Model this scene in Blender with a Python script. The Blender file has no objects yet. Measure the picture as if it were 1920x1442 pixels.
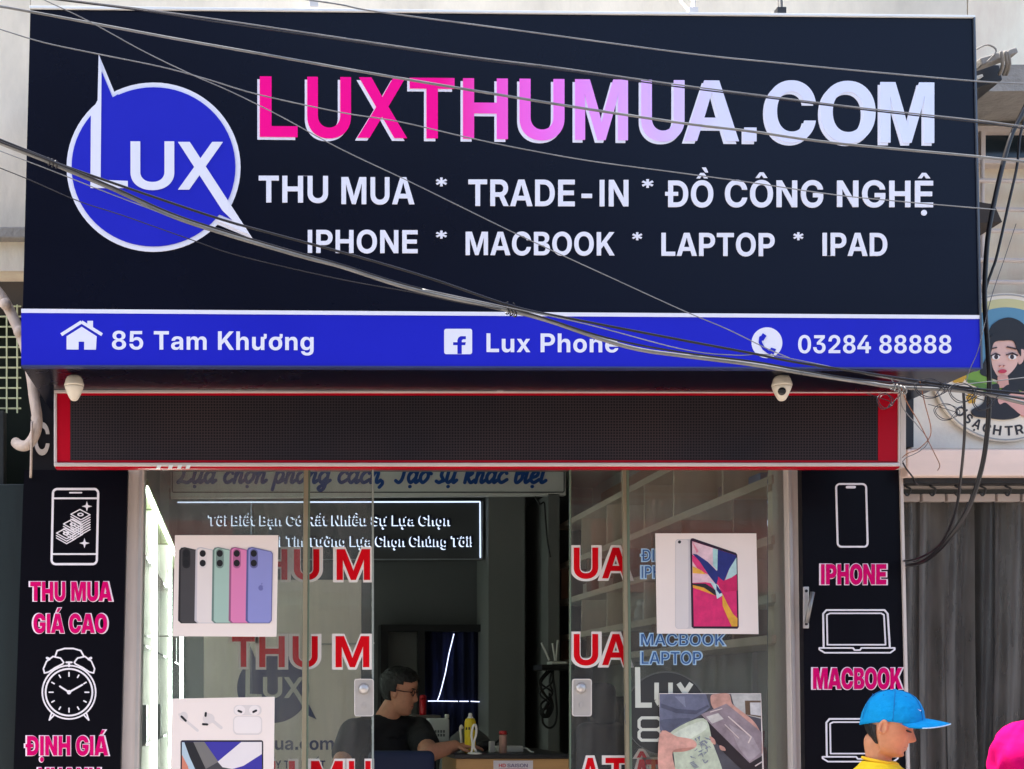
import bpy, bmesh, math, random
import numpy as np
from mathutils import Vector, Matrix, noise
from mathutils.geometry import delaunay_2d_cdt
random.seed(7)
SC = bpy.context.scene
COL = SC.collection

# ---------------------------------------------------------------- camera, sky, sun, exposure
F, CU, CV = 2585.0, 450.0, 1310.0            # focal length and the point straight ahead, in photo pixels (1920 x 1442)
CAMY, CAMZ = -5.5, 1.5
cd = bpy.data.cameras.new('camera'); cam = bpy.data.objects.new('camera', cd); COL.objects.link(cam)
cam.location = (0, CAMY, CAMZ); cam.rotation_euler = (math.pi/2, 0, 0)
cd.sensor_width = 36; cd.sensor_fit = 'HORIZONTAL'; cd.lens = F*36/1920
cd.shift_x = (960-CU)/1920; cd.shift_y = (CV-721)/1920
cd.clip_start = 0.05; cd.clip_end = 2000
SC.camera = cam
SUN = Vector((-0.42, 0.13, 0.90)).normalized()      # towards the sun: high, from the left, just behind the house front
w = bpy.data.worlds.new('World'); SC.world = w; w.use_nodes = True
wn = w.node_tree.nodes; bg = wn['Background']
sky = wn.new('ShaderNodeTexSky'); sky.sky_type = 'NISHITA'; sky.sun_disc = False
sky.sun_elevation = math.asin(SUN.z); sky.sun_rotation = math.atan2(SUN.x, SUN.y)
sky.air_density = 1.0; sky.dust_density = 3.0; sky.ozone_density = 1.0
w.node_tree.links.new(sky.outputs[0], bg.inputs[0]); bg.inputs[1].default_value = 0.13
sl = bpy.data.lights.new('sun', 'SUN'); sl.energy = 3.6; sl.angle = math.radians(0.5); sl.color = (1, .95, .87)
so = bpy.data.objects.new('sun', sl); COL.objects.link(so); so.rotation_euler = SUN.to_track_quat('Z', 'Y').to_euler()
so.location = (0, -4, 9)
SC.view_settings.view_transform = 'Standard'; SC.view_settings.look = 'None'; SC.view_settings.gamma = 1
SC.view_settings.exposure = 2.1
SC.cycles.use_denoising = True; SC.cycles.transparent_max_bounces = 24; SC.cycles.max_bounces = 10
SC.cycles.sample_clamp_indirect = 6

# ---------------------------------------------------------------- helpers
def W(u, v, d):
    return Vector(((u-CU)/F*d, d+CAMY, CAMZ+(CV-v)/F*d))
def lin(c):
    return tuple((x/255/12.92 if x/255 <= .04045 else ((x/255+.055)/1.055)**2.4) for x in c)
MATS = {}
def M(name, rgb, rough=.6, metal=0, amt=.12, scale=3.0, bump=0.0, bscale=60, spec=.5, emit=0, coat=0, stretch=None):
    """procedural paint / plaster / plastic: base colour with two scales of mottling, uneven gloss, optional bump"""
    if name in MATS: return MATS[name]
    m = bpy.data.materials.new(name); m.use_nodes = True; N = m.node_tree.nodes; L = m.node_tree.links
    b = N['Principled BSDF']; c = lin(rgb)
    tc = N.new('ShaderNodeTexCoord'); mp = N.new('ShaderNodeMapping'); L.new(tc.outputs['Object'], mp.inputs[0])
    if stretch: mp.inputs['Scale'].default_value = stretch
    n1 = N.new('ShaderNodeTexNoise'); n1.inputs['Scale'].default_value = scale; n1.inputs['Detail'].default_value = 6; n1.inputs['Roughness'].default_value = .65
    L.new(mp.outputs[0], n1.inputs['Vector'])
    r = N.new('ShaderNodeValToRGB'); r.color_ramp.elements[0].position = .3; r.color_ramp.elements[1].position = .72
    r.color_ramp.elements[0].color = tuple(x*(1-amt) for x in c)+(1,); r.color_ramp.elements[1].color = tuple(min(1, x*(1+amt*.6)) for x in c)+(1,)
    L.new(n1.outputs[0], r.inputs[0]); L.new(r.outputs[0], b.inputs['Base Color'])
    mr = N.new('ShaderNodeMapRange'); mr.inputs[3].default_value = max(.02, rough-.08); mr.inputs[4].default_value = min(1, rough+.1)
    L.new(n1.outputs[0], mr.inputs[0]); L.new(mr.outputs[0], b.inputs['Roughness'])
    b.inputs['Metallic'].default_value = metal; b.inputs['Specular IOR Level'].default_value = spec
    if coat: b.inputs['Coat Weight'].default_value = coat; b.inputs['Coat Roughness'].default_value = .1
    if bump:
        n2 = N.new('ShaderNodeTexNoise'); n2.inputs['Scale'].default_value = bscale; n2.inputs['Detail'].default_value = 4
        L.new(mp.outputs[0], n2.inputs['Vector']); bp = N.new('ShaderNodeBump'); bp.inputs['Strength'].default_value = bump; bp.inputs['Distance'].default_value = .01
        L.new(n2.outputs[0], bp.inputs['Height']); L.new(bp.outputs[0], b.inputs['Normal'])
    if emit:
        b.inputs['Emission Color'].default_value = c+(1,); b.inputs['Emission Strength'].default_value = emit
    MATS[name] = m; return m
def matte(name, rgb):
    m = bpy.data.materials.new(name); m.use_nodes = True; N = m.node_tree.nodes; N.clear()
    o = N.new('ShaderNodeOutputMaterial'); d = N.new('ShaderNodeBsdfDiffuse'); n = N.new('ShaderNodeTexNoise'); n.inputs['Scale'].default_value = 3; n.inputs['Detail'].default_value = 5
    r = N.new('ShaderNodeValToRGB'); c = lin(rgb); r.color_ramp.elements[0].color = tuple(x*.8 for x in c)+(1,); r.color_ramp.elements[1].color = tuple(x*1.15 for x in c)+(1,)
    m.node_tree.links.new(n.outputs[0], r.inputs[0]); m.node_tree.links.new(r.outputs[0], d.inputs[0]); m.node_tree.links.new(d.outputs[0], o.inputs[0]); return m
def glass(name, tint, rough=0.0, body=0.0, bodycol=(.5, .5, .5), ior=1.45, fac=None):
    if name in MATS: return MATS[name]
    m = bpy.data.materials.new(name); m.use_nodes = True; N = m.node_tree.nodes; L = m.node_tree.links; N.clear()
    o = N.new('ShaderNodeOutputMaterial'); t = N.new('ShaderNodeBsdfTransparent'); t.inputs[0].default_value = tint+(1,)
    g = N.new('ShaderNodeBsdfGlossy'); g.inputs['Roughness'].default_value = rough
    fr = N.new('ShaderNodeFresnel'); fr.inputs[0].default_value = ior
    mx = N.new('ShaderNodeMixShader'); L.new(g.outputs[0], mx.inputs[2])
    if fac: mx.inputs[0].default_value = fac
    else: L.new(fr.outputs[0], mx.inputs[0])
    if body:
        df = N.new('ShaderNodeBsdfDiffuse'); df.inputs[0].default_value = bodycol+(1,)
        nz = N.new('ShaderNodeTexNoise'); nz.inputs['Scale'].default_value = 6; nz.inputs['Detail'].default_value = 5
        tc = N.new('ShaderNodeTexCoord'); mp = N.new('ShaderNodeMapping'); mp.inputs['Scale'].default_value = (4, 1, .5)
        L.new(tc.outputs['Object'], mp.inputs[0]); L.new(mp.outputs[0], nz.inputs['Vector'])
        mr = N.new('ShaderNodeMapRange'); mr.inputs[1].default_value = .3; mr.inputs[2].default_value = .7
        mr.inputs[3].default_value = body*.5; mr.inputs[4].default_value = min(1, body*1.5); L.new(nz.outputs[0], mr.inputs[0])
        m2 = N.new('ShaderNodeMixShader'); L.new(mr.outputs[0], m2.inputs[0]); L.new(t.outputs[0], m2.inputs[1]); L.new(df.outputs[0], m2.inputs[2]); L.new(m2.outputs[0], mx.inputs[1])
    else: L.new(t.outputs[0], mx.inputs[1])
    L.new(mx.outputs[0], o.inputs[0]); MATS[name] = m; return m
def ramp_mat(name, stops, axis=0, lo=0, hi=1, rough=.5):
    """printed colour run along one object axis (a gradient printed on the thing itself)"""
    m = bpy.data.materials.new(name); m.use_nodes = True; N = m.node_tree.nodes; L = m.node_tree.links; b = N['Principled BSDF']
    g = N.new('ShaderNodeNewGeometry'); sx = N.new('ShaderNodeSeparateXYZ'); tc = N.new('ShaderNodeTexCoord'); L.new(tc.outputs['Object'], sx.inputs[0])
    mr = N.new('ShaderNodeMapRange'); mr.inputs[1].default_value = lo; mr.inputs[2].default_value = hi; L.new(sx.outputs[axis], mr.inputs[0])
    r = N.new('ShaderNodeValToRGB'); e = r.color_ramp.elements
    e[0].position, e[0].color = stops[0][0], lin(stops[0][1])+(1,); e[1].position, e[1].color = stops[-1][0], lin(stops[-1][1])+(1,)
    for p, c in stops[1:-1]:
        k = e.new(p); k.color = lin(c)+(1,)
    L.new(mr.outputs[0], r.inputs[0]); L.new(r.outputs[0], b.inputs['Base Color']); b.inputs['Roughness'].default_value = rough; b.inputs['Specular IOR Level'].default_value = .12
    return m

def wloc(o):
    p = Vector(o.location)
    while o.parent: o = o.parent; p = p+Vector(o.location)
    return p
def link(name, me, mat=None, parent=None, smooth=False):
    o = bpy.data.objects.new(name, me); COL.objects.link(o)
    if mat and not me.materials: me.materials.append(mat)
    if smooth: me.polygons.foreach_set('use_smooth', [True]*len(me.polygons))
    if parent is not None:
        me.transform(Matrix.Translation(-wloc(parent))); o.parent = parent
    elif len(me.vertices):
        n = len(me.vertices); a = np.empty(n*3); me.vertices.foreach_get('co', a); a = a.reshape(n, 3)
        c = Vector(((a[:, 0].min()+a[:, 0].max())/2, (a[:, 1].min()+a[:, 1].max())/2, a[:, 2].min()))
        me.transform(Matrix.Translation(-c)); o.location = c
    me.update(); return o
def tag(o, label, cat, group=None):
    o['label'] = label; o['category'] = cat
    if group: o['group'] = group
    return o
def thing(name, label, cat, loc, group=None):
    o = bpy.data.objects.new(name, None); COL.objects.link(o); o.location = loc; o.empty_display_size = .1
    return tag(o, label, cat, group)
def struct(o, label=None):
    o['kind'] = 'structure'
    return o

class MB:
    """collects boxes, tubes, lathes into one mesh"""
    def __init__(s): s.v = []; s.f = []
    def add(s, vs, fs):
        k = len(s.v); s.v += [tuple(x) for x in vs]; s.f += [tuple(i+k for i in f) for f in fs]; return s
    def bm(s, b):
        b.verts.ensure_lookup_table(); b.verts.index_update()
        s.add([v.co[:] for v in b.verts], [[v.index for v in f.verts] for f in b.faces]); b.free(); return s
    def hexa(s, p, bev=0, seg=2):
        """p: 4 front corners (TL,TR,BR,BL) then 4 back corners"""
        b = bmesh.new(); V = [b.verts.new(x) for x in p]
        for f in ((0, 3, 2, 1), (4, 5, 6, 7), (0, 1, 5, 4), (1, 2, 6, 5), (2, 3, 7, 6), (3, 0, 4, 7)): b.faces.new([V[i] for i in f])
        bmesh.ops.recalc_face_normals(b, faces=b.faces)
        if bev: bmesh.ops.bevel(b, geom=b.edges[:], offset=bev, segments=seg, affect='EDGES', profile=.5)
        return s.bm(b)
    def box(s, x0, x1, y0, y1, z0, z1, bev=0, seg=2):
        return s.hexa([(x0, y0, z1), (x1, y0, z1), (x1, y0, z0), (x0, y0, z0), (x0, y1, z1), (x1, y1, z1), (x1, y1, z0), (x0, y1, z0)], bev, seg)
    def quad(s, px, d0, d1, bev=0):
        """px: TL,TR,BR,BL photo pixels of the front face at depth d0, pushed straight back to d1"""
        P = [W(u, v, d0) for u, v in px]; return s.hexa(P+[p+Vector((0, d1-d0, 0)) for p in P], bev)
    def prect(s, u0, v0, u1, v1, d0, d1, bev=0):
        return s.quad([(u0, v0), (u1, v0), (u1, v1), (u0, v1)], d0, d1, bev)
    def tube(s, pts, r, n=8, smooth=0, cap=True):
        P = [Vector(p) for p in pts]; R = r if isinstance(r, (list, tuple)) else None
        if smooth and len(P) > 2:
            Q = []; RR = []
            for i in range(len(P)-1):
                a, b, c, d = P[max(i-1, 0)], P[i], P[i+1], P[min(i+2, len(P)-1)]
                for k in range(smooth):
                    t = k/smooth
                    Q.append(.5*((2*b)+(c-a)*t+(2*a-5*b+4*c-d)*t*t+(3*b-a-3*c+d)*t**3))
                    if R: RR.append(R[i]*(1-t)+R[i+1]*t)
            Q.append(P[-1]); P = Q
            if R: RR.append(R[-1]); R = RR
        vs = []; fs = []; up = Vector((0, 0, 1))
        t0 = (P[1]-P[0]).normalized(); nrm = t0.cross(up)
        if nrm.length < 1e-3: nrm = t0.cross(Vector((0, 1, 0)))
        nrm.normalize()
        for i, p in enumerate(P):
            t = (P[min(i+1, len(P)-1)]-P[max(i-1, 0)]).normalized()
            nrm = (nrm-t*nrm.dot(t)).normalized(); bn = t.cross(nrm); rr = R[i] if R else r
            for k in range(n):
                a = 2*math.pi*k/n; vs.append(p+(nrm*math.cos(a)+bn*math.sin(a))*rr)
        for i in range(len(P)-1):
            for k in range(n): fs.append((i*n+k, i*n+(k+1) % n, (i+1)*n+(k+1) % n, (i+1)*n+k))
        if cap: fs.append(tuple(range(n))[::-1]); fs.append(tuple(range((len(P)-1)*n, len(P)*n)))
        return s.add(vs, fs)
    def lathe(s, prof, c, n=24, axis='Z', rot=None):
        vs = []; fs = []; c = Vector(c)
        for r, z in prof:
            for k in range(n):
                a = 2*math.pi*k/n; p = Vector((r*math.cos(a), r*math.sin(a), z))
                if axis == 'Y': p = Vector((p.x, p.z, p.y))
                if axis == 'X': p = Vector((p.z, p.x, p.y))
                if rot: p = rot @ p
                vs.append(c+p)
        for i in range(len(prof)-1):
            for k in range(n): fs.append((i*n+k, i*n+(k+1) % n, (i+1)*n+(k+1) % n, (i+1)*n+k))
        fs.append(tuple(range(n))[::-1]); fs.append(tuple(range((len(prof)-1)*n, len(prof)*n)))
        return s.add(vs, fs)
    def ball(s, c, rx, ry=None, rz=None, n=16, rot=None):
        ry = ry or rx; rz = rz or rx; b = bmesh.new(); bmesh.ops.create_uvsphere(b, u_segments=n, v_segments=max(6, n*2//3), radius=1)
        for v in b.verts:
            p = Vector((v.co.x*rx, v.co.y*ry, v.co.z*rz)); v.co = (rot @ p if rot else p)+Vector(c)
        return s.bm(b)
    def cone(s, p0, p1, r0, r1, n=14):
        """a tapered limb with round ends"""
        p0, p1 = Vector(p0), Vector(p1); s.tube([p0, p0.lerp(p1, .5), p1], [r0, (r0+r1)/2, r1], n); s.ball(p0, r0, n=n); s.ball(p1, r1, n=n); return s
    def mesh(s):
        me = bpy.data.meshes.new('m'); me.from_pydata(s.v, [], s.f); me.update()
        b = bmesh.new(); b.from_mesh(me); bmesh.ops.recalc_face_normals(b, faces=b.faces); b.to_mesh(me); b.free(); return me
    def build(s, name, mat, parent=None, smooth=False):
        return link(name, s.mesh(), mat, parent, smooth)
    def fused(s, name, mat, parent=None, voxel=.006, smooth_it=3):
        """one continuous skin over everything collected"""
        me = s.mesh(); t = bpy.data.objects.new('t', me); COL.objects.link(t)
        r = t.modifiers.new('r', 'REMESH'); r.mode = 'VOXEL'; r.voxel_size = voxel
        if smooth_it: q = t.modifiers.new('s', 'SMOOTH'); q.factor = .5; q.iterations = smooth_it
        out = bpy.data.meshes.new_from_object(t.evaluated_get(bpy.context.evaluated_depsgraph_get())); bpy.data.objects.remove(t)
        return link(name, out, mat, parent, True)

# ---------------------------------------------------------------- lettering (outlines of a free sans face, stored as curves)
FONT = {}
FONT['b'] = {
42:[645,[276,318,285,458,168,380,122,461,247,522,122,584,168,666,285,588,276,728,369,728,360,588,477,666,523,584,398,522,523,461,477,380,360,458,369,318]],
44:[269,[40,-152,76,118,214,118,140,-152]],
45:[645,[488,344,488,229,157,229,157,344]],
46:[269,[135,-9,10101,-9,10052,40,52,74,10052,109,10101,157,135,157,10170,157,10218,109,218,74,10218,40,10170,-9]],
48:[645,[322,-12,10231,-12,10103,80,10036,248,36,363,10036,479,10103,648,10231,739,322,739,10414,739,10542,648,10608,479,608,363,10608,248,10542,80,10414,-12],[322,109,10370,109,10434,170,10467,284,467,363,10467,443,10434,557,10370,619,322,619,10275,619,10211,557,10178,443,178,363,10178,284,10211,170,10275,109]],
50:[645,[63,0,63,110,330,338,10362,367,10413,417,10442,471,442,505,10442,540,10413,591,10361,619,324,619,10286,619,10229,585,10199,522,199,477,61,477,10061,557,10125,674,10244,739,324,739,10399,739,10516,683,10582,582,582,513,10582,462,10544,378,10472,300,421,256,267,122,267,121,585,121,585,0]],
51:[645,[321,-12,10232,-12,10109,57,10044,171,44,240,188,240,10188,200,10220,139,10280,106,319,106,10357,106,10415,137,10447,194,447,230,10447,267,10412,319,10348,347,304,347,205,347,205,438,380,605,380,606,85,606,85,728,557,728,557,611,326,395,326,426,10415,434,10533,385,10593,289,593,226,10593,156,10525,49,10403,-12]],
52:[645,[22,157,22,273,343,728,492,728,176,274,176,273,622,273,622,157],[385,0,385,192,385,244,385,454,525,454,525,0]],
53:[645,[322,-11,10245,-11,10125,48,10055,153,51,224,193,224,10194,190,10229,137,10287,106,323,106,10361,106,10418,141,10450,202,450,241,10450,282,10418,343,10362,378,326,378,10278,378,10210,338,198,302,61,302,83,728,549,728,549,606,216,606,203,434,204,434,10232,463,10307,492,352,492,10401,492,10488,455,10554,388,10592,298,592,245,10592,170,10525,55,10403,-11]],
56:[645,[322,-12,10240,-12,10115,40,10046,134,46,195,10046,245,10090,322,10169,372,222,379,222,378,10153,389,10070,475,70,542,10070,600,10134,689,10248,739,322,739,10397,739,10510,690,10574,601,574,542,10574,475,10492,389,423,378,423,379,10475,372,10554,322,10599,245,599,195,10599,134,10529,40,10405,-12],[322,98,10359,98,10416,125,10448,174,448,206,10448,239,10416,289,10359,318,322,318,10285,318,10229,289,10196,239,196,206,10196,174,10228,125,10285,98],[322,429,10355,429,10403,454,10430,499,430,529,10430,559,10404,603,10355,628,322,628,10289,628,10241,603,10214,559,214,529,10214,499,10241,454,10290,429]],
65:[713,[4,0,260,728,453,728,709,0,542,0,428,354,10407,424,10362,572,337,666,378,666,10351,572,10307,424,285,354,167,0],[167,158,167,279,547,279,547,158]],
66:[645,[54,0,54,728,346,728,10424,728,10533,680,10590,597,590,541,10590,499,10558,434,10500,391,460,380,460,379,10505,375,10576,332,10617,257,617,205,10617,144,10559,52,10445,0,362,0],[201,118,342,118,10400,118,10464,168,464,213,10464,244,10435,288,10382,312,344,312,201,312],[201,425,335,425,10368,425,10415,448,10441,489,441,517,10441,559,10384,609,335,609,201,609]],
67:[726,[376,-12,10277,-12,10120,79,10031,248,31,363,10031,480,10120,648,10277,739,376,739,10440,739,10550,701,10634,631,10688,532,697,471,545,471,10539,503,10509,554,10466,589,10411,607,379,607,10317,607,10229,547,10182,438,182,363,10182,289,10229,181,10317,121,379,121,10411,121,10466,139,10509,174,10538,224,545,255,697,255,10688,195,10634,96,10549,26,10440,-12]],
68:[701,[311,0,123,0,123,127,303,127,10377,127,10472,181,10519,288,519,364,10519,441,10472,546,10377,601,304,601,120,601,120,728,314,728,10423,728,10583,639,10670,476,670,364,10670,252,10584,89,10423,0],[204,728,204,0,54,0,54,728]],
69:[608,[54,0,54,728,576,728,576,599,204,599,204,430,548,430,548,305,204,305,204,129,576,129,576,0]],
71:[736,[377,-12,10274,-12,10118,82,10031,251,31,363,10031,480,10121,648,10277,739,375,739,10437,739,10547,703,10633,635,10688,541,694,484,542,484,10536,512,10508,557,10466,589,10412,607,379,607,10318,607,10229,547,10182,438,182,363,10182,289,10230,180,10319,121,381,121,10432,121,10509,160,10552,229,552,275,588,272,394,272,394,387,699,387,699,294,10699,204,10617,66,10471,-12]],
72:[718,[54,0,54,728,204,728,204,435,514,435,514,728,664,728,664,0,514,0,514,307,204,307,204,0]],
73:[392,[31,0,31,122,121,122,121,606,31,606,31,728,360,728,360,606,271,606,271,122,360,122,360,0]],
75:[685,[163,152,163,338,10188,368,10238,428,10287,487,313,517,492,728,672,728,365,373,353,373],[54,0,54,728,204,728,204,527,204,343,204,271,204,0],[506,0,289,330,379,444,680,0]],
76:[557,[54,0,54,728,204,728,204,129,535,129,535,0]],
77:[894,[54,0,54,728,273,728,394,389,10401,366,10421,299,10443,226,10461,160,467,137,429,137,10435,160,10453,226,10474,299,10494,366,502,389,620,728,839,728,839,0,692,0,692,346,10692,370,10694,438,10696,514,10698,593,698,628,716,628,10705,590,10681,509,10658,432,10639,368,631,346,508,0,386,0,262,346,10254,368,10234,432,10211,509,10186,590,174,628,196,628,10196,593,10198,514,10200,438,10202,370,202,346,202,0]],
78:[725,[54,0,54,728,213,728,446,355,10457,338,10490,281,10527,215,544,184,527,146,10525,179,10522,265,10521,345,521,368,521,728,671,728,671,0,512,0,300,337,10287,358,10247,426,10198,512,171,561,198,578,10201,524,10204,430,10204,358,204,337,204,0]],
79:[747,[374,-12,10276,-12,10120,80,10031,248,31,363,10031,479,10120,648,10276,739,374,739,10472,739,10627,648,10717,479,717,363,10717,248,10627,79,10472,-12],[374,121,10430,121,10517,178,10566,286,566,363,10566,441,10517,550,10430,607,374,607,10318,607,10231,550,10182,441,182,363,10182,286,10231,178,10318,121]],
80:[631,[54,0,54,728,341,728,10423,728,10543,669,10608,562,608,489,10608,416,10542,308,10421,250,339,250,138,250,138,376,332,376,10372,376,10429,404,10460,454,460,489,10460,524,10429,574,10372,601,332,601,204,601,204,0]],
82:[650,[54,0,54,728,345,728,10427,728,10547,669,10612,562,612,489,10612,417,10544,311,10420,254,337,254,144,254,144,375,336,375,10376,375,10434,403,10465,454,465,489,10465,524,10433,574,10376,602,336,602,204,602,204,0],[467,0,300,329,458,329,628,0]],
83:[652,[329,-12,10236,-12,10104,48,10034,160,34,239,179,239,10180,199,10217,142,10284,112,331,112,10373,112,10435,135,10469,177,469,205,10469,228,10443,263,10385,289,339,299,262,316,10154,339,10049,440,49,518,10049,584,10118,684,10242,739,325,739,10408,739,10530,683,10598,578,600,504,460,504,10456,556,10384,616,325,616,10288,616,10231,593,10199,552,199,525,10199,503,10224,470,10280,446,324,436,394,421,10452,408,10537,372,10592,321,10618,256,618,215,10618,145,10548,43,10419,-12]],
84:[635,[22,599,22,728,613,728,613,599,393,599,393,0,243,0,243,599]],
85:[704,[352,-12,10261,-12,10127,55,10053,175,53,253,53,728,199,728,199,266,10199,223,10237,156,10306,118,352,118,10399,118,10467,156,10505,223,505,266,505,728,652,728,652,253,10652,175,10577,55,10443,-12]],
88:[697,[6,0,305,426,305,315,29,728,199,728,280,604,10295,580,10325,532,10355,484,369,460,331,460,10346,484,10375,532,10406,580,422,604,504,728,670,728,398,323,398,429,692,0,518,0,415,154,10402,174,10376,214,10350,255,337,275,360,275,10347,255,10321,214,10294,174,280,154,175,0]],
89:[690,[274,0,274,272,4,728,177,728,300,509,10317,479,10349,419,365,390,332,390,10347,419,10378,479,394,509,514,728,686,728,420,272,420,0]],
97:[553,[209,-9,10157,-9,10077,25,10031,94,31,145,10031,189,10063,247,10119,283,10192,301,233,305,10280,310,10336,318,10360,335,360,352,360,355,10360,374,10340,403,10302,419,276,419,10249,419,10208,403,10185,372,183,352,48,352,10051,406,10108,484,10209,526,280,526,10333,526,10415,502,10472,456,10502,391,502,350,502,0,361,0,361,73,359,73,10346,48,10306,11,10248,-9],[248,91,10283,91,10334,117,10361,161,361,188,361,240,10355,237,10334,231,10307,225,10275,219,257,217,10233,213,10193,197,10169,170,169,149,10169,131,10189,105,10224,91]],
98:[598,[346,-11,10312,-11,10254,9,10208,49,193,79,193,79,193,0,51,0,51,728,195,728,195,444,195,444,10212,472,10257,508,10314,526,347,526,10413,526,10513,459,10569,338,569,258,10569,178,10514,57,10414,-11],[309,106,10344,106,10396,142,10424,210,424,258,10424,307,10396,374,10344,410,309,410,10273,410,10218,372,10188,305,188,258,10188,212,10218,144,10273,106]],
99:[555,[287,-12,10210,-12,10093,56,10028,178,28,257,10028,337,10093,459,10210,527,287,527,10338,527,10424,497,10488,443,10526,368,529,323,390,323,10387,343,10371,375,10346,398,10311,411,289,411,10253,411,10201,373,10173,305,173,257,10173,211,10201,142,10253,105,289,105,10311,105,10345,117,10370,140,10386,174,389,194,529,194,10527,149,10489,74,10425,19,10338,-12]],
101:[561,[286,-12,10208,-12,10092,57,10028,179,28,257,10028,336,10093,458,10207,527,281,527,10338,527,10431,489,10499,417,10535,319,535,260,535,221,80,221,80,313,466,313,401,292,10401,331,10372,387,10320,418,284,418,10249,418,10197,387,10168,331,168,292,168,229,10168,189,10197,129,10252,96,290,96,10319,96,10362,113,10392,142,398,162,530,162,10520,111,10452,33,10349,-12]],
103:[598,[294,-211,10221,-211,10119,-169,10061,-94,54,-44,192,-44,10198,-64,10226,-91,10268,-105,294,-105,10347,-105,10404,-47,404,8,404,87,404,87,10389,57,10343,18,10285,0,251,0,10184,0,10084,67,10028,185,28,262,10028,339,10084,459,10185,526,250,526,10284,526,10341,508,10388,470,404,441,404,441,404,516,547,516,547,20,10547,-62,10483,-163,10369,-211],[289,115,10325,115,10380,152,10410,219,410,264,10410,309,10380,376,10325,412,289,412,10254,412,10202,377,10173,311,173,264,10173,216,10202,150,10254,115]],
104:[585,[195,286,195,0,51,0,51,728,195,728,195,381,168,381,10193,450,10283,526,353,526,10409,526,10490,479,10534,388,534,323,534,0,391,0,391,297,10391,348,10341,402,296,402,10266,402,10220,378,10195,327]],
105:[246,[51,0,51,516,195,516,195,0],[123,580,10087,580,10040,624,40,657,10040,690,10087,734,122,734,10158,734,10205,690,205,657,10205,624,10158,580]],
107:[550,[181,149,181,318,196,318,377,516,546,516,312,256,279,256],[51,0,51,728,195,728,195,0],[388,0,225,224,320,325,556,0]],
109:[884,[51,0,51,516,190,516,190,400,181,400,10194,442,10244,499,10310,526,346,526,10405,526,10492,458,501,400,486,400,10495,439,10545,496,10617,526,659,526,10709,526,10787,483,10833,401,833,342,833,0,689,0,689,315,10689,362,10639,408,602,408,10574,408,10533,383,10511,340,511,311,511,0,373,0,373,319,10373,360,10325,408,287,408,10261,408,10220,384,10195,338,195,304,195,0]],
110:[585,[195,286,195,0,51,0,51,516,192,516,192,381,168,381,10193,450,10283,526,353,526,10409,526,10490,479,10534,388,534,323,534,0,391,0,391,297,10391,348,10341,402,296,402,10266,402,10220,378,10195,327]],
111:[580,[290,-12,10212,-12,10094,56,10028,177,28,257,10028,338,10094,460,10212,527,290,527,10369,527,10486,460,10552,338,552,257,10552,177,10486,56,10369,-12],[290,105,10325,105,10378,141,10407,210,407,257,10407,306,10378,374,10325,410,290,410,10256,410,10203,374,10173,306,173,257,10173,210,10203,141,10255,105]],
112:[598,[51,-204,51,516,193,516,193,446,194,446,10210,473,10256,508,10314,526,347,526,10413,526,10513,459,10569,338,569,258,10569,178,10514,57,10414,-11,346,-11,10312,-11,10256,9,10211,48,196,77,195,77,195,-204],[309,106,10344,106,10396,142,10424,210,424,258,10424,307,10396,374,10344,410,309,410,10273,410,10218,372,10188,305,188,258,10188,212,10218,144,10273,106]],
115:[520,[265,-13,10198,-13,10094,29,10031,107,27,162,168,162,10172,128,10221,90,262,90,10303,90,10348,121,348,145,10348,165,10313,190,282,196,191,214,10116,229,10038,304,38,364,10038,413,10091,486,10190,527,257,527,10324,527,10423,484,10480,406,481,352,348,352,10347,383,10299,424,261,424,10224,424,10181,393,181,370,10181,350,10215,324,244,318,342,299,10420,284,10494,215,494,158,10494,106,10436,30,10332,-13]],
116:[369,[347,516,347,403,9,403,9,516],[98,656,241,656,241,159,10241,133,10263,113,292,113,10304,113,10338,113,347,113,347,0,10334,0,10287,0,263,0,10178,0,10098,67,98,137]],
117:[585,[232,-11,10177,-11,10096,37,10051,128,51,193,51,516,195,516,195,219,10195,168,10245,113,290,113,10319,113,10365,138,10391,189,391,229,391,516,534,516,534,0,393,0,393,134,417,134,10393,66,10303,-11]],
120:[537,[6,0,214,296,211,233,18,516,176,516,221,444,10241,410,10276,349,294,318,248,318,10266,349,10301,410,322,444,368,516,523,516,326,233,328,296,531,0,373,0,322,79,10303,111,10267,170,250,200,289,200,10271,170,10236,111,216,79,163,0]],
193:[713,[4,0,260,728,453,728,709,0,542,0,428,354,10407,424,10362,572,337,666,378,666,10351,572,10307,424,285,354,167,0],[167,158,167,279,547,279,547,158],[300,791,385,944,525,944,401,791]],
205:[392,[31,0,31,122,121,122,121,606,31,606,31,728,360,728,360,606,271,606,271,122,360,122,360,0],[138,791,223,944,364,944,240,791]],
212:[747,[374,-12,10276,-12,10120,80,10031,248,31,363,10031,479,10120,648,10276,739,374,739,10472,739,10627,648,10717,479,717,363,10717,248,10627,79,10472,-12],[374,121,10430,121,10517,178,10566,286,566,363,10566,441,10517,550,10430,607,374,607,10318,607,10231,550,10182,441,182,363,10182,286,10231,178,10318,121],[309,796,196,796,196,797,315,944,430,944,551,797,551,796,438,796,373,878]],
225:[553,[209,-9,10157,-9,10077,25,10031,94,31,145,10031,189,10063,247,10119,283,10192,301,233,305,10280,310,10336,318,10360,335,360,352,360,355,10360,374,10340,403,10302,419,276,419,10249,419,10208,403,10185,372,183,352,48,352,10051,406,10108,484,10209,526,280,526,10333,526,10415,502,10472,456,10502,391,502,350,502,0,361,0,361,73,359,73,10346,48,10306,11,10248,-9],[248,91,10283,91,10334,117,10361,161,361,188,361,240,10355,237,10334,231,10307,225,10275,219,257,217,10233,213,10193,197,10169,170,169,149,10169,131,10189,105,10224,91],[216,579,301,732,442,732,318,579]],
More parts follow.
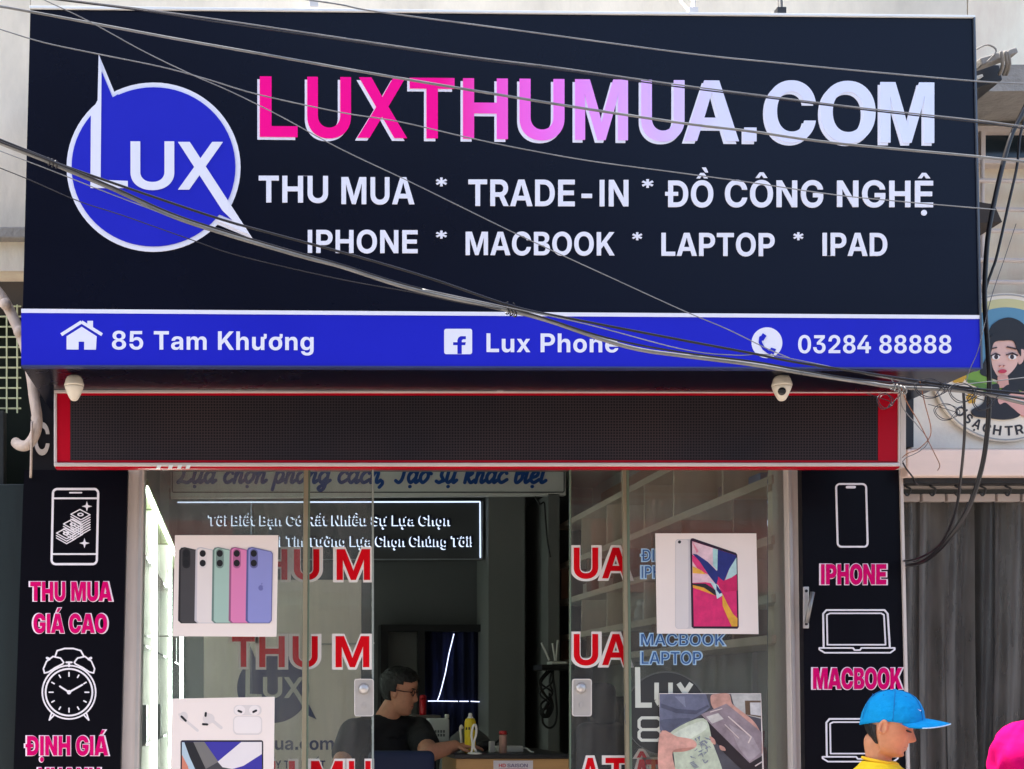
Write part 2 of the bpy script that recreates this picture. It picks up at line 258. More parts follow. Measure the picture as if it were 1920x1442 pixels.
272:[749,[359,0,171,0,171,127,351,127,10425,127,10520,181,10567,288,567,364,10567,441,10520,546,10425,601,352,601,168,601,168,728,362,728,10471,728,10631,639,10718,476,718,364,10718,252,10631,89,10471,0],[252,728,252,0,102,0,102,728],[10,312,10,415,407,415,407,312]],
416:[747,[374,645,374,739,10399,739,10437,736,10478,731,10533,728,574,728,10587,728,587,740,587,845,717,845,717,729,10717,680,10658,635,610,635,10586,635,10539,638,10487,642,10419,645],[374,-12,10276,-12,10120,80,10031,248,31,363,10031,479,10120,648,10276,739,374,739,10472,739,10627,648,10717,479,717,363,10717,248,10627,79,10472,-12],[374,121,10430,121,10517,178,10566,286,566,363,10566,441,10517,550,10430,607,374,607,10318,607,10231,550,10182,441,182,363,10182,286,10231,178,10318,121]],
417:[580,[290,443,290,527,10313,527,10345,524,10372,521,10406,518,431,518,10451,518,451,537,451,633,566,633,566,540,10566,493,10508,443,454,443,10413,443,10331,443],[290,-12,10212,-12,10094,56,10028,177,28,257,10028,338,10094,460,10212,527,290,527,10369,527,10486,460,10552,338,552,257,10552,177,10486,56,10369,-12],[290,105,10325,105,10378,141,10407,210,407,257,10407,306,10378,374,10325,410,290,410,10256,410,10203,374,10173,306,173,257,10173,210,10203,141,10255,105]],
432:[646,[457,427,457,516,493,516,10509,516,509,532,509,633,624,633,624,522,10624,473,10566,427,518,427],[232,-11,10177,-11,10096,37,10051,128,51,193,51,516,195,516,195,219,10195,168,10245,113,290,113,10319,113,10365,138,10391,189,391,229,391,516,534,516,534,0,393,0,393,134,417,134,10393,66,10303,-11]],
7840:[713,[4,0,260,728,453,728,709,0,542,0,428,354,10407,424,10362,572,337,666,378,666,10351,572,10307,424,285,354,167,0],[167,158,167,279,547,279,547,158],[357,-230,10322,-230,10275,-186,275,-153,10275,-120,10322,-76,357,-76,10393,-76,10439,-120,439,-153,10439,-186,10393,-230]],
7841:[553,[209,-9,10157,-9,10077,25,10031,94,31,145,10031,189,10063,247,10119,283,10192,301,233,305,10280,310,10336,318,10360,335,360,352,360,355,10360,374,10340,403,10302,419,276,419,10249,419,10208,403,10185,372,183,352,48,352,10051,406,10108,484,10209,526,280,526,10333,526,10415,502,10472,456,10502,391,502,350,502,0,361,0,361,73,359,73,10346,48,10306,11,10248,-9],[248,91,10283,91,10334,117,10361,161,361,188,361,240,10355,237,10334,231,10307,225,10275,219,257,217,10233,213,10193,197,10169,170,169,149,10169,131,10189,105,10224,91],[273,-230,10237,-230,10191,-186,191,-153,10191,-120,10237,-76,273,-76,10308,-76,10355,-120,355,-153,10355,-186,10308,-230]],
7844:[713,[4,0,260,728,453,728,709,0,542,0,428,354,10407,424,10362,572,337,666,378,666,10351,572,10307,424,285,354,167,0],[167,158,167,279,547,279,547,158],[293,791,180,791,180,791,298,938,414,938,535,791,535,791,421,791,356,872],[419,952,494,1090,615,1090,507,952]],
7878:[608,[54,0,54,728,576,728,576,599,204,599,204,430,548,430,548,305,204,305,204,129,576,129,576,0],[251,796,138,796,138,797,256,944,372,944,493,797,493,796,379,796,314,878],[315,-230,10279,-230,10233,-186,233,-153,10233,-120,10279,-76,315,-76,10350,-76,10397,-120,397,-153,10397,-186,10350,-230]],
7879:[561,[286,-12,10208,-12,10092,57,10028,179,28,257,10028,336,10093,458,10207,527,281,527,10338,527,10431,489,10499,417,10535,319,535,260,535,221,80,221,80,313,466,313,401,292,10401,331,10372,387,10320,418,284,418,10249,418,10197,387,10168,331,168,292,168,229,10168,189,10197,129,10252,96,290,96,10319,96,10362,113,10392,142,398,162,530,162,10520,111,10452,33,10349,-12],[217,585,104,585,104,585,223,732,338,732,459,585,459,585,346,585,280,666],[281,-230,10246,-230,10199,-186,199,-153,10199,-120,10246,-76,281,-76,10317,-76,10363,-120,363,-153,10363,-186,10317,-230]],
7885:[580,[290,-12,10212,-12,10094,56,10028,177,28,257,10028,338,10094,460,10212,527,290,527,10369,527,10486,460,10552,338,552,257,10552,177,10486,56,10369,-12],[290,105,10325,105,10378,141,10407,210,407,257,10407,306,10378,374,10325,410,290,410,10256,410,10203,374,10173,306,173,257,10173,210,10203,141,10255,105],[290,-230,10254,-230,10208,-186,208,-153,10208,-120,10254,-76,290,-76,10325,-76,10372,-120,372,-153,10372,-186,10325,-230]],
7890:[747,[374,-12,10276,-12,10120,80,10031,248,31,363,10031,479,10120,648,10276,739,374,739,10472,739,10627,648,10717,479,717,363,10717,248,10627,79,10472,-12],[374,121,10430,121,10517,178,10566,286,566,363,10566,441,10517,550,10430,607,374,607,10318,607,10231,550,10182,441,182,363,10182,286,10231,178,10318,121],[309,791,196,791,196,791,315,938,430,938,551,791,551,791,438,791,373,872],[474,952,366,1090,488,1090,561,952]],
7921:[646,[457,427,457,516,493,516,10509,516,509,532,509,633,624,633,624,522,10624,473,10566,427,518,427],[232,-11,10177,-11,10096,37,10051,128,51,193,51,516,195,516,195,219,10195,168,10245,113,290,113,10319,113,10365,138,10391,189,391,229,391,516,534,516,534,0,393,0,393,134,417,134,10393,66,10303,-11],[301,-230,10265,-230,10218,-186,218,-153,10218,-120,10265,-76,300,-76,10336,-76,10383,-120,383,-153,10383,-186,10336,-230]],
}
FONT['k'] = {
33:[270,[50,230,31,728,238,728,220,230],[135,-9,10093,-9,10033,50,33,92,10033,134,10093,194,135,194,10177,194,10236,134,236,92,10236,50,10177,-9]],
65:[764,[0,0,244,728,518,728,764,0,536,0,454,282,10428,374,10378,553,354,650,409,650,10385,553,10334,374,307,282,222,0],[182,120,182,276,583,276,583,120]],
66:[650,[39,0,39,728,354,728,10438,728,10551,681,10608,599,608,546,10608,504,10573,436,10510,392,468,383,468,382,10515,381,10589,335,10633,257,633,206,10633,146,10573,53,10461,0,382,0],[236,152,344,152,10381,152,10425,191,425,224,10425,246,10405,278,10369,296,344,296,236,296],[236,439,332,439,10354,439,10387,456,10405,487,405,507,10405,538,10365,575,332,575,236,575]],
67:[729,[373,-12,10274,-12,10113,75,10020,243,20,363,10020,485,10113,653,10274,739,373,739,10443,739,10560,698,10648,623,10704,518,711,453,506,453,10502,479,10480,520,10447,548,10403,563,377,563,10328,563,10260,517,10225,427,225,363,10225,300,10259,211,10328,164,377,164,10403,164,10446,179,10479,208,10501,248,506,273,711,273,10703,209,10648,104,10560,29,10443,-12]],
69:[632,[39,0,39,728,603,728,603,556,242,556,242,446,575,446,575,280,242,280,242,172,603,172,603,0]],
71:[740,[377,-12,10269,-12,10108,80,10020,249,20,363,10020,485,10113,653,10274,739,373,739,10439,739,10557,702,10647,632,10703,536,708,477,500,477,10497,497,10478,529,10448,552,10408,563,381,563,10330,563,10260,517,10225,428,225,363,10225,299,10261,210,10332,164,384,164,10427,164,10485,189,10515,235,515,265,557,261,383,261,383,406,713,406,713,301,10713,207,10629,66,10478,-12]],
72:[727,[39,0,39,728,242,728,242,456,484,456,484,728,688,728,688,0,484,0,484,284,242,284,242,0]],
73:[437,[24,0,24,159,117,159,117,568,24,568,24,728,412,728,412,568,320,568,320,159,412,159,412,0]],
75:[729,[189,104,189,351,10213,382,10263,446,10312,509,336,541,480,728,715,728,411,353,393,353],[39,0,39,728,242,728,242,571,242,362,242,266,242,0],[497,0,321,292,442,445,729,0]],
76:[575,[39,0,39,728,242,728,242,172,556,172,556,0]],
77:[925,[39,0,39,728,343,728,408,500,10417,471,10439,386,10463,293,10483,209,489,180,437,180,10443,209,10463,293,10487,386,10509,471,517,500,582,728,886,728,886,0,687,0,687,281,10687,306,10689,385,10692,479,10694,575,694,617,717,617,10707,575,10683,480,10659,387,10637,308,629,281,545,0,381,0,295,281,10287,308,10265,387,10240,480,10215,575,205,617,230,617,10230,575,10233,479,10236,385,10238,306,238,281,238,0]],
78:[738,[39,0,39,728,246,728,423,442,10435,423,10471,359,10510,286,527,254,503,197,10500,237,10498,338,10496,432,496,461,496,728,699,728,699,0,492,0,327,266,10312,290,10269,364,10219,456,194,504,234,516,10238,464,10242,366,10242,288,242,266,242,0]],
79:[746,[373,-12,10274,-12,10113,75,10020,243,20,363,10020,485,10113,653,10274,739,373,739,10472,739,10632,653,10727,485,727,363,10727,242,10632,75,10472,-12],[373,164,10421,164,10487,211,10521,301,521,363,10521,426,10487,516,10421,563,373,563,10326,563,10259,516,10225,426,225,363,10225,301,10259,211,10326,164]],
80:[648,[39,0,39,728,348,728,10435,728,10562,666,10631,552,631,474,10631,396,10562,282,10435,220,348,220,156,220,156,387,333,387,10364,387,10408,408,10433,447,433,474,10433,500,10408,539,10364,561,333,561,242,561,242,0]],
82:[666,[39,0,39,728,348,728,10435,728,10562,666,10631,552,631,474,10631,398,10559,288,10428,228,337,228,164,228,164,385,333,385,10364,385,10408,407,10433,447,433,474,10433,500,10408,540,10364,562,333,562,242,562,242,0],[442,0,284,330,491,330,653,0]],
83:[685,[344,-12,10243,-12,10104,47,10031,161,31,242,223,242,10225,213,10255,171,10310,148,346,148,10378,148,10426,165,10453,193,453,212,10453,230,10428,256,10375,276,334,284,262,297,10156,317,10045,426,45,507,10045,576,10120,681,10254,739,342,739,10433,739,10564,682,10636,573,639,497,452,497,10449,535,10392,579,346,579,10318,579,10274,563,10249,535,249,517,10249,499,10271,475,10320,457,357,450,416,439,10479,427,10569,391,10626,339,10654,271,654,228,10654,151,10581,44,10442,-12]],
84:[656,[20,556,20,728,637,728,637,556,430,556,430,0,227,0,227,556]],
85:[705,[353,-12,10257,-12,10117,55,10039,177,39,259,39,728,236,728,236,275,10236,242,10267,189,10319,159,353,159,10387,159,10439,189,10469,241,469,275,469,728,666,728,666,259,10666,177,10588,55,10448,-12]],
86:[750,[244,0,0,728,224,728,308,445,10335,354,10386,169,411,78,351,78,10375,169,10422,354,449,445,529,728,750,728,514,0]],
97:[583,[200,-9,10148,-9,10069,24,10024,91,24,143,10024,186,10055,246,10109,285,10181,305,223,308,10268,311,10323,321,10348,338,348,353,348,354,10348,366,10333,382,10307,392,289,392,10270,392,10242,381,10227,360,225,345,46,345,10050,403,10109,485,10218,527,297,527,10356,527,10448,503,10510,457,10541,389,541,345,541,0,351,0,351,72,349,72,10332,42,10288,6,10233,-9],[264,112,10285,112,10324,128,10350,160,350,183,350,224,10342,221,10326,216,10308,212,10285,208,271,205,10251,202,10223,188,10207,167,207,154,10207,141,10222,122,10247,112]],
103:[625,[309,-211,10223,-211,10113,-164,10056,-84,48,-35,232,-35,10236,-47,10256,-66,10288,-77,309,-77,10349,-77,10389,-31,389,16,389,95,389,95,10377,65,10335,26,10279,8,245,8,10178,8,10078,74,10022,190,22,265,10022,341,10079,459,10179,527,243,527,10277,527,10331,508,10373,472,388,446,389,446,389,516,583,516,583,37,10583,-49,10519,-159,10396,-211],[303,157,10330,157,10371,185,10395,235,395,269,10395,302,10371,352,10330,379,303,379,10277,379,10239,352,10220,302,220,269,10220,235,10239,185,10277,157]],
104:[618,[237,273,237,0,42,0,42,728,237,728,237,374,209,374,10233,441,10324,527,402,527,10460,527,10537,478,10576,387,576,325,576,0,381,0,381,281,10381,320,10344,362,309,362,10286,362,10254,343,10237,303]],
105:[279,[42,0,42,516,237,516,237,0],[139,550,10093,550,10035,603,35,644,10035,685,10093,737,139,737,10185,737,10243,685,243,644,10243,603,10185,550]],
110:[618,[237,273,237,0,42,0,42,516,235,516,235,374,209,374,10233,441,10324,527,402,527,10460,527,10537,478,10576,387,576,325,576,0,381,0,381,281,10381,320,10344,362,309,362,10286,362,10254,343,10237,303]],
116:[418,[398,516,398,367,10,367,10,516],[97,656,292,656,292,188,10292,166,10310,148,337,148,10350,148,10391,148,398,148,398,0,10385,0,10324,0,291,0,10189,0,10097,74,97,154]],
117:[618,[216,-12,10159,-12,10081,38,10042,128,42,190,42,516,237,516,237,234,10237,196,10275,153,309,153,10332,153,10364,173,10381,212,381,242,381,516,576,516,576,0,383,0,383,142,409,142,10385,75,10294,-12]],
193:[764,[0,0,244,728,518,728,764,0,536,0,454,282,10428,374,10378,553,354,650,409,650,10385,553,10334,374,307,282,222,0],[182,120,182,276,583,276,583,120],[307,789,406,948,585,948,436,789]],
236:[279,[42,0,42,516,237,516,237,0],[86,577,-63,736,116,736,215,577]],
243:[607,[304,-12,10220,-12,10093,54,10022,175,22,258,10022,340,10093,461,10220,527,304,527,10388,527,10514,461,10585,340,585,258,10585,175,10514,54,10388,-12],[304,141,10327,141,10365,167,10388,219,388,258,10388,297,10365,349,10327,375,304,375,10281,375,10242,349,10220,297,220,258,10220,219,10242,167,10281,141],[229,577,327,736,507,736,357,577]],
244:[607,[304,-12,10220,-12,10093,54,10022,175,22,258,10022,340,10093,461,10220,527,304,527,10388,527,10514,461,10585,340,585,258,10585,175,10514,54,10388,-12],[304,141,10327,141,10365,167,10388,219,388,258,10388,297,10365,349,10327,375,304,375,10281,375,10242,349,10220,297,220,258,10220,219,10242,167,10281,141],[244,577,105,577,105,577,229,736,374,736,502,577,502,577,363,577,302,655]],
250:[618,[216,-12,10159,-12,10081,38,10042,128,42,190,42,516,237,516,237,234,10237,196,10275,153,309,153,10332,153,10364,173,10381,212,381,242,381,516,576,516,576,0,383,0,383,142,409,142,10385,75,10294,-12],[234,577,333,736,512,736,363,577]],
272:[771,[383,0,184,0,184,168,374,168,10433,168,10509,210,10546,297,546,363,10546,430,10508,517,10429,560,368,560,181,560,181,728,380,728,10493,728,10660,638,10751,474,751,363,10751,253,10661,90,10496,0],[302,728,302,0,99,0,99,728],[10,301,10,426,428,426,428,301]],
432:[689,[463,402,463,516,507,516,10523,516,523,531,523,633,669,633,669,506,10669,451,10596,402,543,402],[216,-12,10159,-12,10081,38,10042,128,42,190,42,516,237,516,237,234,10237,196,10275,153,309,153,10332,153,10364,173,10381,212,381,242,381,516,576,516,576,0,383,0,383,142,409,142,10385,75,10294,-12]],
7841:[583,[200,-9,10148,-9,10069,24,10024,91,24,143,10024,186,10055,246,10109,285,10181,305,223,308,10268,311,10323,321,10348,338,348,353,348,354,10348,366,10333,382,10307,392,289,392,10270,392,10242,381,10227,360,225,345,46,345,10050,403,10109,485,10218,527,297,527,10356,527,10448,503,10510,457,10541,389,541,345,541,0,351,0,351,72,349,72,10332,42,10288,6,10233,-9],[264,112,10285,112,10324,128,10350,160,350,183,350,224,10342,221,10326,216,10308,212,10285,208,271,205,10251,202,10223,188,10207,167,207,154,10207,141,10222,122,10247,112],[288,-243,10242,-243,10184,-190,184,-149,10184,-108,10242,-56,287,-56,10333,-56,10392,-108,392,-149,10392,-190,10333,-243]],
7845:[583,[200,-9,10148,-9,10069,24,10024,91,24,143,10024,186,10055,246,10109,285,10181,305,223,308,10268,311,10323,321,10348,338,348,353,348,354,10348,366,10333,382,10307,392,289,392,10270,392,10242,381,10227,360,225,345,46,345,10050,403,10109,485,10218,527,297,527,10356,527,10448,503,10510,457,10541,389,541,345,541,0,351,0,351,72,349,72,10332,42,10288,6,10233,-9],[264,112,10285,112,10324,128,10350,160,350,183,350,224,10342,221,10326,216,10308,212,10285,208,271,205,10251,202,10223,188,10207,167,207,154,10207,141,10222,122,10247,112],[229,577,91,577,91,577,215,736,359,736,487,577,487,577,349,577,287,655],[351,750,430,893,573,893,454,750]],
7871:[583,[296,-12,10216,-12,10092,57,10022,179,22,258,10022,337,10092,458,10213,527,292,527,10352,527,10451,489,10523,418,10562,321,562,263,562,211,80,211,80,320,474,320,384,301,10384,329,10363,367,10325,388,298,388,10271,388,10232,367,10212,329,212,301,212,215,10212,187,10234,146,10275,124,304,124,10325,124,10359,135,10382,155,388,168,561,168,10551,116,10477,35,10364,-12],[233,577,94,577,94,577,218,736,363,736,491,577,491,577,352,577,291,655],[354,750,433,893,577,893,457,750]],
7873:[583,[296,-12,10216,-12,10092,57,10022,179,22,258,10022,337,10092,458,10213,527,292,527,10352,527,10451,489,10523,418,10562,321,562,263,562,211,80,211,80,320,474,320,384,301,10384,329,10363,367,10325,388,298,388,10271,388,10232,367,10212,329,212,301,212,215,10212,187,10234,146,10275,124,304,124,10325,124,10359,135,10382,155,388,168,561,168,10551,116,10477,35,10364,-12],[233,577,94,577,94,577,218,736,363,736,491,577,491,577,352,577,291,655],[399,750,280,893,424,893,502,750]],
7882:[437,[24,0,24,159,117,159,117,568,24,568,24,728,412,728,412,568,320,568,320,159,412,159,412,0],[218,-243,10172,-243,10114,-190,114,-149,10114,-108,10172,-56,218,-56,10264,-56,10322,-108,322,-149,10322,-190,10263,-243]],
7885:[607,[304,-12,10220,-12,10093,54,10022,175,22,258,10022,340,10093,461,10220,527,304,527,10388,527,10514,461,10585,340,585,258,10585,175,10514,54,10388,-12],[304,141,10327,141,10365,167,10388,219,388,258,10388,297,10365,349,10327,375,304,375,10281,375,10242,349,10220,297,220,258,10220,219,10242,167,10281,141],[303,-243,10257,-243,10199,-190,199,-149,10199,-108,10257,-56,303,-56,10349,-56,10407,-108,407,-149,10407,-190,10349,-243]],
7903:[607,[304,422,304,527,10326,527,10364,524,10396,520,10423,516,435,516,10458,516,458,539,458,633,604,633,604,539,10604,485,10530,422,467,422,10426,422,10344,422],[304,-12,10220,-12,10093,54,10022,175,22,258,10022,340,10093,461,10220,527,304,527,10388,527,10514,461,10585,340,585,258,10585,175,10514,54,10388,-12],[304,141,10327,141,10365,167,10388,219,388,258,10388,297,10365,349,10327,375,304,375,10281,375,10242,349,10220,297,220,258,10220,219,10242,167,10281,141],[355,577,243,577,279,635,10280,637,10279,639,277,639,195,639,195,736,285,736,10335,736,10389,709,10405,668,10393,623,377,603]],
7921:[689,[463,402,463,516,507,516,10523,516,523,531,523,633,669,633,669,506,10669,451,10596,402,543,402],[216,-12,10159,-12,10081,38,10042,128,42,190,42,516,237,516,237,234,10237,196,10275,153,309,153,10332,153,10364,173,10381,212,381,242,381,516,576,516,576,0,383,0,383,142,409,142,10385,75,10294,-12],[320,-243,10274,-243,10216,-190,216,-149,10216,-108,10274,-56,320,-56,10366,-56,10424,-108,424,-149,10424,-190,10366,-243]],
}
FONT['m'] = {
65:[685,[7,0,268,728,418,728,678,0,546,0,413,393,10395,451,10354,582,327,675,361,675,10333,582,10292,451,273,393,136,0],[158,180,158,280,527,280,527,180]],
66:[642,[63,0,63,728,341,728,10417,728,10524,680,10581,595,581,538,10581,496,10550,433,10495,390,456,379,456,378,10499,373,10568,330,10609,257,609,205,10609,143,10551,51,10436,0,351,0],[182,99,340,99,10410,99,10485,155,485,207,10485,243,10452,293,10389,321,344,321,182,321],[182,417,336,417,10375,417,10431,443,10460,490,460,523,10460,571,10394,628,336,628,182,628]],
67:[724,[378,-12,10278,-12,10124,82,10037,251,37,363,10037,477,10124,646,10278,739,378,739,10439,739,10544,703,10626,635,10680,540,689,481,566,481,10559,517,10525,572,10477,611,10415,630,379,630,10311,630,10212,564,10159,444,159,363,10159,283,10212,164,10311,97,379,97,10415,97,10476,117,10525,155,10558,210,566,246,689,246,10680,187,10626,92,10544,24,10439,-12]],
69:[595,[63,0,63,728,562,728,562,622,184,622,184,422,534,422,534,318,184,318,184,105,562,105,562,0]],
72:[713,[63,0,63,728,184,728,184,424,530,424,530,728,651,728,651,0,530,0,530,319,184,319,184,0]],
73:[367,[35,0,35,101,123,101,123,626,35,626,35,728,332,728,332,626,244,626,244,101,332,101,332,0]],
75:[662,[148,178,148,331,10173,360,10224,418,10274,476,300,505,499,728,649,728,340,384,332,384],[63,0,63,728,184,728,184,502,184,332,184,274,184,0],[512,0,271,350,345,443,653,0]],
76:[547,[63,0,63,728,184,728,184,105,524,105,524,0]],
77:[877,[63,0,63,728,235,728,386,328,10393,308,10411,251,10432,189,10449,133,454,114,425,114,10430,133,10448,189,10468,251,10487,308,493,328,641,728,814,728,814,0,695,0,695,381,10695,405,10696,466,10698,534,10700,602,700,634,716,634,10704,597,10680,524,10658,457,10640,401,633,381,488,0,389,0,243,381,10236,401,10217,457,10195,524,10170,597,158,634,177,634,10178,602,10179,534,10181,466,10182,405,182,381,182,0]],
78:[718,[63,0,63,728,194,728,459,308,10469,292,10501,238,10536,176,552,146,539,117,10538,147,10535,226,10534,297,534,316,534,728,655,728,655,0,523,0,286,376,10274,395,10235,459,10186,543,159,592,177,612,10180,556,10183,464,10184,396,184,377,184,0]],
79:[748,[374,-12,10277,-12,10124,82,10037,251,37,363,10037,477,10124,646,10277,739,374,739,10471,739,10624,646,10711,477,711,363,10711,251,10624,82,10471,-12],[374,97,10435,97,10533,159,10590,278,590,363,10590,449,10533,568,10435,630,374,630,10314,630,10216,568,10159,449,159,363,10159,278,10216,159,10314,97]],
80:[622,[63,0,63,728,337,728,10417,728,10532,671,10595,568,595,497,10595,427,10531,323,10414,267,335,267,128,267,128,370,331,370,10376,370,10441,401,10476,458,476,497,10476,537,10441,593,10376,624,331,624,184,624,184,0]],
83:[635,[321,-12,10233,-12,10105,48,10036,159,36,237,155,237,10156,191,10196,126,10270,91,322,91,10369,91,10439,118,10478,168,478,201,10478,228,10451,267,10391,297,341,308,262,326,10153,351,10050,448,50,524,10050,589,10116,686,10235,739,315,739,10395,739,10512,683,10577,580,580,508,464,508,10460,568,10380,636,314,636,10272,636,10208,609,10171,561,171,530,10171,505,10198,468,10258,440,306,428,382,411,10438,398,10519,361,10573,312,10599,248,599,208,10599,141,10531,42,10406,-12]],
84:[624,[23,622,23,728,601,728,601,622,373,622,373,0,252,0,252,622]],
85:[704,[352,-12,10264,-12,10132,56,10060,174,60,250,60,728,179,728,179,260,10179,213,10221,138,10299,96,352,96,10405,96,10482,138,10524,212,524,260,524,728,644,728,644,251,10644,174,10571,55,10440,-12]],
272:[737,[346,0,164,0,164,104,339,104,10420,104,10526,166,10578,282,578,365,10578,447,10527,562,10423,624,344,624,160,624,160,728,352,728,10460,728,10616,640,10700,477,700,365,10700,252,10615,88,10457,0],[225,728,225,0,104,0,104,728],[11,318,11,410,395,410,395,318]],
7844:[685,[7,0,268,728,418,728,678,0,546,0,413,393,10395,451,10354,582,327,675,361,675,10333,582,10292,451,273,393,136,0],[158,180,158,280,527,280,527,180],[277,792,177,792,177,792,293,933,392,933,510,792,510,792,410,792,343,875],[406,946,477,1082,586,1082,485,946]],
7852:[685,[7,0,268,728,418,728,678,0,546,0,413,393,10395,451,10354,582,327,675,361,675,10333,582,10292,451,273,393,136,0],[158,180,158,280,527,280,527,180],[277,801,177,801,177,801,293,942,392,942,510,801,510,801,410,801,343,884],[344,-222,10314,-222,10273,-183,273,-155,10273,-126,10314,-88,343,-88,10373,-88,10414,-126,414,-155,10414,-183,10373,-222]],
7878:[595,[63,0,63,728,562,728,562,622,184,622,184,422,534,422,534,318,184,318,184,105,562,105,562,0],[245,801,146,801,146,801,262,942,361,942,478,801,478,801,379,801,312,884],[312,-222,10282,-222,10242,-183,242,-155,10242,-126,10282,-88,312,-88,10342,-88,10382,-126,382,-155,10382,-183,10342,-222]],
}

for fk, st, ad in (('b', 150, 268), ('k', 196, 300), ('m', 112, 246)):       # plain capital I, square full stop
    x0 = (ad-st)//2; bar = [x0, 0, x0, 727, x0+st, 727, x0+st, 0]
    for ch in 'IÍỊ':
        if ord(ch) in FONT[fk]:
            g = FONT[fk][ord(ch)]; ac = [c for c in g[1:] if min(c[1::2]) > 700 or max(c[1::2]) < 5]; xs = [x-10000*(x > 5000) for c in ac for x in c[::2]]
            sh = round(ad/2-(min(xs)+max(xs))/2) if xs else 0
            FONT[fk][ord(ch)] = [ad, bar]+[[v+sh if i % 2 == 0 else v for i, v in enumerate(c)] for c in ac]
FONT['b'][46] = [290, [70, 0, 70, 165, 225, 165, 225, 0]]
_gc = {}
def glyph(font, ch):
    if (font, ch) in _gc: return _gc[font, ch]
    g = FONT[font][ord(ch)]; out = []      # plain outline points; an x of 5000 or more marks a curve handle
    for c in g[1:]:
        P = [(c[i]-10000*(c[i] > 5000), c[i+1], c[i] < 5000) for i in range(0, len(c), 2)]; Q = []
        for i, p in enumerate(P):
            n = P[(i+1) % len(P)]; Q.append(p)
            if not p[2] and not n[2]: Q.append(((p[0]+n[0])/2, (p[1]+n[1])/2, 1))
        s = next(i for i, p in enumerate(Q) if p[2]); Q = Q[s:]+Q[:s]; R = []; i = 0
        while i < len(Q):
            p = Q[i]
            if p[2]: R.append((p[0], p[1])); i += 1
            else:
                a = R[-1]; b = Q[(i+1) % len(Q)]
                for t in (.25, .5, .75): R.append(((1-t)**2*a[0]+2*t*(1-t)*p[0]+t*t*b[0], (1-t)**2*a[1]+2*t*(1-t)*p[1]+t*t*b[1]))
                i += 1
        D = [R[0]]
        for p in R[1:]:
            if abs(p[0]-D[-1][0])+abs(p[1]-D[-1][1]) > .5: D.append(p)
        if abs(D[0][0]-D[-1][0])+abs(D[0][1]-D[-1][1]) < .5: D.pop()
        if len(D) > 2: out.append(D[::-1])
    _gc[font, ch] = (g[0], out); return _gc[font, ch]
def area(P): return .5*sum(P[i][0]*P[(i+1) % len(P)][1]-P[(i+1) % len(P)][0]*P[i][1] for i in range(len(P)))
def grow(P, r):
    out = []; n = len(P)
    for i in range(n):
        a, b, c = P[i-1], P[i], P[(i+1) % n]
        e1 = (b[0]-a[0], b[1]-a[1]); e2 = (c[0]-b[0], c[1]-b[1]); l1 = math.hypot(*e1) or 1; l2 = math.hypot(*e2) or 1
        n1 = (e1[1]/l1, -e1[0]/l1); n2 = (e2[1]/l2, -e2[0]/l2); k = 1+n1[0]*n2[0]+n1[1]*n2[1]
        if k < .35: out += [(b[0]+n1[0]*r, b[1]+n1[1]*r), (b[0]+n2[0]*r, b[1]+n2[1]*r)]
        else: out.append((b[0]+(n1[0]+n2[0])*r/k, b[1]+(n1[1]+n2[1])*r/k))
    return out
